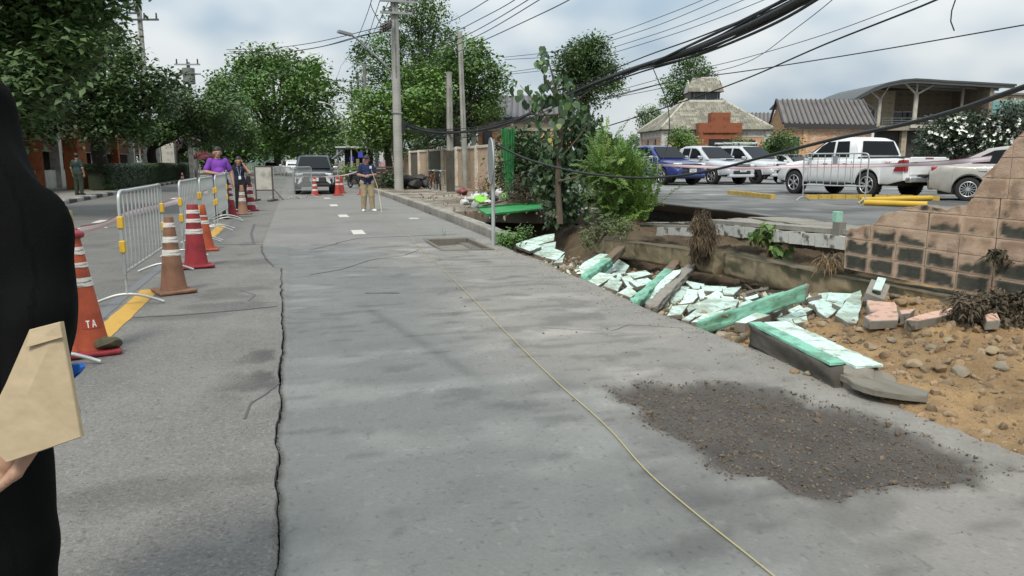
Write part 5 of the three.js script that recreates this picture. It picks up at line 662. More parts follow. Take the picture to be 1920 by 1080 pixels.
  if (c.rw) { const [a, b] = c.rw; part('rear_window', across([[a[0], a[1], -(wAt(a[1]) - 0.12)], [a[0], a[1], wAt(a[1]) - 0.12], [b[0], b[1], wAt(b[1]) - 0.16], [b[0], b[1], -(wAt(b[1]) - 0.16)]], [-0.03, 0.02]), carGlass, G); }
  for (const s of [1, -1]) { const mr = part('mirror', new RoundedBoxGeometry(0.13, 0.17, 0.24, 2, 0.05).translate(c.mirror, yB + 0.10, s * (W + 0.09)), o.mirrorChrome ? chrome : m, G); part('mirror_arm', box(0.05, 0.05, 0.14, c.mirror, yB + 0.03, s * (W - 0.02)), trim, mr); }
  // doors: seams and handles
  for (const s of [1, -1]) { for (const x of c.seams) part('door_seam', box(0.010, beltAt(x) - o.sill - 0.12, 0.006, x, (beltAt(x) + o.sill) / 2, s * (plan(x) - 0.002)), trim, G); for (const x of c.handles) part('door_handle', new RoundedBoxGeometry(0.2, 0.035, 0.04, 1, 0.012).translate(x, yB - 0.14, s * (plan(x) + 0.005)), o.mirrorChrome ? chrome : m, G); }
  // wheels
  const wg = wheelGeo(d, o.tyreW ?? 0.24, o.spokes ?? 6); for (const a of ax) for (const s of [1, -1]) { const w = new THREE.Group(); w.name = numbered('wheel'); G.add(w); w.position.set(a, r, s * (W - 0.11)); if (s < 0) w.rotation.y = Math.PI; w.rotation.z = a * 1.3; part('tyre', wg.tyre, M.rubber, w); part('rim', wg.rim, o.rim || alloy, w); part('brake_disc', wg.disc, M.black, w); }
  // front
  const F = o.front; if (F) {
    part('grille', new RoundedBoxGeometry(0.10, F.gh, F.gw, 2, 0.03).translate(xf - 0.03, F.gy, 0), trim, G); for (let i = 0; i < (F.bars ?? 2); i++) part('grille_bar', box(0.03, 0.03, F.gw * 0.96, xf + 0.025, F.gy + (i + 0.5) / (F.bars ?? 2) * F.gh - F.gh / 2, 0, 0.008), F.barMat || chrome, G);
    for (const s of [1, -1]) { const hl = new RoundedBoxGeometry(0.32, F.lh ?? 0.18, 0.36, 3, 0.06); hl.rotateY(s * 0.42); part('headlight', hl.translate(xf - 0.20, F.ly, s * (W - 0.27)), lampGlass, G); part('fog_lamp', cyl(0.06, 0.06, 0.06, 0, 0, 0, 12).rotateZ(Math.PI / 2).translate(xf - 0.02, F.by, s * (W - 0.36)), lampGlass, G); }
    part('lower_intake', new RoundedBoxGeometry(0.10, F.ih ?? 0.16, F.gw * 1.05, 2, 0.03).translate(xf - 0.02, F.by - 0.02, 0), trim, G); const bp = part('front_bumper', new RoundedBoxGeometry(0.22, 0.14, o.W - 0.34, 3, 0.05).translate(xf - 0.06, F.by - 0.17, 0), F.bumperMat || m, G); part('number_plate', new THREE.PlaneGeometry(0.40, 0.17).rotateY(Math.PI / 2).translate(xf + 0.075, F.py ?? F.by + 0.08, 0), plateMat, G);
  }
  if (o.extra) o.extra(G, { L, W, xf, xr, topAt, plan, yB, roofY, wAt, m });
  return G;
}
const pickupDims = (paintM, extra = {}) => ({ L: 5.32, W: 1.85, wheel: 0.77, tyreW: 0.26, sill: 0.42, axles: [1.66, -1.42], paint: paintM, mirrorChrome: true,
  top: [[-2.66, 1.17], [-0.98, 1.19], [-0.95, 1.19], [1.0, 1.16], [1.15, 1.15], [1.6, 1.12], [2.2, 1.05], [2.5, 0.96], [2.62, 0.82], [2.66, 0.72]], belt: [[-2.66, 1.16], [1.0, 1.12], [1.8, 1.02], [2.3, 0.93], [2.66, 0.70]],
  cabin: { belt: 1.14, roof: 1.80, line: [[-0.98, 1.15], [-0.90, 1.52], [-0.80, 1.70], [-0.55, 1.78], [-0.1, 1.80], [0.25, 1.77], [0.5, 1.70], [1.05, 1.34], [1.32, 1.15]], windows: [[[-0.62, 1.20], [-0.05, 1.20], [-0.02, 1.68], [-0.50, 1.68]], [[0.04, 1.20], [0.98, 1.20], [0.62, 1.54], [0.36, 1.67], [0.07, 1.68]]], ws: [[1.27, 1.20], [0.52, 1.71]], rw: [[-0.965, 1.24], [-0.83, 1.66]], mirror: 0.92, seams: [-0.78, 0.02, 1.02], handles: [-0.55, 0.28] },
  front: { gw: 1.0, gh: 0.22, gy: 0.83, ly: 0.86, by: 0.58, bars: 2 }, ...extra });
function bedAndTail(G, { W, xr, plan, m }) { // open bed, tailgate, lamps, bumper
  part('bed_opening', box(1.50, 0.05, 1.52, -1.80, 1.185, 0), M.black, G); part('tailgate_seam', box(0.006, 0.46, 0.012, xr - 0.001, 0.93, 0.66), trim, G); part('tailgate_seam', box(0.006, 0.46, 0.012, xr - 0.001, 0.93, -0.66), trim, G);
  part('tailgate', new RoundedBoxGeometry(0.06, 0.50, 1.34, 2, 0.025).translate(xr - 0.01, 0.94, 0), m, G); part('tailgate_handle', box(0.03, 0.08, 0.26, xr - 0.05, 1.02, 0, 0.01), chrome, G); part('stop_lamp', box(0.02, 0.03, 0.3, xr - 0.045, 1.16, 0), tailRed, G);
  for (const s of [1, -1]) { const tl = [[xr - 0.012, 0.80], [xr + 0.30, 0.80], [xr + 0.12, 1.10], [xr - 0.012, 1.12]]; part('tail_lamp', poly3(tl.map(([x, y]) => V(x, y, s * (W - 0.015 - 0.03 * (x < xr + 0.05 ? 1 : 0)))), 0.05), tailRed, G); part('tail_lamp', box(0.04, 0.32, 0.13, xr - 0.015, 0.95, s * (W - 0.12), 0.012), tailRed, G); part('bed_rail', box(1.66, 0.035, 0.06, -1.80, 1.185, s * (W - 0.08), 0.012), trim, G); }
  part('rear_bumper', new RoundedBoxGeometry(0.2, 0.16, 1.6, 2, 0.04).translate(xr - 0.08, 0.56, 0), chrome, G); part('bumper_step', box(0.2, 0.06, 0.7, xr - 0.10, 0.66, 0, 0.01), trim, G); part('number_plate', new THREE.PlaneGeometry(0.40, 0.17).rotateY(-Math.PI / 2).translate(xr - 0.185, 0.57, 0), plateMat, G);
}
const lot = (x, z) => V(x, LOT, z);
const fromWheel = (px, py, h, along, side) => { const c = gp(px, py, LOT), n = Math.hypot(...h), hx = h[0] / n, hz = h[1] / n; return V(c.x - hx * along + hz * side, LOT, c.z - hz * along - hx * side); };   // centre of a car from where one near wheel touches the deck
makeCar('pickup_truck', 'white double cab pickup parked behind the steel barricade, tail lamps facing the road', 'pickup', pickupDims(paint(0.78, 0.79, 0.79), { spokes: 6, extra: (G, K) => { bedAndTail(G, K); for (const s of [1, -1]) { const c = document.createElement('canvas'); c.width = 256; c.height = 80; const x = c.getContext('2d'); x.fillStyle = '#e7e8e8'; x.fillRect(0, 0, 256, 80); x.font = 'italic bold 84px sans-serif'; x.fillStyle = '#a01c1c'; x.textAlign = 'center'; x.textBaseline = 'middle'; x.fillText('4x4', 128, 40); const t = new THREE.CanvasTexture(c); t.colorSpace = THREE.SRGBColorSpace; const g = new THREE.PlaneGeometry(0.34, 0.11); if (s < 0) g.rotateY(Math.PI); part('lettering', g.translate(-2.12, 1.02, s * (K.W + 0.006)), new THREE.MeshPhysicalMaterial({ map: t, roughness: 0.38, clearcoat: 0.8 }), G); }
  part('rear_badge', box(0.02, 0.04, 0.16, K.xr - 0.045, 1.04, -0.5), chrome, G); part('rear_badge', box(0.02, 0.04, 0.16, K.xr - 0.045, 1.04, 0.48), chrome, G); part('side_step', box(1.7, 0.06, 0.16, 0.2, 0.40, -(K.W - 0.02), 0.02), trim, G); } }), fromWheel(1627, 371, [-0.07, -1], -1.42, -0.82), [-0.07, -1]);
makeCar('pickup_truck', 'dark blue pickup parked at the left end of the car park row', 'pickup', pickupDims(paint(0.012, 0.028, 0.17), { spokes: 6, extra: (G, K) => { bedAndTail(G, K); part('wheel_arch_trim', box(0.02, 0.02, 0.02, K.xf - 0.2, 0.5, 0), trim, G); part('front_spoiler', new RoundedBoxGeometry(0.2, 0.12, 1.5, 2, 0.04).translate(K.xf - 0.1, 0.36, 0), trim, G); }, front: { gw: 1.05, gh: 0.24, gy: 0.84, ly: 0.9, by: 0.6, bars: 3, barMat: trim, lh: 0.2, py: 0.66 } }), fromWheel(1243, 347, [0.16, 1], 1.66, 0.82), [0.16, 1]);
makeCar('pickup_truck', 'silver pickup with bonnet scoop parked between the blue pickup and the silver wagon', 'pickup', pickupDims(paint(0.50, 0.53, 0.56), { spokes: 6, rim: alloy, extra: (G, K) => { bedAndTail(G, K); part('bonnet_scoop', new RoundedBoxGeometry(0.42, 0.09, 0.62, 2, 0.035).translate(1.65, 1.155, 0), K.m, G); part('scoop_mouth', box(0.02, 0.05, 0.52, 1.865, 1.155, 0), trim, G); } }), fromWheel(1336, 346, [0.2, 1], 1.66, 0.82), [0.2, 1]);
makeCar('sport_utility_vehicle', 'silver wagon with white roof rack parked at the right end of the row', 'suv', { L: 4.8, W: 1.86, wheel: 0.76, tyreW: 0.26, sill: 0.42, axles: [1.48, -1.30], paint: paint(0.52, 0.54, 0.56), spokes: 6, rim: mat(0.05, 0.05, 0.05, { metalness: 0.5, roughness: 0.4 }), mirrorChrome: true,
  top: [[-2.4, 1.05], [-2.3, 1.15], [0.9, 1.15], [1.5, 1.10], [2.0, 1.03], [2.28, 0.92], [2.4, 0.72]], belt: [[-2.4, 1.04], [0.9, 1.12], [1.6, 1.01], [2.1, 0.92], [2.4, 0.70]],
  cabin: { belt: 1.12, roof: 1.82, tumble: 0.19, line: [[-2.32, 1.13], [-2.2, 1.55], [-2.02, 1.76], [-1.2, 1.82], [-0.2, 1.82], [0.25, 1.77], [0.95, 1.34], [1.22, 1.13]], windows: [[[-2.0, 1.22], [-1.25, 1.2], [-1.22, 1.68], [-1.9, 1.66]], [[-1.15, 1.2], [-0.25, 1.2], [-0.22, 1.7], [-1.12, 1.7]], [[-0.15, 1.2], [0.9, 1.2], [0.5, 1.55], [0.25, 1.68], [-0.12, 1.7]]], ws: [[1.17, 1.18], [0.30, 1.74]], rw: [[-2.28, 1.25], [-2.10, 1.64]], mirror: 0.82, seams: [-1.2, -0.2, 0.92], handles: [-0.95, 0.05] },
  front: { gw: 0.95, gh: 0.24, gy: 0.84, ly: 0.90, by: 0.60, bars: 2, lh: 0.2 }, extra: (G, K) => { for (const s of [1, -1]) part('roof_rail', bar(V(-1.6, 1.93, s * 0.6), V(0.1, 1.93, s * 0.6), 0.03, 6), chrome, G); for (const x of [-1.5, -0.9, -0.3, 0.05]) part('rack_bar', box(0.09, 0.05, 1.36, x, 1.97, 0, 0.015), M.white, G); for (const x of [-1.5, 0.05]) for (const s of [1, -1]) part('rack_foot', box(0.06, 0.12, 0.05, x, 1.88, s * 0.6), trim, G); for (const s of [1, -1]) part('chrome_lamp_ring', new THREE.TorusGeometry(0.13, 0.025, 6, 18).rotateY(Math.PI / 2).scale(1, 0.7, 1.2).translate(K.xf + 0.0, 0.58, s * (K.W - 0.36)), chrome, G); } }, fromWheel(1417, 345, [0.22, 1], 1.48, 0.82), [0.22, 1]);
const sedan = (paintM, o = {}) => ({ L: 4.42, W: 1.72, wheel: 0.62, tyreW: 0.2, sill: 0.22, axles: [1.33, -1.25], paint: paintM, spokes: 12, top: [[-2.21, 0.82], [-2.16, 0.98], [-1.95, 1.03], [-1.3, 1.02], [0.8, 0.98], [1.3, 0.95], [1.85, 0.85], [2.1, 0.74], [2.21, 0.58]], belt: [[-2.21, 0.80], [-1.9, 0.97], [0.8, 0.94], [1.4, 0.86], [2.0, 0.72], [2.21, 0.56]],
  cabin: { belt: 0.96, roof: 1.47, tumble: 0.24, line: [[-1.72, 0.97], [-1.2, 1.22], [-0.85, 1.40], [-0.4, 1.47], [0.05, 1.45], [0.4, 1.36], [0.9, 1.08], [1.15, 0.97]], windows: [[[-1.22, 1.02], [-0.42, 1.01], [-0.38, 1.39], [-0.72, 1.36], [-1.0, 1.22]], [[-0.34, 1.01], [0.76, 1.01], [0.42, 1.26], [0.08, 1.38], [-0.31, 1.39]]], ws: [[1.1, 1.0], [0.30, 1.39]], rw: [[-1.66, 1.01], [-0.86, 1.39]], mirror: 0.68, seams: [-0.38, 0.72], handles: [-0.95, -0.1] },
  front: { gw: 0.8, gh: 0.12, gy: 0.62, ly: 0.66, by: 0.42, bars: 1, lh: 0.14 }, extra: (G, K) => { for (const s of [1, -1]) { part('tail_lamp', new RoundedBoxGeometry(0.2, 0.2, 0.24, 2, 0.05).translate(K.xr + 0.14, 0.84, s * (K.W - 0.19)), tailRed, G); } part('rear_bumper', new RoundedBoxGeometry(0.2, 0.26, 1.5, 3, 0.07).translate(K.xr + 0.08, 0.42, 0), K.m, G); part('number_plate', new THREE.PlaneGeometry(0.40, 0.17).rotateY(-Math.PI / 2).translate(K.xr - 0.03, 0.72, 0), plateMat, G); }, ...o });
makeCar('sedan_car', 'beige silver sedan half hidden behind the pink block wall', 'car', sedan(paint(0.33, 0.315, 0.285), { spokes: 14, wheel: 0.64 }), fromWheel(1812, 377, [0.70, 0.71], -1.25, 0.75), [0.70, 0.71]);
makeCar('sedan_car', 'silver car roof showing between the white pickup and the frangipani', 'car', sedan(paint(0.45, 0.46, 0.47)), lot(24.5, -20.5), [-0.05, -1]);
makeCar('sedan_car', 'white car roof showing between the silver wagon and the white pickup', 'car', sedan(paint(0.7, 0.71, 0.71)), lot(27.8, -37.5), [0.12, 1]);
// vehicles on the road
makeCar('sport_utility_vehicle', 'black sport utility vehicle with white bumper facing the cones', 'suv', { L: 4.8, W: 1.87, wheel: 0.79, tyreW: 0.26, sill: 0.40, axles: [1.48, -1.30], paint: new THREE.MeshPhysicalMaterial({ color: lin(0.008, 0.010, 0.013), roughness: 0.3, clearcoat: 0.35, clearcoatRoughness: 0.1 }), spokes: 6, mirrorChrome: true,
  top: [[-2.4, 1.05], [-2.3, 1.15], [0.9, 1.15], [1.5, 1.12], [2.0, 1.06], [2.28, 0.96], [2.4, 0.76]], belt: [[-2.4, 1.04], [0.9, 1.12], [1.6, 1.03], [2.1, 0.95], [2.4, 0.74]],
  cabin: { belt: 1.12, roof: 1.82, tumble: 0.19, line: [[-2.32, 1.13], [-2.2, 1.55], [-2.02, 1.76], [-1.2, 1.82], [-0.2, 1.82], [0.25, 1.77], [0.95, 1.34], [1.22, 1.13]], windows: [[[-2.0, 1.22], [-1.25, 1.2], [-1.22, 1.68], [-1.9, 1.66]], [[-1.15, 1.2], [-0.25, 1.2], [-0.22, 1.7], [-1.12, 1.7]], [[-0.15, 1.2], [0.9, 1.2], [0.5, 1.55], [0.25, 1.68], [-0.12, 1.7]]], ws: [[1.17, 1.18], [0.30, 1.74]], rw: [[-2.28, 1.25], [-2.10, 1.64]], mirror: 0.82, seams: [-1.2, -0.2, 0.92], handles: [-0.95, 0.05] },
  front: { gw: 1.0, gh: 0.22, gy: 0.90, ly: 0.92, by: 0.62, bars: 3, lh: 0.13, bumperMat: trim, py: 0.70 }, extra: (G, K) => { for (const s of [1, -1]) { part('white_bumper_corner', poly3([V(K.xf + 0.03, 0.80, s * 0.52), V(K.xf + 0.0, 0.84, s * 0.72), V(K.xf - 0.22, 0.84, s * 0.86), V(K.xf - 0.26, 0.58, s * 0.86), V(K.xf - 0.02, 0.48, s * 0.70), V(K.xf + 0.04, 0.60, s * 0.55)].map((p) => p), 0.06), paint(0.72, 0.74, 0.75), G); } part('bonnet_shine_trim', box(0.03, 0.035, 1.2, K.xf + 0.0, 1.01, 0, 0.01), chrome, G); } }, V(0.98, 0, -38.6), [-0.03, 1]);
const farCar = (label, px, py, D, h, pm, kind = 'sedan_car') => { const p = hd(px, 302, D); p.y = 0; return makeCar(kind, label, kind === 'sedan_car' ? 'car' : 'suv', kind === 'sedan_car' ? sedan(pm) : { ...sedan(pm), L: 4.5, W: 1.8, wheel: 0.7, sill: 0.32, axles: [1.35, -1.25], top: [[-2.25, 0.95], [-2.15, 1.06], [0.9, 1.06], [1.6, 0.98], [2.1, 0.86], [2.25, 0.64]], belt: [[-2.25, 0.93], [0.9, 1.02], [1.6, 0.92], [2.25, 0.62]], cabin: { belt: 1.02, roof: 1.66, tumble: 0.2, line: [[-2.18, 1.03], [-2.0, 1.45], [-1.7, 1.62], [-0.3, 1.66], [0.3, 1.58], [0.9, 1.25], [1.2, 1.03]], windows: [[[-1.8, 1.1], [-0.4, 1.1], [-0.38, 1.55], [-1.65, 1.52]], [[-0.3, 1.1], [0.85, 1.1], [0.4, 1.48], [-0.28, 1.56]]], ws: [[1.14, 1.08], [0.34, 1.58]], rw: [[-2.14, 1.12], [-1.86, 1.52]], mirror: 0.75, seams: [-0.35, 0.8], handles: [-0.8, 0] } }, p, h); };
farCar('small silver sedan parked far off before the green gate', 507, 320, 84, [0.1, 1], paint(0.55, 0.56, 0.56)); farCar('white hatchback car far off, rear window facing the road', 546, 320, 78, [-0.15, -1], paint(0.74, 0.75, 0.75), 'hatchback_car'); farCar('white car beside the blue canopy far off', 577, 320, 72, [0.12, 1], paint(0.72, 0.73, 0.73), 'hatchback_car');
{ // motorcycle behind the man
  const G = thing('motorcycle', 'dark motorcycle parked behind the man in the navy polo', 'motorcycle', gp(667, 353), 2.0), wm = M.rubber;
  for (const x of [-0.62, 0.62]) { const w = part('wheel', new THREE.TorusGeometry(0.25, 0.05, 8, 22).translate(x, 0.30, 0), wm, G); part('hub', cyl(0.06, 0.06, 0.1, 0, -0.05, 0, 10).rotateX(Math.PI / 2).translate(x, 0.30, 0), alloy, w); for (let i = 0; i < 6; i++) part('spoke', bar(V(x, 0.30, 0), V(x + Math.cos(i * 1.047) * 0.24, 0.30 + Math.sin(i * 1.047) * 0.24, 0), 0.012, 4), alloy, w); }
  const red = paint(0.03, 0.03, 0.04); part('body', new RoundedBoxGeometry(0.85, 0.22, 0.22, 3, 0.08).rotateZ(-0.12).translate(-0.2, 0.62, 0), red, G); part('leg_shield', new RoundedBoxGeometry(0.12, 0.55, 0.34, 3, 0.05).rotateZ(0.35).translate(0.42, 0.62, 0), red, G); part('engine', new RoundedBoxGeometry(0.34, 0.26, 0.24, 2, 0.05).translate(0.02, 0.36, 0), mat(0.1, 0.1, 0.1, { metalness: 0.5 }), G); part('seat', new RoundedBoxGeometry(0.72, 0.1, 0.24, 3, 0.045).translate(-0.25, 0.77, 0), trim, G); part('fork', bar(V(0.62, 0.3, 0.07), V(0.42, 0.95, 0.05), 0.025), alloy, G); part('fork', bar(V(0.62, 0.3, -0.07), V(0.42, 0.95, -0.05), 0.025), alloy, G); part('handlebar', tube([V(0.3, 1.0, 0.34), V(0.4, 1.02, 0.12), V(0.4, 1.02, -0.12), V(0.3, 1.0, -0.34)], 0.016), trim, G); part('headlight', new THREE.SphereGeometry(0.09, 12, 8).translate(0.5, 0.95, 0), lampGlass, G); part('exhaust', bar(V(-0.1, 0.3, 0.14), V(-0.75, 0.38, 0.16), 0.045, 8), chrome, G); part('front_mudguard', new THREE.TorusGeometry(0.30, 0.05, 5, 10, 1.8).rotateZ(0.6).translate(0.62, 0.30, 0), red, G); part('basket', box(0.22, 0.2, 0.28, 0.62, 0.86, 0), trim, G);
}
// ---------- people ----------
function surfaceNet(f, min, max, cell) { // closed surface of f < 0
  const nx = Math.ceil((max[0] - min[0]) / cell) + 1, ny = Math.ceil((max[1] - min[1]) / cell) + 1, nz = Math.ceil((max[2] - min[2]) / cell) + 1, F = new Float32Array(nx * ny * nz), at = (i, j, k) => (k * ny + j) * nx + i;
  for (let k = 0; k < nz; k++) for (let j = 0; j < ny; j++) for (let i = 0; i < nx; i++) F[at(i, j, k)] = f(min[0] + i * cell, min[1] + j * cell, min[2] + k * cell);
  const id = new Int32Array(nx * ny * nz).fill(-1), pos = [], idx = [];
  const E = [[0, 1], [0, 2], [0, 4], [1, 3], [1, 5], [2, 3], [2, 6], [3, 7], [4, 5], [4, 6], [5, 7], [6, 7]];
  for (let k = 0; k < nz - 1; k++) for (let j = 0; j < ny - 1; j++) for (let i = 0; i < nx - 1; i++) {
    const v = []; let m = 0; for (let c = 0; c < 8; c++) { const q = F[at(i + (c & 1), j + ((c >> 1) & 1), k + (c >> 2))]; v.push(q); if (q < 0) m |= 1 << c; }
    if (m === 0 || m === 255) continue; let x = 0, y = 0, z = 0, n = 0;
    for (const [a, b] of E) if ((v[a] < 0) !== (v[b] < 0)) { const t = v[a] / (v[a] - v[b]); x += lerp(a & 1, b & 1, t); y += lerp((a >> 1) & 1, (b >> 1) & 1, t); z += lerp(a >> 2, b >> 2, t); n++; }
    id[at(i, j, k)] = pos.length / 3; pos.push(min[0] + (i + x / n) * cell, min[1] + (j + y / n) * cell, min[2] + (k + z / n) * cell);
  }
  const quad = (a, b, c, d, flip) => { if (a < 0 || b < 0 || c < 0 || d < 0) return; if (flip) idx.push(a, c, b, a, d, c); else idx.push(a, b, c, a, c, d); };
  for (let k = 1; k < nz - 1; k++) for (let j = 1; j < ny - 1; j++) for (let i = 1; i < nx - 1; i++) {
    const s = F[at(i, j, k)] < 0;
    if (s !== (F[at(i + 1, j, k)] < 0)) quad(id[at(i, j - 1, k - 1)], id[at(i, j, k - 1)], id[at(i, j, k)], id[at(i, j - 1, k)], !s);
    if (s !== (F[at(i, j + 1, k)] < 0)) quad(id[at(i - 1, j, k - 1)], id[at(i - 1, j, k)], id[at(i, j, k)], id[at(i, j, k - 1)], !s);
    if (s !== (F[at(i, j, k + 1)] < 0)) quad(id[at(i - 1, j - 1, k)], id[at(i, j - 1, k)], id[at(i, j, k)], id[at(i - 1, j, k)], !s);
  }
  const g = new THREE.BufferGeometry(); g.setAttribute('position', new THREE.BufferAttribute(new Float32Array(pos), 3)); g.setIndex(idx); g.computeVertexNormals(); return g;
}
const smin = (a, b, k) => { const h = clamp(0.5 + 0.5 * (b - a) / k); return lerp(b, a, h) - k * h * (1 - h); };
function cap(px, py, pz, b, grow = 0) { // tapered capsule [a, b, ra, rb, flatten z]
  const [A, B, ra, rb, fz = 1] = b, bx = B[0] - A[0], by = B[1] - A[1], bz = (B[2] - A[2]) / fz, ax = px - A[0], ay = py - A[1], az = (pz - A[2]) / fz, t = clamp((ax * bx + ay * by + az * bz) / (bx * bx + by * by + bz * bz + 1e-9));
  return Math.hypot(ax - bx * t, ay - by * t, az - bz * t) - lerp(ra, rb, t) - grow;
}
function field(bones, grow, k, wob = 0) { return (x, y, z) => { let d = 9; for (const b of bones) d = smin(d, cap(x, y, z, b, grow), k); return wob ? d + (fbm3(x * 9, y * 6, z * 9, 2, 5) - 0.5) * wob : d; }; }
function boundsOf(bones, pad) { const lo = [9, 9, 9], hi = [-9, -9, -9]; for (const [a, b, ra, rb, fz = 1] of bones) for (const [p, r] of [[a, ra], [b, rb]]) for (let i = 0; i < 3; i++) { lo[i] = Math.min(lo[i], p[i] - r * (i === 2 ? Math.max(1, fz) : 1) - pad); hi[i] = Math.max(hi[i], p[i] + r * (i === 2 ? Math.max(1, fz) : 1) + pad); } return [lo, hi]; }
function net(bones, grow, k, cell, clip, wob) { const [lo, hi] = boundsOf(bones, grow + 0.03), f = field(bones, grow, k, wob); return surfaceNet(clip ? (x, y, z) => Math.max(f(x, y, z), clip(x, y, z)) : f, lo, hi, cell); }
// a standing figure facing +z; s: joints that differ from the relaxed pose, clothing colours
function hand(w, dir, palm, curl, side) { // bones of a hand: w wrist, dir along the fingers, palm = facing of the palm
  const D = V(...dir).normalize(), P = V(...palm).normalize(), S = new THREE.Vector3().crossVectors(D, P).normalize().multiplyScalar(side), W = V(...w), out = [], at = (d, s, p) => W.clone().addScaledVector(D, d).addScaledVector(S, s).addScaledVector(P, p).toArray();
  out.push([at(0, 0, 0), at(0.075, 0.018, 0), 0.022, 0.02], [at(0.01, -0.012, 0), at(0.075, -0.02, 0), 0.02, 0.019]);
  [[0.030, 0.036], [0.011, 0.042], [-0.010, 0.039], [-0.029, 0.030]].forEach(([s, l]) => { let d = 0.085, p = 0, a = curl * 0.5; let q = at(d, s, p); for (let i = 0; i < 3; i++) { const n = l * [1, 0.7, 0.55][i]; d += Math.cos(a) * n; p += Math.sin(a) * n; const e = at(d, s * (1 - 0.03 * i), p); out.push([q, e, 0.0095 - i * 0.0009, 0.0088 - i * 0.0009]); q = e; a += curl * 0.8; } });
  out.push([at(0.025, 0.03, 0.004), at(0.052, 0.052, 0.014 + curl * 0.01), 0.0125, 0.011], [at(0.052, 0.052, 0.014 + curl * 0.01), at(0.082, 0.056, 0.022 + curl * 0.018), 0.0105, 0.009]); return out;
}
const skinMat = mat(0.36, 0.205, 0.135, { roughness: 0.55 }), hairMat = mat(0.008, 0.007, 0.007, { roughness: 0.5 });
function person(label, pos, turn, o) {
  const G = thing('person', label, 'person', pos, turn), H = o.height || 1.7, s = H / 1.7, cell = o.cell || 0.014, b = o.build || 1;
  const J = { hip: [0, 0.90, 0], waist: [0, 1.05, 0.005], chest: [0, 1.25, 0.0], neck: [0, 1.41, -0.015], head: [0, 1.56, 0.015], sl: [0.185 * b, 1.375, -0.01], sr: [-0.185 * b, 1.375, -0.01], el: [0.245, 1.10, -0.03], er: [-0.245, 1.10, -0.03], wl: [0.25, 0.86, 0.04], wr: [-0.25, 0.86, 0.04], hl: [0.09, 0.88, 0], hr: [-0.09, 0.88, 0], kl: [0.105, 0.49, 0.02], kr: [-0.105, 0.49, 0.02], al: [0.11, 0.09, -0.02], ar: [-0.11, 0.09, -0.02], hdl: [0, -1, 0.15], hdr: [0, -1, 0.15], pl: [-1, 0, 0], pr: [1, 0, 0], ...o.pose };
  const torso = [[J.hip, J.waist, 0.125 * b, 0.125 * b, 0.74], [J.waist, J.chest, 0.125 * b, 0.15 * b, 0.72], [[J.chest[0], J.chest[1] + 0.02, J.chest[2]], [J.sl[0] * 0.72, J.sl[1] - 0.03, J.sl[2]], 0.12, 0.065], [[J.chest[0], J.chest[1] + 0.02, J.chest[2]], [J.sr[0] * 0.72, J.sr[1] - 0.03, J.sr[2]], 0.12, 0.065], [J.hl, J.hip, 0.11 * b, 0.115 * b, 0.9], [J.hr, J.hip, 0.11 * b, 0.115 * b, 0.9]]; if (o.belly) torso.push([[0, 1.0, 0.05], [0, 1.12, 0.05], 0.115 * b, 0.11 * b]);
  const armL = [[[J.sl[0] * 0.85, J.sl[1], J.sl[2]], J.el, 0.055 * b, 0.042 * b]], armR = [[[J.sr[0] * 0.85, J.sr[1], J.sr[2]], J.er, 0.055 * b, 0.042 * b]], foreL = [[J.el, J.wl, 0.042 * b, 0.027]], foreR = [[J.er, J.wr, 0.042 * b, 0.027]];
  const legs = [[J.hl, J.kl, 0.092 * b, 0.06 * b], [J.hr, J.kr, 0.092 * b, 0.06 * b], [J.kl, J.al, 0.06 * b, 0.042], [J.kr, J.ar, 0.06 * b, 0.042]];
  const N = J.neck, Hd = J.head, neck = [[[N[0], N[1] - 0.05, N[2]], [lerp(N[0], Hd[0], 0.6), lerp(N[1], Hd[1], 0.6), lerp(N[2], Hd[2], 0.6)], 0.06, 0.054]];
  const feet = ['l', 'r'].flatMap((q) => { const a = J['a' + q], f = o['foot' + q] || [0, 1]; return [[[a[0], a[1] - 0.045, a[2] - 0.02], [a[0] + f[0] * 0.15, a[1] - 0.055, a[2] + f[1] * 0.15], 0.042, 0.034]]; });
  const yaw = o.look || 0, face = (x, y, z) => { const c = Math.cos(yaw), n = Math.sin(yaw); return [Hd[0] + x * c + z * n, Hd[1] + y, Hd[2] - x * n + z * c]; };
  const headB = [[face(0, 0.035, -0.012), face(0, 0.03, 0.01), 0.092, 0.088], [face(0, -0.02, 0.02), face(0, -0.075, 0.045), 0.075, 0.042], [face(0, -0.06, 0.01), face(0, -0.03, 0.01), 0.05, 0.06]];
  const detail = [[face(0, 0.0, 0.088), face(0, -0.025, 0.108), 0.012, 0.016], [face(0.09, -0.005, 0.0), face(0.092, -0.03, 0.002), 0.018, 0.014, 1], [face(-0.09, -0.005, 0.0), face(-0.092, -0.03, 0.002), 0.018, 0.014, 1], [face(0.03, 0.018, 0.085), face(-0.03, 0.018, 0.085), 0.014, 0.014], [face(0.018, -0.055, 0.078), face(-0.018, -0.055, 0.078), 0.011, 0.011]];
  const all = [...torso, ...armL, ...armR, ...foreL, ...foreR, ...legs, ...neck, ...feet];
  const bodyG = net(all, 0, 0.035, cell), heads = net([...headB, ...detail, [face(0, -0.08, -0.01), N.map((v, i) => v), 0.054, 0.054]], 0, 0.022, Math.min(cell, 0.006)); const hs = [hand(J.wl, J.hdl, J.pl, o.curlL ?? 0.7, 1), hand(J.wr, J.hdr, J.pr, o.curlR ?? 0.7, -1)].map((q) => net(q, 0, 0.006, Math.min(cell, 0.005)));
  const fit = (g) => g.scale(s, s, s); const put = (n, g, m, p = G, l) => part(n, fit(metreUV(g)), m, p, l);
  put('body', merge([bodyG, heads, ...hs]), o.skin || skinMat);
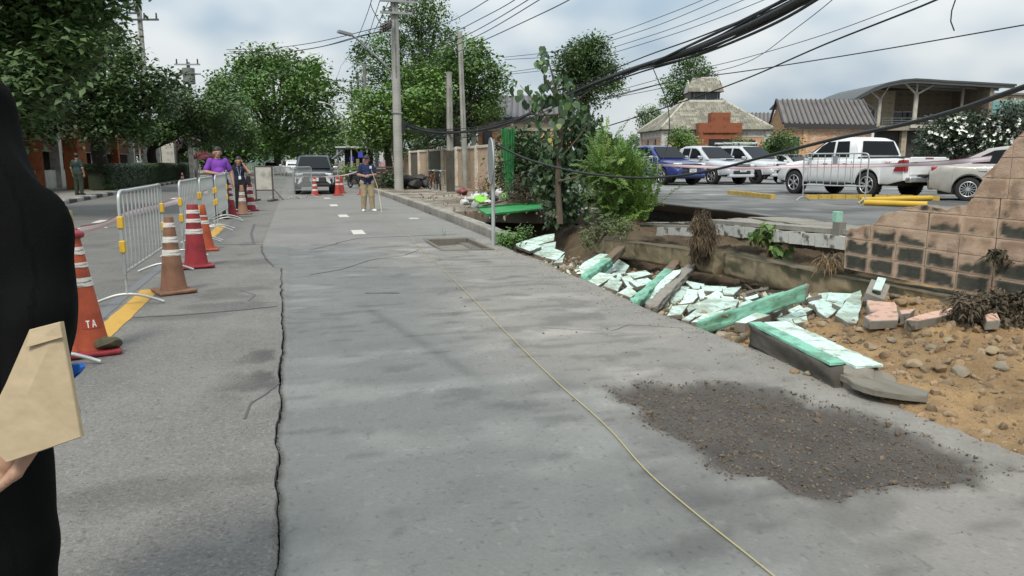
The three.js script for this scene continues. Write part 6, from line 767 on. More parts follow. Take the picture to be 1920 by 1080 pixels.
  const eyes = mat(0.02, 0.015, 0.012, { roughness: 0.2 }); for (const q of [0.032, -0.032]) put('eye', new THREE.SphereGeometry(0.0095, 8, 6).translate(...face(q, 0.002, 0.087)), eyes); put('mouth', new RoundedBoxGeometry(0.042, 0.008, 0.01, 1, 0.003).rotateY(yaw).translate(...face(0, -0.056, 0.091)), mat(0.22, 0.08, 0.06));
  const hairC = face(0, 0.05, -0.02); put('hair', net([[face(0, 0.045, -0.018), face(0, 0.055, 0.0), 0.104, 0.096], ...(o.hairLong ? [[face(0, 0.02, -0.05), face(0, -0.12, -0.06), 0.085, 0.06]] : [])], 0, 0.03, 0.008, (x, y, z) => { const c = Math.cos(-yaw), n = Math.sin(-yaw), lx = (x - Hd[0]) * c + (z - Hd[2]) * n, lz = -(x - Hd[0]) * n + (z - Hd[2]) * c, ly = y - Hd[1]; return lz > 0.0 ? 0.046 - ly + (lz - 0.06) * -0.15 : (o.hairLong ? -0.2 - ly : -0.03 - ly + Math.max(0, lz + 0.02) * 2); }, 0.012), hairMat);
  const C = o.clothes;
  if (C.shirt) { const sl = C.sleeve ?? 0.62, cut = (a, e) => [a[0], a[1].map((v, i) => lerp(a[0][i], v, sl)), a[2] + 0.002, lerp(a[2], a[3], sl) + 0.010]; const bones = [...torso.slice(0, 4), [J.hip, J.waist, 0.135 * b, 0.13 * b, 0.78], [[0.075 * b, (C.hem ?? 0.84) - 0.05, 0], [0.045, 1.0, 0], C.flare ?? 0.122 * b, 0.122 * b, 0.95], [[-0.075 * b, (C.hem ?? 0.84) - 0.05, 0], [-0.045, 1.0, 0], C.flare ?? 0.122 * b, 0.122 * b, 0.95], cut(armL[0]), cut(armR[0])]; if (o.belly) bones.push(torso[6]); if (sl >= 1) bones.push([J.el, J.wl.map((v, i) => lerp(J.el[i], v, 0.93)), 0.05, 0.042], [J.er, J.wr.map((v, i) => lerp(J.er[i], v, 0.93)), 0.05, 0.042]); put(C.shirtName || 'shirt', net(bones, C.loose ?? 0.009, 0.03, Math.min(cell, 0.011), (x, y, z) => Math.max((C.hem ?? 0.84) - y, y - 1.42 - Math.max(0, Math.abs(x) - 0.085) * 2), C.folds ?? 0.02), C.shirt); put('collar', new THREE.TorusGeometry(0.066, 0.016, 8, 18).scale(1, 1, 1.1).rotateX(Math.PI / 2 + 0.25).translate(N[0], 1.418, N[2] + 0.008), C.collar || C.shirt); }
  if (C.trousers) put('trousers', net([[J.hl, J.kl, 0.10 * b, 0.075 * b], [J.hr, J.kr, 0.10 * b, 0.075 * b], [J.kl, [J.al[0], J.al[1] - 0.01, J.al[2]], 0.072 * b, 0.062], [J.kr, [J.ar[0], J.ar[1] - 0.01, J.ar[2]], 0.072 * b, 0.062], [J.hl, J.hip, 0.115 * b, 0.12 * b, 0.92], [J.hr, J.hip, 0.115 * b, 0.12 * b, 0.92]], 0.012, 0.025, Math.min(cell, 0.011), (x, y, z) => Math.max(y - 0.99, 0.065 - y), 0.02), C.trousers);
  if (C.shoes) feet.forEach((f, i) => { put('shoe', net([[[f[0][0], 0.038, f[0][2] - 0.02], [f[1][0], 0.034, f[1][2] + 0.02], 0.046, 0.04], [[f[0][0], 0.085, f[0][2] + 0.0], [f[0][0], 0.05, f[0][2] + 0.03], 0.044, 0.045]], 0, 0.02, 0.009, (x, y) => 0.004 - y), C.shoes); });
  const fwd = (p) => p.map((v) => v * s); if (o.extra) o.extra(G, J, put, s); return G;
}
const fabric = (r, g, b) => mat(r, g, b, { map: T.cloth, roughness: 0.95 });
const faceCam = (p) => Math.atan2(-p.x, -p.z);
{ // man with the tape measure
  const p = gp(690, 396.5, 0.0); p.y = roadY(p.x, p.z);
  person('man in navy polo and khaki trousers holding the end of the measuring tape', p, faceCam(p) + 0.1, { height: 1.72, build: 1.08, belly: true, look: 0.15, pose: { el: [0.25, 1.12, 0.0], er: [-0.25, 1.12, -0.01], wl: [0.05, 1.10, 0.23], wr: [-0.06, 1.07, 0.22], hdl: [-1, -0.15, 0.2], hdr: [1, 0.1, 0.25], pl: [0, -0.5, -1], pr: [0, 0.3, -1], al: [0.14, 0.09, 0.0], ar: [-0.12, 0.09, -0.03], kl: [0.125, 0.49, 0.03] }, curlL: 1.0, curlR: 1.0, footl: [0.5, 0.85], footr: [-0.2, 0.95],
    clothes: { shirt: fabric(0.012, 0.022, 0.075), trousers: fabric(0.33, 0.265, 0.165), shoes: mat(0.75, 0.75, 0.73), hem: 0.83, sleeve: 0.72, collar: fabric(0.02, 0.03, 0.09) },
    extra: (G, J, put) => { put('spectacles', merge([new THREE.TorusGeometry(0.021, 0.003, 5, 14).translate(0.033, 1.562, 0.108), new THREE.TorusGeometry(0.021, 0.003, 5, 14).translate(-0.033, 1.562, 0.108), new THREE.BoxGeometry(0.022, 0.004, 0.004).translate(0, 1.566, 0.108)]).rotateY(0.12), M.black); put('cap', new THREE.SphereGeometry(0.108, 16, 8, 0, 6.3, 0, 1.25).scale(1, 0.85, 1.08).translate(0, 1.605, 0.0), mat(0.012, 0.014, 0.02)); put('cap_brim', new RoundedBoxGeometry(0.16, 0.012, 0.1, 2, 0.005).rotateX(0.2).translate(0, 1.628, 0.13), mat(0.012, 0.014, 0.02)); } });
}
{ // man in the purple polo beyond the barricades
  const p = hd(408, 302, 20.0); p.y = 0; 
  person('man in purple polo holding a phone, standing behind the barricades', p, faceCam(p) + 0.25, { height: 1.92, build: 1.08, belly: true, look: -0.05, pose: { el: [0.30, 1.12, -0.04], er: [-0.29, 1.12, 0.0], wl: [0.31, 0.86, 0.06], wr: [-0.07, 1.08, 0.24], hdr: [1, -0.1, 0.35], pr: [0, 1, -0.3] }, curlR: 0.9,
    clothes: { shirt: fabric(0.19, 0.05, 0.36), trousers: fabric(0.02, 0.02, 0.028), shoes: M.black, hem: 0.84, sleeve: 0.72 },
    extra: (G, J, put) => { put('phone', new RoundedBoxGeometry(0.15, 0.012, 0.075, 1, 0.005).rotateZ(0.15).translate(0.03, 1.10, 0.27), mat(0.6, 0.6, 0.62, { roughness: 0.2 })); put('belt', new THREE.TorusGeometry(0.15, 0.018, 6, 24).scale(1, 0.8, 1).rotateX(Math.PI / 2).translate(0, 0.955, 0.01), M.black); } });
}
{ // person on the phone
  const p = hd(447, 302, 22.6); p.y = 0;
  person('person in dark shirt with lanyard, talking on a phone beside the purple polo', p, faceCam(p) + 0.1, { height: 1.68, look: -0.1, pose: { el: [0.30, 1.20, 0.1], wl: [0.11, 1.50, 0.06], hdl: [-0.25, 1, -0.1], pl: [-1, 0, 0.2] }, curlL: 0.9,
    clothes: { shirt: fabric(0.012, 0.014, 0.028), trousers: fabric(0.012, 0.012, 0.014), shoes: M.black, hem: 0.80, sleeve: 0.5 },
    extra: (G, J, put) => { put('phone', new RoundedBoxGeometry(0.014, 0.14, 0.07, 1, 0.005).translate(0.125, 1.565, 0.03), M.black); put('lanyard', tube([V(0.06, 1.40, 0.06), V(0.03, 1.25, 0.135), V(0.0, 1.12, 0.14), V(-0.03, 1.25, 0.135), V(-0.06, 1.40, 0.06)], 0.006, 5), mat(0.3, 0.4, 0.6)); put('badge', new RoundedBoxGeometry(0.07, 0.10, 0.006, 1, 0.003).translate(0, 1.07, 0.145), mat(0.75, 0.77, 0.8)); put('shoulder_bag', new RoundedBoxGeometry(0.12, 0.28, 0.24, 3, 0.05).translate(0.26, 0.98, -0.02), mat(0.015, 0.012, 0.012)); } });
}
{ // man in dark green
  const p = gp(150, 366, WALK); p.y = WALK + 0.005;
  person('person in dark green uniform standing by the thick tree trunk', p, faceCam(p) + 2.5, { height: 1.74, look: 0.3, clothes: { shirt: fabric(0.022, 0.05, 0.045), trousers: fabric(0.03, 0.045, 0.03), shoes: M.black, hem: 0.86, sleeve: 0.75, collar: fabric(0.02, 0.05, 0.04) } });
}
{ // the man in black in the foreground, seen from behind at the left edge
  const D = 1.72, p = hd(-188, 302, D); p.y = 0; const turn = YAW + Math.PI - 0.12, loc = (px, py, d) => { const w = hd(px, py, d).sub(p), c = Math.cos(turn), n = Math.sin(turn), k = 1.7 / 2.07; return [(w.x * c - w.z * n) * k, w.y * k, (w.x * n + w.z * c) * k]; }; const suit = new THREE.MeshPhysicalMaterial({ color: lin(0.005, 0.0055, 0.0052), map: T.cloth, roughness: 0.9, specularIntensity: 0.15, bumpMap: again(T.gritH, 3), bumpScale: 0.001 });
  person('man in black jacket seen from behind at the left edge, carrying a brown envelope', p, turn, { height: 2.07, build: 1.1, cell: 0.012, look: 0.1, pose: { sl: [0.2, 1.355, -0.01], sr: [-0.2, 1.355, -0.01], er: loc(62, 575, 1.63), wr: loc(62, 800, 1.53), hdr: [0.75, -0.75, -0.15], pr: [0.2, 0.1, -1] }, curlR: 1.3,
    clothes: { shirt: suit, shirtName: 'jacket', trousers: suit, shoes: M.black, hem: 0.80, flare: 0.145, folds: 0.07, sleeve: 1, loose: 0.026, collar: suit } });
  // brown envelope in his hand, bulging, with a folded flap
  const q = (px, py, d) => hd(px, py, d), E = thing('envelope', 'brown paper envelope held under the arm of the man in black', 'envelope', q(60, 730, 1.45)), o = E.position.clone();
  const corners = [q(55, 618, 1.47), q(113, 603, 1.455), q(152, 820, 1.44), q(12, 868, 1.43), q(-40, 820, 1.435), q(10, 720, 1.45)].map((v) => v.sub(o)), paper = mat(0.47, 0.37, 0.235, { map: T.cloth, bumpMap: T.lumps, bumpScale: 0.006, roughness: 0.85 });
  part('pouch', poly3(corners, 0.012).translate(0, 0, 0), paper, E); part('flap', poly3([q(57, 622, 1.463), q(112, 607, 1.448), q(117, 632, 1.444), q(48, 652, 1.455)].map((v) => v.sub(o)), 0.002), paper, E);
  const B = thing('blue_folder', 'bright blue folder corner showing below the black jacket', 'folder', q(145, 694, 1.49)); part('cover', poly3([q(70, 690, 1.50), q(150, 682, 1.485), q(153, 689, 1.484), q(147, 698, 1.484), q(128, 704, 1.486), q(110, 800, 1.48), q(60, 810, 1.49)].map((v) => v.sub(B.position)), 0.012), mat(0.015, 0.14, 0.55, { roughness: 0.4 }), B); part('pages', poly3([q(72, 694, 1.513), q(146, 687, 1.50), q(142, 698, 1.50), q(100, 790, 1.495)].map((v) => v.sub(B.position)), 0.006), M.white, B);
}
// ---------- street furniture ----------
const worn = (t) => again(t, 1.6);
const rubberMat = (r, g, b) => mat(r, g, b, { map: worn(T.dirt), bumpMap: T.gritH, bumpScale: 0.003, roughness: 0.75 });
const peel = tex(256, (u, v) => { const f = step(0.34, 0.42, pn(u, v, 8, 4, 501)), k = 0.85 + 0.15 * pn(u, v, 20, 2, 503); return [lerp(0.30, 0.66, f) * k, lerp(0.20, 0.65, f) * k, lerp(0.15, 0.60, f) * k]; }, true);
const bandMat = mat(1, 1, 1, { map: peel, roughness: 0.6 });
function cone(label, p, o) {
  const G = thing('traffic_cone', label, 'traffic cone', p, o.turn || 0, o.group), h = o.h, r0 = o.r || 0.165, r1 = o.rt || 0.05, bm = o.base || o.color, R0 = (t) => lerp(r0, r1, Math.pow(t, 0.92));
  const rr = rngOf(Math.round(p.x * 100 + p.z * 77 + 900)), prof = []; for (let i = 0; i <= 14; i++) prof.push(new THREE.Vector2(R0(i / 14), 0.03 + i / 14 * (h - 0.03))); prof.push(new THREE.Vector2(r1 * 0.7, h), new THREE.Vector2(0.001, h + 0.002));
  const body = new THREE.LatheGeometry([new THREE.Vector2(r0 + 0.05, 0.02), new THREE.Vector2(r0 + 0.02, 0.035), ...prof], 26); { const q = body.attributes.position; for (let i = 0; i < q.count; i++) { const y = q.getY(i) / h; q.setX(i, q.getX(i) * (1 + (noise3(q.getX(i) * 9, q.getY(i) * 6, q.getZ(i) * 9, 3) - 0.5) * 0.07) + (o.lean || 0) * y * h); } body.computeVertexNormals(); }
  part('cone_body', metreUV(body), o.color, G);
  const w = r0 * 2.75, base = new RoundedBoxGeometry(w, 0.04, w, 3, 0.018); { const q = base.attributes.position; for (let i = 0; i < q.count; i++) { const e = Math.hypot(q.getX(i), q.getZ(i)) / w; q.setY(i, q.getY(i) + (noise2(q.getX(i) * 4 + p.x * 9, q.getZ(i) * 4, 5) - 0.4) * 0.05 * e); } base.computeVertexNormals(); } part('cone_base', metreUV(base.translate(0, 0.024, 0)), bm, G);
  for (const [a, b] of o.bands) { const pts = []; for (let i = 0; i <= 3; i++) { const t = lerp(a, b, i / 3); pts.push(new THREE.Vector2(R0(t) + 0.005, t * h)); } const g = new THREE.LatheGeometry(pts, 26); const q = g.attributes.position; for (let i = 0; i < q.count; i++) q.setX(i, q.getX(i) + (o.lean || 0) * q.getY(i)); part('reflective_band', g, o.band || bandMat, G); }
  if (o.extra) o.extra(G, R0, h); return G;
}
const orange = rubberMat(0.44, 0.085, 0.035), brownC = rubberMat(0.23, 0.115, 0.07), redC = rubberMat(0.30, 0.025, 0.035), redBright = rubberMat(0.42, 0.05, 0.04), onRoad = (px, py) => { const p = gp(px, py); p.y = roadY(p.x, p.z); return p; };
cone('large orange cone right behind the man in black, wet stone lying on its red base', onRoad(172, 662), { h: 1.02, r: 0.15, turn: 0.3, color: orange, base: redC, lean: -0.06, bands: [[0.55, 0.62], [0.70, 0.74], [0.80, 0.86]], extra: (G, R0, h) => { part('stone', rock(0.10, 61, 1.5, 0.6, 1.0, 2).translate(0.10, 0.09, 0.12), mat(0.13, 0.12, 0.075, { map: T.soil, roughness: 1 }), G); part('wrapped_tape', new THREE.TorusGeometry(0.062, 0.03, 8, 18).rotateX(1.4).translate(-0.058, 0.97, 0), mat(0.32, 0.05, 0.07, { map: T.cloth }), G); part('stick', cyl(0.03, 0.025, 0.16, -0.06, 1.0, 0, 8), mat(0.3, 0.26, 0.12), G);
  const c = document.createElement('canvas'); c.width = 256; c.height = 96; const x = c.getContext('2d'); x.fillStyle = '#a3402b'; x.fillRect(0, 0, 256, 96); x.fillStyle = '#e8e4e0'; x.font = 'bold 96px sans-serif'; x.textBaseline = 'middle'; x.textAlign = 'center'; x.fillText('T A', 128, 52); const t = new THREE.CanvasTexture(c); t.colorSpace = THREE.SRGBColorSpace; const pts = []; for (let i = 0; i <= 2; i++) pts.push(new THREE.Vector2(R0(0.22 + i * 0.04) + 0.005, (0.22 + i * 0.04) * h)); const g = new THREE.LatheGeometry(pts, 10, 5.95, 1.1), q = g.attributes.position; for (let i = 0; i < q.count; i++) q.setX(i, q.getX(i) - 0.06 * q.getY(i)); part('lettering', g, mat(1, 1, 1, { map: t, roughness: 0.75 }), G); } });
cone('dirty brown cone with two white bands in front of the nearest barricade', onRoad(327, 549), { h: 0.90, r: 0.155, turn: 0.4, color: brownC, bands: [[0.50, 0.58], [0.67, 0.75], [0.87, 0.93]] });
cone('dark red cone with three white bands behind the brown cone', onRoad(369, 502), { h: 0.92, r: 0.17, turn: 0.2, color: redC, rt: 0.075, bands: [[0.54, 0.62], [0.72, 0.78], [0.86, 0.92]] });
cone('slim orange cone beside the dark red one, one worn white band', onRoad(386, 470), { h: 0.80, r: 0.155, turn: 0.1, color: orange, rt: 0.035, bands: [[0.58, 0.66], [0.74, 0.77]] });
cone('red and white striped cone, first of the distant group', onRoad(433, 408), { h: 0.95, r: 0.18, turn: 0.1, color: redC, bands: [[0.52, 0.62], [0.70, 0.78], [0.86, 0.94]] });
cone('faded brownish cone between two red and white cones', onRoad(456, 402), { h: 0.85, r: 0.15, turn: 0.5, color: rubberMat(0.34, 0.19, 0.13), bands: [[0.45, 0.56], [0.66, 0.76]] });
cone('red and white chequered cone at the right of the distant group', onRoad(471, 396), { h: 0.95, r: 0.16, turn: 0.2, color: redC, bands: [[0.2, 0.3], [0.45, 0.55], [0.68, 0.78], [0.88, 0.95]] });
cone('small red cone with white rings near the far barricades', onRoad(468, 378), { h: 0.9, r: 0.16, color: redC, bands: [[0.4, 0.5], [0.66, 0.78]] });
cone('red cone with white rings at the left front wheel of the black car', onRoad(591, 366), { h: 0.85, r: 0.16, turn: 0.3, color: redBright, bands: [[0.24, 0.34], [0.5, 0.6], [0.76, 0.86]] });
cone('bright red cone in front of the black car number plate', onRoad(634, 366), { h: 0.85, r: 0.17, turn: 0.1, color: redBright, bands: [[0.56, 0.64], [0.76, 0.84]] });
cone('red cone half hidden behind the one at the number plate', onRoad(641, 362), { h: 0.8, r: 0.15, color: redBright, bands: [[0.5, 0.6]] });
cone('red cone at the left knee of the man in navy', onRoad(679, 365), { h: 0.6, r: 0.15, color: redBright, bands: [[0.5, 0.6]] });
cone('small orange cone on the left lane in front of the long hedge', gp(286, 345), { h: 0.85, r: 0.16, color: redBright, bands: [[0.45, 0.58], [0.75, 0.85]] });
cone('pale cone next to the small orange cone before the hedge', gp(294, 343), { h: 0.7, r: 0.12, color: rubberMat(0.3, 0.24, 0.2), bands: [[0.5, 0.6]] });
cone('small red cone at the far end of the left kerb', gp(343, 345), { h: 0.8, r: 0.16, color: redBright, bands: [[0.5, 0.62], [0.8, 0.9]] });
cone('tiny red cone under the pink tent', gp(371, 332), { h: 0.8, r: 0.16, color: redBright, bands: [[0.5, 0.62]] });

const steelTube = mat(0.50, 0.54, 0.55, { metalness: 0.45, roughness: 0.42, map: again(T.dirt, 1.5) }), clipY = mat(0.58, 0.36, 0.03, { roughness: 0.5 });
function barricade(label, a, b, o = {}) { // a, b: ground points of its two posts
  const mid = a.clone().add(b).multiplyScalar(0.5), d = b.clone().sub(a), L = d.length(), G = thing('crowd_barricade', label, 'barricade', mid, Math.atan2(-d.z, d.x), o.group), H = o.h || 1.22, low = o.low ?? 0.34, x = L / 2, n = o.bars ?? 11, rT = 0.019, c = 0.09;
  part('frame', tube([V(-x, low, 0), V(-x, low + 0.3, 0), V(-x, H - c, 0), V(-x + 0.025, H - 0.025, 0), V(-x + c, H, 0), V(-x + 0.4, H, 0), V(x - 0.4, H, 0), V(x - c, H, 0), V(x - 0.025, H - 0.025, 0), V(x, H - c, 0), V(x, low + 0.3, 0), V(x, low, 0)], rT, 8, 90), steelTube, G);
  part('bottom_rail', bar(V(-x, low + 0.02, 0), V(x, low + 0.02, 0), rT * 0.9, 8), steelTube, G);
  for (let i = 1; i <= n; i++) { const q = lerp(-x, x, i / (n + 1)); part('upright_bar', bar(V(q, low + 0.02, 0), V(q, H, 0), 0.0105, 6), steelTube, G); }
  if (o.plate) part('maker_plate', box(0.13, 0.22, 0.012, lerp(-x, x, o.plate), H - 0.16, 0.012), mat(0.22, 0.24, 0.27, { roughness: 0.5 }), G);
  for (const s of [-1, 1]) { const q = s * (x - (o.inset ?? 0.02)); if (o.feet !== false) { part('foot', tube([V(q, 0.02, -0.36), V(q, 0.07, -0.24), V(q, 0.115, -0.08), V(q, 0.115, 0.08), V(q, 0.07, 0.24), V(q, 0.02, 0.36)], 0.016, 7, 20), steelTube, G); part('foot_post', bar(V(q, 0.11, 0), V(q, low + 0.04, 0), 0.015, 7), steelTube, G); } if (o.clips) for (const y of [H - 0.32, low + 0.30]) part('yellow_clip', new RoundedBoxGeometry(0.07, 0.13, 0.06, 2, 0.012).translate(s * x, y, 0), clipY, G); }
  G.rotation.z = o.tilt || 0; return G;
}
const RP = (x, z) => V(x, roadY(x, z), z);
barricade('nearest steel barricade, mostly behind the man in black', RP(-1.98, -4.0), RP(-1.86, -6.25), { clips: true });
barricade('steel barricade with yellow clips behind the dirty brown cone', RP(-1.80, -8.75), RP(-1.80, -11.35), { clips: true });
barricade('steel barricade behind the dark red and slim orange cones', RP(-1.78, -13.0), RP(-1.76, -15.2), { clips: true });
barricade('steel barricade in front of the man in the purple polo', RP(-1.76, -15.5), RP(-1.74, -17.75), { clips: true });
barricade('steel barricade beside the person on the phone', RP(-1.72, -18.1), RP(-1.68, -20.4), { clips: true });
barricade('steel barricade behind the first red and white striped cone', RP(-1.78, -21.2), RP(-1.72, -23.5), {});
barricade('last steel barricade of the row beside the median line', RP(-1.7, -24.2), RP(-1.6, -26.6), {});
barricade('steel barricade across the road, left one by the white panel', onRoad(516, 373), onRoad(551, 374), { bars: 16, h: 1.3 });
barricade('steel barricade across the road next to the black car', onRoad(553, 373), onRoad(586, 371), { bars: 16, h: 1.3 });
{ const a = onRoad(481, 377), b = onRoad(513, 377), d = b.clone().sub(a), L = d.length(), G = thing('mesh_barrier_panel', 'whitish mesh barrier panel with dark frame and skid feet across the road', 'barrier', a.clone().lerp(b, 0.5), Math.atan2(-d.z, d.x)), fr = mat(0.09, 0.07, 0.06); part('mesh_sheet', box(L - 0.06, 0.92, 0.02, 0, 0.88, 0), mat(0.50, 0.50, 0.47, { map: T.dirt }), G); for (const s of [-1, 1]) { part('frame_post', box(0.05, 1.3, 0.05, s * L / 2, 0.68, 0), fr, G); part('skid_foot', box(0.12, 0.07, 0.9, s * L / 2, 0.035, 0.1), fr, G); part('brace', bar(V(s * L / 2, 0.5, 0), V(s * L / 2 + (s > 0 ? 0.5 : 0.1), 0.06, 0.35), 0.022, 6), fr, G); } part('frame_rail', box(L, 0.05, 0.04, 0, 1.34, 0), fr, G); part('frame_rail', box(L, 0.05, 0.04, 0, 0.42, 0), fr, G); }
barricade('steel barricade in the car park before the white pickup', gp(1503, 377, LOT), gp(1622, 382, LOT), { bars: 8, h: 1.27, plate: 0.5, low: 0.42 });
barricade('steel barricade in the car park before the blue pickup', gp(1150, 344, LOT), gp(1231, 350, LOT), { bars: 9, h: 1.25 });

// barrier tape and measuring tape
const tapeTex = (() => { const c = document.createElement('canvas'); c.width = 512; c.height = 64; const x = c.getContext('2d'); x.fillStyle = '#e6dfe2'; x.fillRect(0, 0, 512, 64); x.fillStyle = '#b23a4c'; for (let i = -2; i < 20; i++) { x.beginPath(); x.moveTo(i * 32, 64); x.lineTo(i * 32 + 14, 64); x.lineTo(i * 32 + 34, 40); x.lineTo(i * 32 + 20, 40); x.fill(); } x.fillRect(0, 0, 512, 9); const t = new THREE.CanvasTexture(c); t.colorSpace = THREE.SRGBColorSpace; t.wrapS = THREE.RepeatWrapping; return t; })();
const tapeMat = new THREE.MeshPhysicalMaterial({ map: tapeTex, roughness: 0.45, transmission: 0.12, thickness: 0, side: THREE.DoubleSide });
function strip(name, pts, w, m, label, cat, twist = 0.25) { const c = new THREE.CatmullRomCurve3(pts), L = c.getLength(), n = Math.max(20, Math.round(L * 8)); const g = grid(n, 1, (i, j) => { const p = c.getPointAt(i / n), t = c.getTangentAt(i / n), a = Math.sin(i * 0.23) * twist + Math.sin(i * 0.071 + 1) * twist, side = V(-t.z, 0, t.x).normalize(), up = V(0, Math.cos(a), 0).addScaledVector(side, Math.sin(a)); return p.addScaledVector(up, (j - 0.5) * w); }); const u = g.attributes.uv; for (let k = 0; k < u.count; k++) u.setXY(k, (k % (n + 1)) / n * L / 0.6, k > n ? 1 : 0); return solo(name, g, m, label, cat); }
strip('barrier_tape', [hd(150, 432, 6.9), hd(195, 421, 7.9), hd(238, 402, 9.0), hd(300, 386, 11), hd(345, 373, 13), hd(390, 360, 15.4)], 0.085, tapeMat, 'red and white barrier tape from the large orange cone along the barricades', 'barrier tape');
strip('barrier_tape', [hd(1185, 306, 26), hd(1300, 312, 24.5), hd(1400, 315, 23), hd(1503, 312, 20.6), hd(1622, 311, 19.8), hd(1690, 309, 17.5), hd(1760, 306, 15), hd(1858, 297, 11.5)], 0.095, tapeMat, 'red and white barrier tape across the car park in front of the pickups', 'barrier tape');
strip('barrier_tape', [onRoad(591, 366).add(V(0, 0.82, 0)), hd(640, 329, 30), hd(682, 318, 23)], 0.05, tapeMat, 'barrier tape from the black car to the man in navy', 'barrier tape');
{ const pts = [[716, 399], [748, 424], [790, 465], [860, 531], [960, 632], [1042, 712], [1140, 798], [1215, 880], [1300, 952], [1400, 1030], [1500, 1110]].map(([a, b]) => { const p = onRoad(a, b); p.y += 0.012; return p; }); const c = new THREE.CatmullRomCurve3(pts), n = 260; const g = grid(1, n, (i, j) => { const p = c.getPointAt(j / n), t = c.getTangentAt(j / n); return V(p.x - t.z * (i ? -0.004 : 0.004), Math.max(p.y, roadY(p.x, p.z) + 0.006), p.z + t.x * (i ? -0.004 : 0.004)); }); const G = thing('measuring_tape', 'long yellow measuring tape lying across the road up to the man in navy', 'measuring tape'); const tm = mat(0.36, 0.30, 0.12, { side: THREE.DoubleSide, roughness: 0.5 }); part('ground_run', g, tm, G); part('held_end', tube([pts[0].clone(), hd(708, 352, 22.6), hd(696, 318, 22.45)], 0.009, 5, 24), mat(0.66, 0.6, 0.4), G); part('tape_case', new RoundedBoxGeometry(0.07, 0.08, 0.04, 2, 0.015).translate(...hd(695, 314, 22.4).toArray()), mat(0.6, 0.58, 0.5), G); }

// poles, lamp, sign
function utilityPole(label, p, H, w, o = {}) { const G = thing('utility_pole', label, 'pole', p), r = w / 2; const g = new THREE.CylinderGeometry(r * 0.72 * 1.414, r * 1.414, H, 4, 12).rotateY(Math.PI / 4).translate(0, H / 2, 0); part('shaft', metreUV(g), o.mat || M.pole, G); for (const s of [1, -1]) part('shaft_groove', box(w * 0.22, H * 0.86, 0.012, 0, H * 0.44, s * (r * 0.86), 0), concreteMat(0.24, 0.24, 0.225), G); if (o.lean) G.rotation.z = o.lean; G.rotation.y = o.turn ?? 0; if (o.extra) o.extra(G, H, r); return G; }
function insulator(x, y, z, G, h = 0.22) { const l = []; for (let i = 0; i < 3; i++) l.push(cyl(0.085 - i * 0.012, 0.05, h / 3, x, y + i * h / 3, z, 10)); part('insulator', merge(l), mat(0.035, 0.025, 0.022, { roughness: 0.25 }), G); }
const mainBase = gp(748, 357, WALK); mainBase.y = WALK;
const armM = mat(0.30, 0.31, 0.31, { metalness: 0.4, roughness: 0.6 });
utilityPole('tall square concrete pole on the pavement carrying the street lamp arm', mainBase, 13.5, 0.40, { extra: (G, H, r) => {
  const L = (px, py, b = 0) => hd(px, py, mainBase.x * FWD.x + mainBase.z * FWD.z + b).sub(mainBase);
  const arm = part('lamp_arm', tube([L(735, 150), L(734, 138), L(718, 118, -0.3), L(690, 92, -0.6), L(668, 72, -0.9), L(655, 64, -1.1)], 0.045, 7, 30), armM, G); part('lamp_bracket', bar(L(734, 150), L(746, 150), 0.04), armM, arm); part('lamp_head', (() => { const a = L(660, 66, -1.0), b = L(634, 59, -1.4); return beam(a, b, 0.28, 0.11); })(), mat(0.22, 0.23, 0.24, { roughness: 0.5 }), arm);
  for (const [y, w] of [[26, 1.5], [4, 1.7], [-22, 2.2]]) { const c = L(746, y); part('crossarm', box(w, 0.11, 0.11, c.x - (y === 26 ? 0.1 : 0), c.y, 0.26), armM, G); for (const q of [-0.9, -0.5, 0.5, 0.9]) insulator(c.x + q * w / 2, c.y + 0.05, 0.26, G); }
  for (let k = 0; k < 3; k++) { const a = L(738, 38 + k * 6, -0.3), b = L(713, 52 + k * 5, -1.4); for (let i = 0; i < 6; i++) { const p = a.clone().lerp(b, (i + 1) / 7); part('strain_insulator', cyl(0.10, 0.07, 0.09, 0, 0, 0, 10).rotateZ(1.1).translate(p.x, p.y, p.z), mat(0.03, 0.025, 0.022, { roughness: 0.3 }), G); } }
  part('steel_band', box(0.46, 0.05, 0.46, 0, L(746, 212).y, 0), armM, G); part('cable_box', box(0.16, 0.5, 0.18, 0.26, L(752, 240).y, 0.1), M.black, G);
} });
const pB = gp(845, 360, WALK); pB.y = WALK; utilityPole('short square concrete pole with dark foot by the boundary wall', pB, 5.4, 0.30, { mat: concreteMat(0.33, 0.32, 0.29), extra: (G) => { part('dark_foot', box(0.33, 1.9, 0.33, 0, 0.95, 0), concreteMat(0.075, 0.07, 0.06), G); } });
{ const p = hd(873, 302, 38.5); p.y = 0; utilityPole('slim concrete pole leaning slightly behind the boundary wall', p, 7.9, 0.27, { lean: 0.03, mat: concreteMat(0.38, 0.38, 0.35), turn: 0 }); }
[[616, 150, 96, 'concrete pole with three crossarms far along the right kerb'], [676, 135, 72, 'plain grey pole right of the crossarm pole far along the kerb'], [689, 120, 60, 'darker grey pole beside the bright pavement tree']].forEach(([px, top, D, label], i) => { const p = hd(i ? px : 664, 302, D); p.y = 0; const H = hd(px, top, D).y; utilityPole(label, p, H, 0.30, { mat: concreteMat(0.2, 0.2, 0.18), extra: (G) => { if (!i) for (const y of [H - 0.2, H - 1.6, H - 2.8]) { part('crossarm', box(2.8, 0.13, 0.13, -0.6, y, 0.2), armM, G); for (const q of [-1.8, -1.0, 0.3]) insulator(q, y + 0.06, 0.2, G, 0.35); } } }); });
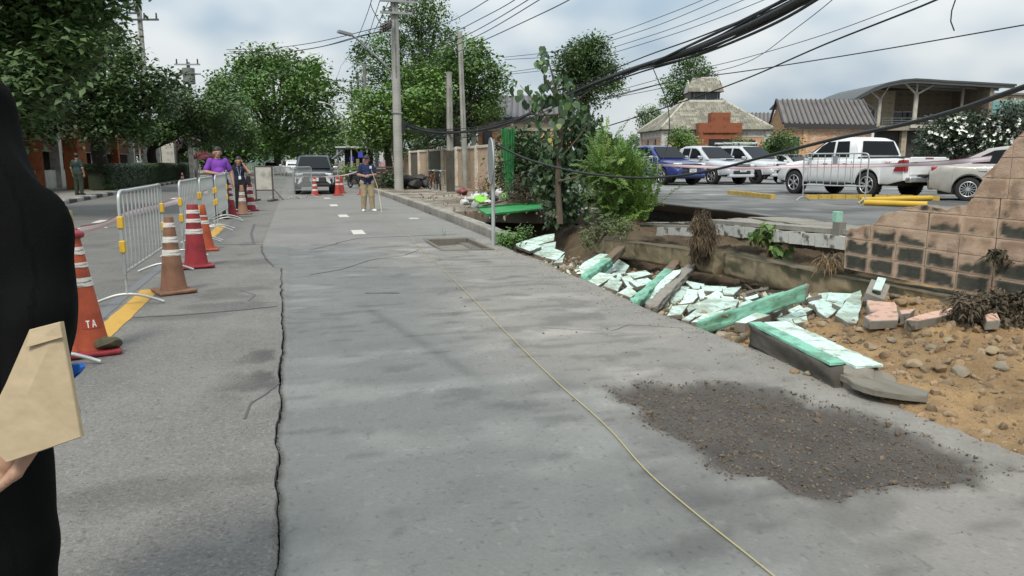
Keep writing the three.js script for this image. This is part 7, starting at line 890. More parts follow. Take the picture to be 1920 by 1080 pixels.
{ const p = hd(284, 302, 58); p.y = WALK; const H = hd(284, 8, 58).y - WALK; utilityPole('concrete pole with crossarms rising above the dark street trees at the left', p, H + 1.6, 0.34, { turn: YAW, extra: (G) => { for (const [y, a, b] of [[38, -0.9, 1.5], [8, -1.0, 0.2], [26, -0.7, 0.1]]) { const yy = hd(284, y, 58).y - WALK; part('crossarm', box(b - a, 0.13, 0.13, (a + b) / 2, yy, 0.22), mat(0.08, 0.08, 0.08), G); for (const q of [a + 0.1, (a + b) / 2 + 0.15, b - 0.15]) insulator(q, yy + 0.06, 0.22, G, 0.42); } part('brace', bar(V(-0.8, hd(284, 8, 58).y - WALK, 0.22), V(0, hd(284, 26, 58).y - WALK, 0.22), 0.03), armM, G); } }); 
  const q = hd(366, 302, 66); q.y = WALK; const H2 = hd(366, 120, 66).y; utilityPole('pole with a dark transformer between the left street trees', q, H2, 0.3, { mat: concreteMat(0.25, 0.25, 0.23), turn: YAW, extra: (G) => { part('transformer', new THREE.CylinderGeometry(0.5, 0.5, 1.3, 14).translate(0.2, H2 - 1.2, 0.5), mat(0.16, 0.17, 0.17), G); part('crossarm', box(2.2, 0.12, 0.12, 0, H2 - 0.2, 0.2), armM, G); part('crossarm', box(2.2, 0.12, 0.12, 0, H2 - 1.0, 0.2), armM, G); for (const x of [-0.9, 0, 0.9]) insulator(x, H2 - 0.14, 0.2, G, 0.4); } }); }
for (const [px, py, D, label] of [[597, 192, 78, 'far street lamp, upper of the two arms left of the far pole'], [597, 208, 88, 'far street lamp, lower of the two arms left of the far pole']]) { const p = hd(655, 302, D); p.y = 0; const G = thing('street_lamp', label, 'street lamp', p), L = (a, b) => hd(a, b, D).sub(p); part('post', bar(V(0, 0, 0), L(646, py + 40), 0.08, 8), armM, G); part('arm', tube([L(646, py + 40), L(638, py + 25), L(622, py + 6), L(606, py + 1)], 0.06, 6), armM, G); part('lamp_head', beam(L(610, py + 1), L(597, py - 1), 0.3, 0.14), mat(0.5, 0.52, 0.52), G); }
{ const p = gp(925, 456, 0); p.y = -0.5; const G = thing('road_sign', 'round road sign on a grey post seen from its edge at the kerb end', 'road sign', p, -0.12); part('post', cyl(0.036, 0.036, 2.45, 0, 0, 0, 10), M.zinc, G); const disc = new THREE.CylinderGeometry(0.40, 0.40, 0.012, 36).rotateZ(Math.PI / 2).scale(1, 1.05, 1); part('sign_plate', disc.rotateY(0.0).translate(-0.045, 2.05, 0), mat(0.34, 0.37, 0.39, { metalness: 0.4, roughness: 0.5, map: T.dirt }), G); part('rim', new THREE.TorusGeometry(0.40, 0.012, 6, 40).rotateY(Math.PI / 2).scale(1, 1.05, 1).rotateY(0.0).translate(-0.045, 2.05, 0), M.zinc, G); for (const y of [1.85, 2.25]) part('bracket', box(0.05, 0.035, 0.16, -0.02, y, 0), M.zinc, G); }
// green sheets
const greenM = mat(0.022, 0.205, 0.055, { roughness: 0.45, map: again(T.dirt, 1) }), greenIn = mat(0.10, 0.30, 0.12, { roughness: 0.6 });
{ const D = 24.5, p = hd(952, 362, D), G = thing('green_metal_sheet', 'green corrugated metal sheets standing upright beside the trash heap', 'metal sheet', p), l = (px, py, b = 0) => hd(px, py, D + b).sub(p);
  [[940, 945.5, 243], [945.8, 951.5, 240], [952.8, 958, 243], [958.3, 965, 240]].forEach(([a, b, t], i) => { const A = l(a, t, i * 0.05), B = l(b, t, i * 0.05 + 0.1), C = l(lerp(950, 964, (i + 1) / 4), 358 - i, i * 0.05 + 0.1), E = l(lerp(950, 964, i / 4), 360 - i, i * 0.05); part('sheet', poly3([A, B, C, E], 0.02), i === 1 ? greenIn : greenM, G); part('sheet_rib', beam(A.clone().add(V(0, 0, 0.02)), E.clone().add(V(0, 0, 0.02)), 0.03, 0.03), greenM, G); part('sheet_rib', beam(A.clone().lerp(B, 0.5).add(V(0, 0, 0.02)), E.clone().lerp(C, 0.5).add(V(0, 0, 0.02)), 0.025, 0.025), greenM, G); });
  const tie = l(939, 275, -0.05); part('binding_wire', beam(tie, l(966, 268, -0.05), 0.02, 0.02), M.black, G); part('binding_wire', beam(l(943, 304, -0.05), l(965, 298, -0.05), 0.02, 0.02), M.black, G); }
{ const pts = [gp(896, 391, 0.27), gp(1006, 381, 0.30), gp(1024, 386, 0.30), gp(1012, 391, 0.28), gp(913, 401, 0.25)], o = pts[0].clone(), G = thing('green_board', 'green painted board lying over the dark hole at the pavement edge', 'board', o); part('board', poly3(pts.map((p) => p.clone().sub(o)), 0.05), mat(0.03, 0.30, 0.085, { roughness: 0.45, map: T.dirt }), G); part('edge_strip', beam(pts[0].clone().sub(o).add(V(0, 0.02, 0)), pts[1].clone().sub(o).add(V(0, 0.02, 0)), 0.05, 0.05), greenM, G); }
// trash heap
{ const r = rngOf(601), cols = [[0.6, 0.6, 0.58, 'white crumpled plastic bag'], [0.22, 0.55, 0.06, 'lime green plastic bag'], [0.18, 0.03, 0.03, 'dark red cloth bundle'], [0.45, 0.36, 0.24, 'beige sack'], [0.05, 0.05, 0.05, 'black rubbish bag'], [0.45, 0.5, 0.52, 'grey plastic sheet scrap'], [0.25, 0.55, 0.12, 'bright green plastic bag']];
  [[868, 360, 2, 'left end of the trash heap', 0.24], [885, 372, 0, 'front left of the trash heap', 0.20], [903, 376, 1, 'front of the trash heap beside the signpost', 0.24], [872, 378, 0, 'left front corner of the trash heap', 0.18], [895, 366, 0, 'middle of the trash heap', 0.20], [910, 368, 5, 'behind the signpost', 0.20], [938, 362, 0, 'right of the signpost', 0.24], [948, 368, 6, 'under the upright green sheets', 0.20], [966, 368, 3, 'right end of the trash heap', 0.26], [890, 383, 5, 'on the pavement edge before the heap', 0.14], [925, 372, 4, 'dark middle of the heap', 0.2], [980, 372, 4, 'far right of the heap', 0.22], [958, 360, 5, 'behind the beige sack', 0.18], [915, 380, 0, 'near the green board', 0.15]].forEach(([px, py, k, where, s], i) => { const c = cols[k], p = gp(px, py + 6, WALK + 0.02); const G = thing('rubbish_bag', c[3] + ' at the ' + where, 'rubbish bag', p, r() * 6); const g = rock(s, 610 + i, 1.15, 0.75, 1, 3); part('bag', g.translate(0, s * 0.5, 0), mat(c[0], c[1], c[2], { roughness: k === 3 ? 0.9 : 0.45, map: T.cloth }), G); part('knot', rock(s * 0.28, 640 + i, 1, 1.3, 0.8, 1).translate(s * 0.2, s * 1.1, 0), mat(c[0] * 0.9, c[1] * 0.9, c[2] * 0.9), G); });
  [[[870, 384], [995, 372], 0.05], [[955, 378], [985, 374], 0.09], [[905, 386], [940, 378], 0.06], [[1005, 372], [965, 366], 0.07]].forEach(([a, b, w], i) => { const A = gp(...a, WALK + 0.12), B = gp(...b, WALK + 0.16); solo('timber_offcut', beam(A, B, w, w * 0.8), M.wood, ['long dark timber across the foot of the trash heap', 'thick pale timber beside the beige sack', 'thin timber near the signpost', 'timber under the dead bush on the heap'][i], 'timber'); }); }
for (let i = 0; i < 46; i++) { const r = rngOf(700 + i); const px = lerp(765, 905, r()), py = lerp(352, 372, r()); if (i === 0) scatter('scattered_litter', 240, [rock(1, 31, 1, 0.3, 1, 1), rock(1, 33, 1.4, 0.2, 0.7, 1)], stoneMat, (q) => { const z = lerp(-38, -17, Math.pow(q(), 0.7)), x = lerp(4.3, 8.4, q()); return [V(x, WALK + 0.07, z), 0.02 + 0.07 * q() * q()]; }, 701, 'bits of litter and rubble strewn on the pavement', [0.33, 0.28, 0.22]); }
// bicycles and junk by the wall
function bicycle(label, p, turn, lean, m) { const G = thing('bicycle', label, 'bicycle', p, turn); G.rotation.x = lean; for (const x of [-0.5, 0.5]) { const w = part('wheel', new THREE.TorusGeometry(0.31, 0.022, 6, 26).translate(x, 0.33, 0), M.rubber, G); for (let i = 0; i < 8; i++) part('spoke', bar(V(x, 0.33, 0), V(x + Math.cos(i * 0.785) * 0.3, 0.33 + Math.sin(i * 0.785) * 0.3, 0), 0.005, 4), chrome, w); } const f = [[[-0.5, 0.33], [-0.08, 0.3]], [[-0.5, 0.33], [-0.2, 0.78]], [[-0.08, 0.3], [-0.22, 0.86]], [[-0.08, 0.3], [0.36, 0.74]], [[-0.2, 0.76], [0.34, 0.82]], [[0.5, 0.33], [0.33, 0.98]]]; part('frame', merge(f.map(([a, b]) => bar(V(a[0], a[1], 0), V(b[0], b[1], 0), 0.018, 6))), m, G); part('saddle', new RoundedBoxGeometry(0.26, 0.05, 0.13, 2, 0.02).translate(-0.23, 0.9, 0), trim, G); part('handlebar', tube([V(0.2, 1.0, 0.28), V(0.33, 1.02, 0.1), V(0.33, 1.02, -0.1), V(0.2, 1.0, -0.28)], 0.013, 5), chrome, G); part('pedal_crank', new THREE.TorusGeometry(0.09, 0.014, 5, 16).translate(-0.08, 0.3, 0.05), chrome, G); return G; }
bicycle('old bicycle leaning on the boundary wall, left one with orange handle', gp(812, 357, WALK), 1.1, -0.12, mat(0.35, 0.12, 0.03)); bicycle('old grey bicycle leaning on the boundary wall, right one', gp(826, 359, WALK), 1.35, -0.16, mat(0.25, 0.26, 0.27));
{ const p = gp(775, 355, WALK), G = thing('junk_pile', 'dark pile of junk with a chair frame right of the lamp post', 'junk', p); for (let i = 0; i < 5; i++) part('dark_sack', rock(0.32, 650 + i, 1.2, 0.8, 1, 2).translate((i - 2) * 0.32, 0.28 + (i % 2) * 0.25, (i % 3) * 0.2), mat(0.02, 0.02, 0.02, { roughness: 0.6 }), G); const q = part('chair_frame', box(0.55, 0.06, 0.5, 0.95, 0.62, 0.1), trim, G); for (const [x, z] of [[0.7, -0.1], [1.2, -0.1], [0.7, 0.32], [1.2, 0.32]]) part('chair_leg', bar(V(x, 0, z), V(x, 0.62, z), 0.02, 5), trim, q); }
{ const p = gp(722, 352, WALK), G = thing('timber_crate', 'brown stacked timber crate between the man and the lamp post', 'crate', p); for (let i = 0; i < 5; i++) part('plank', box(1.1, 0.17, 0.06, 0, 0.12 + i * 0.2, 0.3), mat(0.075 + 0.02 * (i % 2), 0.055, 0.04, { map: T.bark }), G); for (const x of [-0.5, 0.5]) part('corner_post', box(0.08, 1.06, 0.08, x, 0.53, 0.24), M.wood, G); part('lid', box(1.16, 0.06, 0.7, 0, 1.09, 0), M.wood, G); for (const x of [-0.55, 0.55]) part('side_board', box(0.04, 1.0, 0.56, x, 0.52, 0), M.wood, G); }
// wheel stops and fallen pipes on the car park
const stopM = mat(0.52, 0.37, 0.09, { map: again(T.stained, 1.2), bumpMap: T.gritH, bumpScale: 0.006 }), pipeY = mat(0.62, 0.40, 0.04, { map: again(T.dirt, 0.8), roughness: 0.55 });
[[[1367, 364], [1450, 373], 'chipped yellow wheel stop alone in front of the silver wagon'], [[1508, 373], [1632, 373], 'long yellow wheel stop behind the car park barricade'], [[1640, 373], [1762, 376], 'yellow wheel stop under the tailgate of the white pickup']].forEach(([a, b, l]) => { const A = gp(...a, LOT).add(V(0, 0.06, 0)), B = gp(...b, LOT).add(V(0, 0.06, 0)), G = thing('wheel_stop', l, 'wheel stop', A); const n = 5; for (let i = 0; i < n; i++) part('segment', beam(A.clone().lerp(B, i / n + 0.004).sub(A), A.clone().lerp(B, (i + 1) / n - 0.004).sub(A), 0.15, 0.12 + 0.012 * ((i * 7) % 3)), stopM, G); });
[[[1613, 380], [1745, 376], 'upper yellow pipe lying behind the broken wall end'], [[1620, 385], [1738, 389], 'lower yellow pipe lying behind the broken wall end']].forEach(([a, b, l], i) => { const A = gp(...a, LOT).add(V(0, 0.07, 0)), B = gp(...b, LOT).add(V(0, 0.07, 0)), G = thing('yellow_pipe', l, 'pipe', A); part('pipe', bar(V(0, 0, 0), B.clone().sub(A), 0.07, 14), pipeY, G); part('pipe_rim', new THREE.TorusGeometry(0.068, 0.012, 6, 16).rotateY(Math.PI / 2 - 0.3).translate(0, 0, 0), pipeY, G); });
// tents, flags, stalls in the distance
function canopy(label, px, top, eave, half, D, m, name = 'tent') { const p = hd(px, 302, D); p.y = 0; const G = thing(name, label, 'tent', p, YAW), Y = (y) => hd(px, y, D).y, w = half * D / FOCAL; const a = [V(-w, Y(eave), w), V(w, Y(eave), w), V(w, Y(eave), -w), V(-w, Y(eave), -w)], t = V(0, Y(top), 0); for (let i = 0; i < 4; i++) { part('roof_panel', poly3([a[i], a[(i + 1) % 4], t], 0.02), m, G); part('valance', beam(a[i].clone().add(V(0, -0.12, 0)), a[(i + 1) % 4].clone().add(V(0, -0.12, 0)), 0.02, 0.24), m, G); part('leg', bar(V(a[i].x, 0, a[i].z), a[i], 0.04, 6), M.zinc, G); } return G; }
canopy('pink tent behind the man in the purple polo', 382, 281, 293, 16, 62, fabric(0.5, 0.17, 0.19)); canopy('blue canopy beside the far white car', 576, 300, 306, 15, 74, fabric(0.015, 0.06, 0.36));
{ const p = hd(359, 302, 56); p.y = WALK; const G = thing('flag_stand', 'white post with striped red, white and blue flags on the left pavement', 'flags', p, YAW); part('post', box(0.28, 2.4, 0.28, 0, 1.2, 0, 0.02), plaster(0.6, 0.6, 0.58), G); const fm = tex(64, (u, v) => { const a = Math.abs(v - 0.5) * 6; return a < 1 ? [0.02, 0.03, 0.16] : a < 2 ? [0.75, 0.75, 0.75] : [0.5, 0.02, 0.04]; }, true); const flagM = new THREE.MeshStandardMaterial({ map: fm, side: THREE.DoubleSide, roughness: 0.9 }); [[-0.7, 0.9], [-0.35, 1.3], [0.2, 1.4], [0.6, 1.0], [-0.05, 1.5]].forEach(([dx, dy], i) => { const st = part('flag_pole', bar(V(0, 2.3, 0.05), V(dx, 2.3 + dy, 0.2), 0.014, 5), M.zinc, G); const g = new THREE.PlaneGeometry(0.75, 0.5, 8, 4), q = g.attributes.position; for (let k = 0; k < q.count; k++) q.setZ(k, Math.sin(q.getX(k) * 9 + i) * 0.06); g.rotateZ(-1.1 + i * 0.25).translate(dx * 1.1, 2.15 + dy, 0.24 + i * 0.06); g.computeVertexNormals(); part('flag', g, flagM, st); }); }
{ const p = hd(662, 302, 57); p.y = 0; const G = thing('market_stall', 'dark roofed stall with blue and white goods at the kerb far off', 'stall', p, YAW), X = (px) => (px - 662) * 57 / FOCAL, Y = (py) => hd(662, py, 57).y; part('roof', box(X(690) - X(632), 0.12, 2.4, (X(690) + X(632)) / 2, Y(278), -1), mat(0.12, 0.12, 0.12), G); part('roof_edge', box(X(690) - X(632), 0.1, 0.1, (X(690) + X(632)) / 2, Y(276), 0.25), mat(0.5, 0.5, 0.5), G); part('back', box(X(690) - X(636), Y(279), 0.1, (X(690) + X(636)) / 2, Y(279) / 2, -2), mat(0.015, 0.015, 0.018), G); for (const x of [634, 660, 689]) part('post', bar(V(X(x), 0, 0.1), V(X(x), Y(278), 0.1), 0.05, 6), M.zinc, G); for (const [a, b, c, d, m] of [[656, 664, 294, 302, [0.03, 0.03, 0.25]], [672, 681, 284, 296, [0.05, 0.06, 0.4]], [658, 662, 302, 314, [0.6, 0.6, 0.62]], [668, 674, 298, 312, [0.2, 0.15, 0.1]], [680, 686, 296, 308, [0.12, 0.1, 0.3]]]) part('goods', box(X(b) - X(a), Y(c) - Y(d), 0.2, X((a + b) / 2), Y((c + d) / 2), 0.0, 0.03), mat(...m), G); part('awning', poly3([V(X(628), Y(298), 0.8), V(X(644), Y(282), 0.4), V(X(644), Y(282), -0.6), V(X(628), Y(298), -0.4)], 0.03), mat(0.3, 0.32, 0.4), G); }
{ const p = hd(716, 302, 50); p.y = WALK; const G = thing('clothes_rack', 'rack of white and pink cloth beside the far end of the boundary wall', 'clothes rack', p, YAW), X = (px) => (px - 716) * 50 / FOCAL, Y = (py) => hd(716, py, 50).y - WALK; for (const x of [706, 728]) part('post', bar(V(X(x), 0, 0), V(X(x), Y(284), 0), 0.025, 5), M.zinc, G); part('rail', bar(V(X(706), Y(285), 0), V(X(728), Y(285), 0), 0.02, 5), M.zinc, G); for (const [a, b, c, d, m] of [[712, 720, 286, 304, [0.6, 0.6, 0.62]], [714, 722, 304, 316, [0.55, 0.3, 0.4]], [722, 728, 308, 316, [0.5, 0.12, 0.2]], [704, 710, 288, 314, [0.05, 0.05, 0.06]]]) part('cloth', box(X(b) - X(a), Y(c) - Y(d), 0.08, X((a + b) / 2), Y((c + d) / 2), 0.04, 0.03), fabric(...m), G); }
{ const p = hd(264, 302, 50); p.y = WALK; const G = thing('orange_lantern', 'round orange lantern lamp on a white post before the blinds', 'lamp', p, YAW), Y = (py) => hd(264, py, 50).y - WALK; part('post', cyl(0.07, 0.06, Y(264), 0, 0, 0, 8), plaster(0.6, 0.6, 0.58), G); part('lantern', new THREE.SphereGeometry(0.26, 16, 10).scale(1, 0.72, 1).translate(0, Y(256), 0), mat(0.5, 0.13, 0.04, { roughness: 0.4 }), G); part('lantern_band', new THREE.TorusGeometry(0.25, 0.03, 6, 20).rotateX(Math.PI / 2).translate(0, Y(256), 0), mat(0.2, 0.06, 0.03), G);
  const q = hd(142, 302, 38); q.y = WALK; const H = thing('orange_planter', 'orange flower pot on an orange pillar behind the man in dark green', 'planter', q, YAW), Y2 = (py) => hd(142, py, 38).y - WALK; part('pillar', box(0.75, Y2(262), 0.75, 0, Y2(262) / 2, 0, 0.02), mat(0.40, 0.13, 0.05, { map: T.dirt }), H); part('pot', cyl(0.28, 0.42, 0.5, 0, Y2(262), 0, 16), mat(0.48, 0.12, 0.04), H); part('pot_rim', new THREE.TorusGeometry(0.42, 0.05, 6, 20).rotateX(Math.PI / 2).translate(0, Y2(250), 0), mat(0.48, 0.12, 0.04), H); }
// ---------- the fallen wall: mint painted slabs, columns, rubble ----------
const mintTop = (k) => mat(0.52 * k, 0.67 * k, 0.605 * k, { map: again(T.grime, 1.5), bumpMap: T.gritH, bumpScale: 0.004, roughness: 0.8 }), mintM = [mintTop(1), mintTop(1.08), mintTop(0.9), mintTop(1.14)], mintCol = mat(0.205, 0.475, 0.355, { map: again(T.grime, 1.3), bumpMap: T.gritH, bumpScale: 0.004, roughness: 0.7 }), pinkM = mat(0.60, 0.39, 0.30, { map: again(T.grime, 1.5), roughness: 0.8 }), brokenM = concreteMat(0.23, 0.21, 0.18), greyM = concreteMat(0.30, 0.285, 0.255);
function settle(px, py, lift) { let h = -0.2, p; for (let i = 0; i < 14; i++) { p = gp(px, py, h); h = lerp(h, soilY(p.x, p.z) + lift, 0.6); } return p; }
const rd = rngOf(801);
function slabPiece(name, label, category, list, m, o = {}) { // outline measured on the photograph, laid on the earth with its own thickness and tilt
  const th = o.th ?? 0.055, c = [0, 0]; list.forEach(([a, b]) => { c[0] += a / list.length; c[1] += b / list.length; }); const C = settle(c[0], c[1], (o.lift ?? 0.06) + th * 0.5), t1 = (rd() - 0.5) * (o.tilt ?? 0.09), t2 = (rd() - 0.5) * (o.tilt ?? 0.09) + (o.face ?? 0.13);
  const gr = o.grow ?? 1; const pts = list.map(([a0, b0]) => { const a = c[0] + (a0 - c[0]) * gr, b = c[1] + (b0 - c[1]) * gr, r = sight(a, b), n = V(-t1, 1, t2).normalize(), k = C.clone().sub(EYE).dot(n) / r.dot(n); return r.multiplyScalar(k).add(EYE); });
  const G = thing(name, label, category, C, 0, o.group), P = pts.map((p) => p.clone().sub(C));
  const full = poly3(P, th, 0.018, rd), pos = full.attributes.position, nor = full.attributes.normal, top = [], rest = []; // painted face and broken edges are different surfaces
  for (let i = 0; i < pos.count; i += 3) { (nor.getY(i) > 0.72 ? top : rest).push(i); }
  const pick = (ix) => { const g = new THREE.BufferGeometry(), a = new Float32Array(ix.length * 9), u = new Float32Array(ix.length * 6), q = new Float32Array(ix.length * 9); ix.forEach((i, k) => { for (let v = 0; v < 3; v++) for (let d = 0; d < 3; d++) { a[k * 9 + v * 3 + d] = pos.array[(i + v) * 3 + d]; q[k * 9 + v * 3 + d] = nor.array[(i + v) * 3 + d]; if (d < 2) u[k * 6 + v * 2 + d] = full.attributes.uv.array[(i + v) * 2 + d] + C.x * 0.37; } }); g.setAttribute('position', new THREE.BufferAttribute(a, 3)); g.setAttribute('normal', new THREE.BufferAttribute(q, 3)); g.setAttribute('uv', new THREE.BufferAttribute(u, 2)); return g; };
  part('painted_face', pick(top), m, G); if (rest.length) part('broken_edge', pick(rest), o.edge || brokenM, G); return G;
}
const places = [
  ['by the kerb end', 0.07, [[[985, 452], [1020, 442], [1035, 440], [1034, 450], [1006, 458]], [[968, 459], [990, 452], [1010, 462], [993, 469]], [[993, 469], [1013, 461], [1038, 456], [1036, 470], [1022, 481]], [[1026, 482], [1042, 469], [1056, 474], [1044, 486]], [[1040, 492], [1057, 479], [1054, 491]]]],
  ['between first column and plank pair', 0.06, [[[1118, 508], [1138, 499], [1152, 506], [1135, 514]], [[1140, 499], [1160, 489], [1176, 499], [1170, 510], [1150, 514]], [[1105, 525], [1124, 513], [1150, 516], [1122, 533]], [[1135, 535], [1148, 521], [1164, 529], [1157, 543]], [[1167, 521], [1180, 518], [1191, 535], [1180, 540]], [[1184, 527], [1212, 522], [1222, 529], [1196, 536]], [[1163, 549], [1178, 538], [1192, 549], [1182, 556]], [[1150, 513], [1163, 511], [1165, 522], [1152, 526]], [[1178, 513], [1208, 508], [1218, 514], [1192, 520]]]],
  ['right of the plank pair', 0.06, [[[1242, 563], [1265, 539], [1288, 541], [1283, 553], [1262, 570]], [[1283, 559], [1291, 543], [1312, 546], [1305, 556]], [[1254, 590], [1262, 575], [1287, 573], [1276, 588]], [[1275, 569], [1287, 558], [1306, 557], [1298, 566]], [[1300, 588], [1331, 560], [1376, 564], [1372, 574], [1312, 590]], [[1286, 527], [1318, 533], [1316, 541], [1300, 540]], [[1318, 536], [1358, 538], [1350, 545], [1322, 545]], [[1325, 556], [1344, 546], [1359, 553], [1341, 560]], [[1357, 541], [1386, 539], [1374, 551], [1360, 551]], [[1354, 556], [1374, 558], [1379, 568], [1363, 568]], [[1281, 598], [1300, 586], [1307, 590], [1293, 600]], [[1302, 602], [1320, 590], [1352, 584], [1332, 602]], [[1290, 575], [1325, 562], [1312, 574], [1294, 583]], [[1310, 545], [1317, 543], [1324, 557], [1313, 560]]]],
  ['behind the long mint column', 0.07, [[[1398, 558], [1420, 551], [1424, 556], [1402, 562]], [[1380, 572], [1402, 563], [1410, 566], [1388, 575]], [[1502, 552], [1512, 548], [1520, 556], [1508, 561]], [[1535, 551], [1557, 549], [1552, 560], [1540, 561]], [[1559, 550], [1598, 552], [1577, 566], [1552, 562]], [[1563, 569], [1582, 564], [1580, 577]], [[1530, 571], [1552, 564], [1568, 579], [1550, 593], [1536, 583]], [[1572, 588], [1598, 555], [1610, 551], [1612, 572], [1604, 600], [1590, 599]], [[1520, 566], [1545, 560], [1552, 564], [1530, 571]]]],
  ['beside the fallen beam', 0.05, [[[1428, 598], [1462, 585], [1464, 592], [1436, 605]], [[1462, 596], [1500, 582], [1508, 590], [1470, 604]], [[1502, 580], [1512, 576], [1522, 580], [1510, 585]], [[1470, 604], [1486, 598], [1490, 610], [1476, 613]], [[1488, 598], [1510, 593], [1512, 602], [1492, 605]], [[1480, 580], [1498, 573], [1504, 578], [1486, 586]]]],
];
const NTH = ['first', 'second', 'third', 'fourth', 'fifth', 'sixth', 'seventh', 'eighth', 'ninth', 'tenth', 'eleventh', 'twelfth', 'thirteenth', 'fourteenth', 'fifteenth'];
places.forEach(([where, lift, pieces], g) => { const mid = (pl) => pl.reduce((s, p) => s + p[0], 0) / pl.length, order = pieces.map(mid).sort((a, b) => a - b); pieces.forEach((pl, i) => slabPiece('wall_fragment', NTH[order.indexOf(mid(pl))] + ' mint wall fragment from the left, ' + where, 'wall fragment', pl, mintM[(i * 3 + g) % 4], { lift: lift + (i % 3) * 0.012, grow: 1.26, group: 'mint wall fragments lying ' + where })); });
slabPiece('wall_fragment', 'large pale mint slab beside the first mint column, chipped upper edge', 'wall fragment', [[1075, 508], [1100, 488], [1126, 475], [1146, 477], [1141, 484], [1098, 517]], mintM[1], { lift: 0.16, th: 0.09 });
slabPiece('wall_fragment', 'long pale mint slab lying between the mint strip and the grey plank', 'wall fragment', [[1200, 566], [1235, 530], [1262, 507], [1277, 505], [1275, 512], [1240, 542], [1213, 570]], mintM[3], { lift: 0.15, th: 0.10 });
slabPiece('wall_fragment', 'long white mint slab along the near side of the long mint column', 'wall fragment', [[1378, 604], [1430, 580], [1478, 563], [1488, 569], [1440, 592], [1398, 606]], mintM[3], { lift: 0.14, th: 0.09 });
[[[[1625, 562], [1678, 567], [1683, 584], [1632, 585]], 'upper pink slab behind the tilted mint shard'], [[[1620, 593], [1656, 579], [1686, 586], [1684, 600], [1632, 602]], 'lower pink slab behind the tilted mint shard'], [[[1685, 581], [1716, 579], [1707, 587], [1690, 589]], 'small pink slab between the larger ones'], [[[1697, 600], [1730, 588], [1784, 577], [1790, 588], [1722, 602]], 'long pink slab left of the withered bush'], [[[1845, 590], [1868, 585], [1876, 600], [1850, 602]], 'pink slab showing through the withered bush']].forEach(([pl, l]) => slabPiece('pink_wall_fragment', l, 'wall fragment', pl, pinkM, { lift: 0.07, th: 0.08, edge: greyM, tilt: 0.06 }));
{ const C = settle(1640, 556, 0.10), G = thing('hollow_block', 'grey hollow block tipped behind the pink slabs', 'block', C, 0.4), s = new THREE.Shape(); s.moveTo(-0.19, -0.09); s.lineTo(0.19, -0.09); s.lineTo(0.19, 0.09); s.lineTo(-0.19, 0.09); for (const x of [-0.1, 0.1]) { const h = new THREE.Path(); h.absellipse(x, 0, 0.055, 0.05, 0, 6.283); s.holes.push(h); } part('block', rot(metreUV(new THREE.ExtrudeGeometry(s, { depth: 0.09, bevelEnabled: true, bevelSize: 0.006, bevelThickness: 0.006, bevelSegments: 1 })), -1.2, 0.3, 0.25), greyM, G); part('painted_rest', rot(box(0.34, 0.012, 0.08, 0, 0.15, 0.02), 0.2, 0.3, 0.25), mintM[0], G); }
const ground = (px, py, up) => settle(px, py, up);
// columns (square posts of the fallen wall)
function post(label, a, b, w, h, m, core, bits) { const G = thing('fallen_column', label, 'fallen column', a), d = b.clone().sub(a); part('column', (() => { const g = roughBeam(V(0, 0, 0), d, w, h, Math.round(a.x * 10), (u, v) => [1, 1, 1]); g.deleteAttribute('color'); return g; })(), m, G); if (core) part('bare_end', roughBeamPlain(d.clone().multiplyScalar(0.985), d.clone().multiplyScalar(1 + core), w * 0.8, h * 0.85, 5), brokenM, G); if (bits) bits(G, d); return G; }
const roughBeamPlain = (a, b, w, h, s) => { const g = roughBeam(a, b, w, h, s, () => [1, 1, 1]); g.deleteAttribute('color'); return g; };
post('mint painted column piece lying by the kerb end', ground(955, 456, 0.16), ground(1026, 436, 0.22), 0.10, 0.13, mintCol, 0.12);
post('first mint column leaning from the earth bank, bare brown upper end', ground(1096, 516, 0.20), ground(1141, 483, 0.34), 0.14, 0.15, mintCol, 0, (G, d) => part('bare_end', roughBeamPlain(d.clone().multiplyScalar(0.98), d.clone().multiplyScalar(1.72).add(V(0, 0.05, 0)), 0.13, 0.13, 7), concreteMat(0.17, 0.125, 0.085), G));
post('mint strip of the plank pair with brown broken upper end', ground(1190, 561, 0.17), ground(1254, 505, 0.30), 0.13, 0.12, mintCol, 0, (G, d) => part('bare_end', roughBeamPlain(d.clone().multiplyScalar(0.98), d.clone().multiplyScalar(1.32).add(V(0, 0.06, 0)), 0.15, 0.13, 8), concreteMat(0.18, 0.13, 0.09), G));
{ const a = ground(1222, 571, 0.13), b = ground(1298, 494, 0.34), G = thing('concrete_plank', 'grey concrete plank lying beside the mint strip', 'plank', a); part('plank', roughBeamPlain(V(0, 0, 0), b.clone().sub(a), 0.14, 0.10, 9), concreteMat(0.27, 0.25, 0.225), G); }
post('long mint column lying across the rubble', ground(1308, 604, 0.15), ground(1512, 534, 0.42), 0.15, 0.15, mintCol, 0.02, (G, d) => { part('mortar_stain', rock(0.05, 71, 1.4, 0.4, 1).translate(...d.clone().multiplyScalar(0.24).add(V(0, 0.0, 0.06)).toArray()), concreteMat(0.3, 0.22, 0.11), G); });
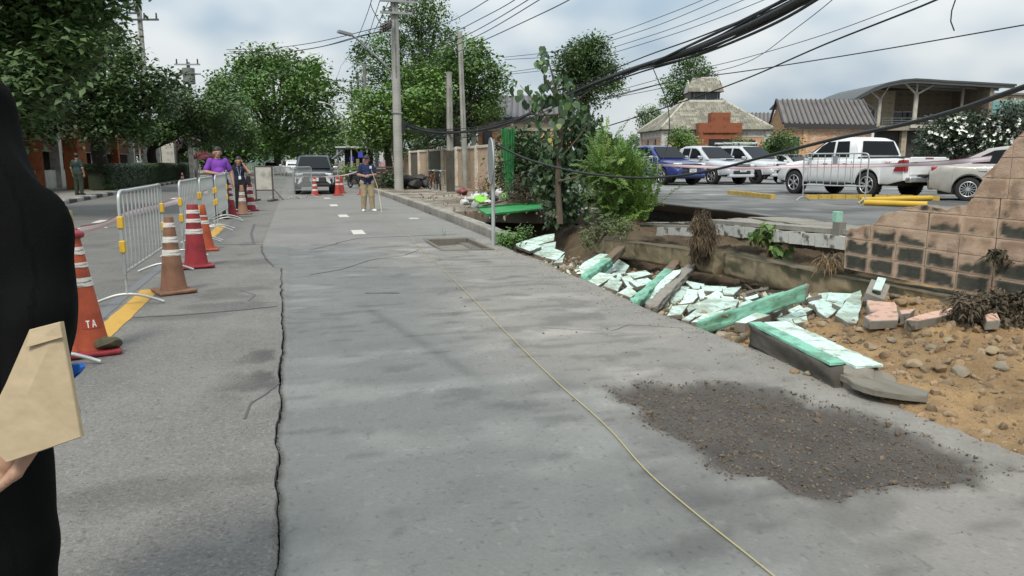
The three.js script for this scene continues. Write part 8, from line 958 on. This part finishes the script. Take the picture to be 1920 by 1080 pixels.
{ // big fallen beam beside the road
  const a = gp(1434, 607, 0.15), b = gp(1600, 688, 0.10), G = thing('fallen_beam', 'big fallen mint beam with dark underside at the road edge', 'fallen beam', a), d = b.clone().sub(a), dn = d.clone().normalize(), side = V(-dn.z, 0, dn.x); if (side.x < 0) side.negate();
  part('concrete_body', roughBeamPlain(V(0, -0.012, 0).addScaledVector(side, 0.03), d.clone().add(V(0, -0.012, 0)).addScaledVector(side, 0.03), 0.34, 0.18, 12), concreteMat(0.085, 0.078, 0.065), G);
  const edge = (s0, s1, e0, e1, y) => { const p = []; for (let i = 0; i <= 8; i++) p.push(d.clone().multiplyScalar(lerp(e0, e1, i / 8)).addScaledVector(side, s0).add(V(0, y, 0))); for (let i = 8; i >= 0; i--) p.push(d.clone().multiplyScalar(lerp(e0, e1, i / 8)).addScaledVector(side, s1 + (i === 8 ? 0 : (rd() - 0.5) * 0.02)).add(V(0, y, 0))); return poly3(p, 0.02, 0.006, rd); };
  part('mint_face', edge(-0.14, -0.02, -0.02, 0.94, 0.016), mintCol, G); for (let i = 0; i < 4; i++) part('white_tile_face', edge(-0.018, 0.20, i / 4 + 0.012, (i + 1) / 4 + (i === 3 ? 0.04 : 0), 0.02 + (i % 2) * 0.004), mintM[1], G);
  part('broken_end', rock(0.15, 81, 1.1, 0.8, 1.0, 3).translate(...d.clone().multiplyScalar(1.0).add(V(0.05, -0.09, 0)).toArray()), brokenM, G); part('broken_end', rock(0.12, 82, 1.1, 0.8, 1.0, 3).translate(...d.clone().multiplyScalar(1.02).addScaledVector(side, 0.22).add(V(0, -0.12, 0)).toArray()), brokenM, G);
}
{ const pts = [[1570, 700], [1610, 703], [1660, 710], [1742, 733], [1738, 742], [1690, 738], [1640, 730], [1598, 716]].map(([x, y]) => gp(x, y, 0.05)), o = pts[0].clone(), G = thing('stone_slab', 'flat grey stone slab lying on the road edge below the fallen beam', 'stone slab', o); part('slab', poly3(pts.map((p) => p.clone().sub(o)), 0.045, 0.04, rd), concreteMat(0.20, 0.185, 0.155), G); part('chip', rock(0.06, 83, 1.5, 0.5, 1, 2).translate(0.1, -0.02, 0.12), greyM, G); }
// rubble: stones that can be told apart
const stoneCount = new Map();
[[1612, 620], [1636, 655], [1714, 684], [1764, 692], [1860, 660], [1540, 610], [1508, 612], [1660, 600], [1700, 605], [1440, 530], [1380, 520], [1350, 520], [1455, 545], [1480, 540], [1432, 545], [1415, 535], [1690, 570], [1712, 568], [1700, 590], [1560, 640], [1800, 702], [1835, 730], [1880, 690], [1745, 655], [1670, 640], [1490, 688], [1515, 692], [1385, 640], [1410, 650], [1240, 590], [1225, 580], [1070, 505], [1110, 535], [1395, 530], [1530, 556], [1604, 640], [1650, 690], [1780, 640]].sort((a, b) => a[0] - b[0]).forEach(([x, y], i) => { const road2 = (x === 1490 && y === 688) || (x === 1515 && y === 692), p = road2 ? onRoad(x, y) : settle(x, y, 0.01), s = 0.03 + 0.04 * hash(i, 3, 5), tone = ['pale', 'grey', 'brown'][i % 3]; const c = [[0.36, 0.29, 0.19], [0.29, 0.25, 0.19], [0.27, 0.19, 0.11]][i % 3]; const near = y > 625 ? 'on the brown earth near the road' : y > 575 ? 'among the pink slabs' : x < 1300 ? 'by the road edge near the mint fragments' : 'under the stained footing beam'; solo('rubble_stone', rock(s, 900 + i, 1.2, 0.75, 1, 2).translate(p.x, p.y + s * 0.2, p.z), concreteMat(...c), road2 ? (x < 1500 ? 'left' : 'right') + ' of two small grey stones on the road beside the fallen beam' : NTH[(stoneCount.set(tone + near, (stoneCount.get(tone + near) ?? -1) + 1), stoneCount.get(tone + near))] + ' ' + tone + ' rubble stone from the left, ' + near, 'stone', (road2 ? 'grey stones on the road' : tone + ' rubble stones ' + near)); });
// splinters and sticks
[[[1392, 530], [1425, 555], 0.025], [[1400, 548], [1440, 540], 0.03], [[1420, 545], [1475, 548], 0.03], [[1432, 562], [1470, 548], 0.03], [[1698, 596], [1712, 615], 0.03], [[1040, 445], [1080, 436], 0.05], [[1415, 568], [1450, 556], 0.025], [[1500, 565], [1540, 556], 0.04], [[1462, 565], [1494, 560], 0.04]].forEach(([a, b, w], i) => solo('timber_splinter', beam(ground(...a, 0.09), ground(...b, 0.11), w, w), i % 2 ? greyM : M.wood, ['brown splinter under the footing beam, left one', 'grey stick crossing the rubble behind the long column', 'dark stick left of the long mint column end', 'grey concrete stick beside the long mint column', 'dark splinter between the pink slabs', 'reddish brick end above the first fragments', 'thin brown stick amid the mint fragments', 'grey stick under the small hollow pieces', 'brown stick near the tip of the long mint column'][i], 'splinter'));

scatter('scattered_mint_chips', 700, [rock(1, 91, 1.3, 0.25, 0.9, 1), rock(1, 92, 0.9, 0.3, 1.3, 1)], mat(1, 1, 1, { map: T.dirt, roughness: 0.8 }), (r) => { const z = lerp(-12.6, -6.6, r()), x = lerp(3.85, 5.6 + 0.5 * r(), r()); return [V(x, soilY(x, z) + 0.02, z), 0.012 + 0.05 * Math.pow(r(), 3)]; }, 811, 'small mint and white chips of the fallen wall strewn over the earth', [0.56, 0.70, 0.63]);
scatter('scattered_grey_rubble', 900, [rock(1, 93, 1.2, 0.6, 0.9, 1), rock(1, 94, 1.0, 0.5, 1.2, 1)], stoneMat, (r) => { const z = lerp(-13, -6.2, r()), x = lerp(3.9, 6.1, r()); return [V(x, soilY(x, z) + 0.01, z), 0.015 + 0.07 * Math.pow(r(), 3)]; }, 813, 'broken grey concrete crumbs between the wall fragments', [0.30, 0.27, 0.23]);
// ---------- overhead cables ----------
function cable(label, pts, r, group) { const P = pts.map(([x, y, d]) => hd(x, y, d)), off = ([x, y]) => y < 0 || x > 1920, n = P.length; if (off(pts[n - 1]) && n > 2) P.push(P[n - 1].clone().addScaledVector(P[n - 1].clone().sub(P[n - 2]).normalize(), 14)); if (off(pts[0]) && n > 2) P.unshift(P[0].clone().addScaledVector(P[0].clone().sub(P[1]).normalize(), 6)); return solo('overhead_cable', tube(P, r, 6, Math.max(40, pts.length * 14)), M.wire, label, 'cable', group); }
const bundle = [[752, 232, 38.5], [800, 246, 36.5], [850, 249, 34], [905, 243, 31], [960, 228, 27], [1010, 206, 23], [1100, 163, 18], [1200, 125, 14.5], [1300, 93, 11.5], [1400, 50, 9.2], [1500, 0, 7.6], [1600, -60, 6.4]];
cable('thickest black cable of the bundle sweeping from the pole to the upper right', bundle, 0.042);
[[0, -9, 0.016], [4, 5, 0.018], [-3, 10, 0.015], [2, -5, 0.014], [-5, 3, 0.016], [0, 14, 0.012]].forEach(([dx, dy, r], i) => cable('black cable twisted along the thick bundle', bundle.map(([x, y, d], k) => [x + dx * 0.6, y + dy * (0.5 + 0.09 * k) * (k > 7 ? 1 + (k - 7) * 0.22 : 1) * Math.cos(k * 0.6 + i), d + 0.05 * i]), r, 'cables of the thick bundle'));
cable('loose black cable splitting off above the bundle', [[1225, 118, 13.5], [1300, 82, 11.4], [1400, 35, 9.2], [1480, -5, 7.9], [1540, -40, 7.0]], 0.022);
cable('loose black cable splitting off below the bundle', [[1200, 130, 14.4], [1300, 106, 11.6], [1400, 68, 9.3], [1480, 30, 7.9], [1530, 0, 7.2], [1600, -45, 6.4]], 0.018);
cable('thick fallen cable sagging from the sign post to the right edge', [[925, 268, 14.2], [985, 297, 14], [1080, 322, 13.5], [1180, 333, 13], [1260, 331, 12], [1340, 318, 11], [1440, 292, 9.5], [1560, 262, 8], [1700, 232, 6.5], [1800, 205, 5.5], [1940, 156, 4.5]], 0.019);
cable('cable rising from the vine covered tree across the pavilion roof', [[1085, 250, 24], [1117, 243, 23], [1294, 186, 19], [1400, 147, 17], [1545, 84, 14], [1755, 0, 11], [1850, -45, 10]], 0.016);
cable('wire crossing the sky to the right edge above the arched roof', [[1130, 185, 34], [1264, 152, 31], [1400, 133, 28], [1636, 96, 24], [1960, 40, 20]], 0.018);
cable('wire climbing steeply past the tree behind the pavilion', [[1120, 190, 36], [1269, 150, 32], [1400, 117, 27], [1490, 55, 23], [1560, 0, 20], [1600, -40, 18]], 0.012);
[[[1128, 178, 40], [1269, 140, 36], [1400, 108, 33], [1560, 60, 29], [1721, 0, 26]], [[1137, 186, 40], [1264, 160, 36], [1330, 140, 34]], [[942, 108, 46], [1040, 96, 42], [1136, 69, 38], [1230, 35, 34], [1317, 0, 31], [1380, -30, 29]], [[946, 112, 46], [1040, 105, 42], [1133, 80, 38], [1240, 45, 34], [1347, 0, 31], [1410, -30, 29]], [[953, 136, 46], [1050, 120, 42], [1147, 90, 38], [1270, 50, 34], [1394, 0, 30], [1470, -35, 28]], [[960, 139, 46], [1060, 126, 42], [1151, 99, 38], [1290, 55, 33], [1420, 5, 29], [1500, -30, 27]]].forEach((p, i) => cable(['topmost','second','third','fourth','fifth','lowest'][i] + ' of the thin wires fanning over the right side of the sky', p, 0.014));
[[[752, 62, 38.4], [800, 55, 36], [845, 40, 33], [915, 0, 28], [960, -30, 26]], [[752, 78, 38.4], [800, 76, 36], [857, 57, 33], [900, 36, 30], [965, 0, 26], [1000, -25, 25]], [[752, 96, 38.4], [810, 90, 36], [873, 67, 32], [990, 0, 25], [1020, -20, 24]], [[752, 104, 38.4], [815, 96, 36], [890, 70, 31], [1011, 0, 24], [1040, -18, 23]], [[752, 130, 38.4], [820, 112, 35], [900, 79, 30], [985, 40, 26], [1067, 0, 22], [1110, -25, 21]]].forEach((p, i) => cable(['topmost','second','third','fourth','lowest'][i] + ' of the black wires rising right from the lamp post pole over the trees', p, 0.017));
[[[425, 93, 60], [500, 91, 52], [577, 82, 46], [640, 69, 42], [692, 56, 39.5], [735, 46, 38.3]], [[425, 100, 60], [500, 99, 52], [560, 95, 47], [620, 84, 43], [672, 70, 40.5], [735, 52, 38.3]], [[430, 96, 60], [520, 98, 51], [600, 88, 45], [690, 64, 39.6], [735, 58, 38.3]]].forEach((p, i) => cable(['upper','lower','middle'][i] + ' of the three black wires from the pole to the left trees', p, 0.02));
[[[700, -10, 40], [690, 22, 46], [672, 68, 60], [655, 102, 78], [641, 122, 95]], [[716, -10, 40], [703, 30, 46], [688, 75, 60], [668, 118, 80], [655, 130, 95]], [[705, -8, 39], [695, 5, 38.8], [708, 35, 38.6], [718, 52, 38.4]], [[735, -10, 38.4], [716, 30, 40], [700, 62, 48], [676, 105, 70], [660, 128, 94]], [[640, 122, 95], [632, 145, 120], [626, 160, 140]], [[748, 5, 38.2], [738, 20, 38.2], [728, 38, 38.2], [720, 55, 38.2]]].forEach((p, i) => cable(['leftmost wire descending from the top edge to the far crossarm pole', 'second wire descending from the top edge to the far crossarm pole', 'short jumper wire left of the tall pole top', 'wire from the top of the tall pole down to the far crossarm pole', 'short wire hanging left of the far crossarm pole', 'short jumper wire at the insulators of the tall pole'][i], p, 0.02));
for (let i = 0; i < 7; i++) cable('slack thin cable hanging between the lamp post pole and the short pole', [[752, 222 + i * 2.5, 38.3], [775, 236 + i * 2.6, 37.6], [805, 244 + i * 2.2, 36.8], [830, 248 + i * 1.6, 36], [846, 246 + i * 2, 35.6]], 0.012, 'slack cables between the poles');
for (let i = 0; i < 4; i++) cable('slack thin cable hanging between the short pole and the slim pole', [[846, 248 + i * 3, 35.6], [858, 256 + i * 2, 36], [874, 246 + i * 4, 37.5], [900, 240 + i * 3, 36], [950, 225 + i * 3, 30]], 0.012, 'slack cables at the short pole');
cable('thin wire drooping in a bow in front of the pavilion', [[1225, 130, 13.4], [1238, 160, 13.4], [1250, 190, 13.4], [1255, 230, 13.4], [1252, 270, 13.4], [1243, 300, 13.3], [1240, 332, 12.4]], 0.008);
cable('short curled wire end hanging from the top right', [[1796, -40, 7], [1791, 0, 7], [1783, 25, 7], [1783, 45, 7], [1789, 58, 7]], 0.006);
renderer.render(scene, camera);
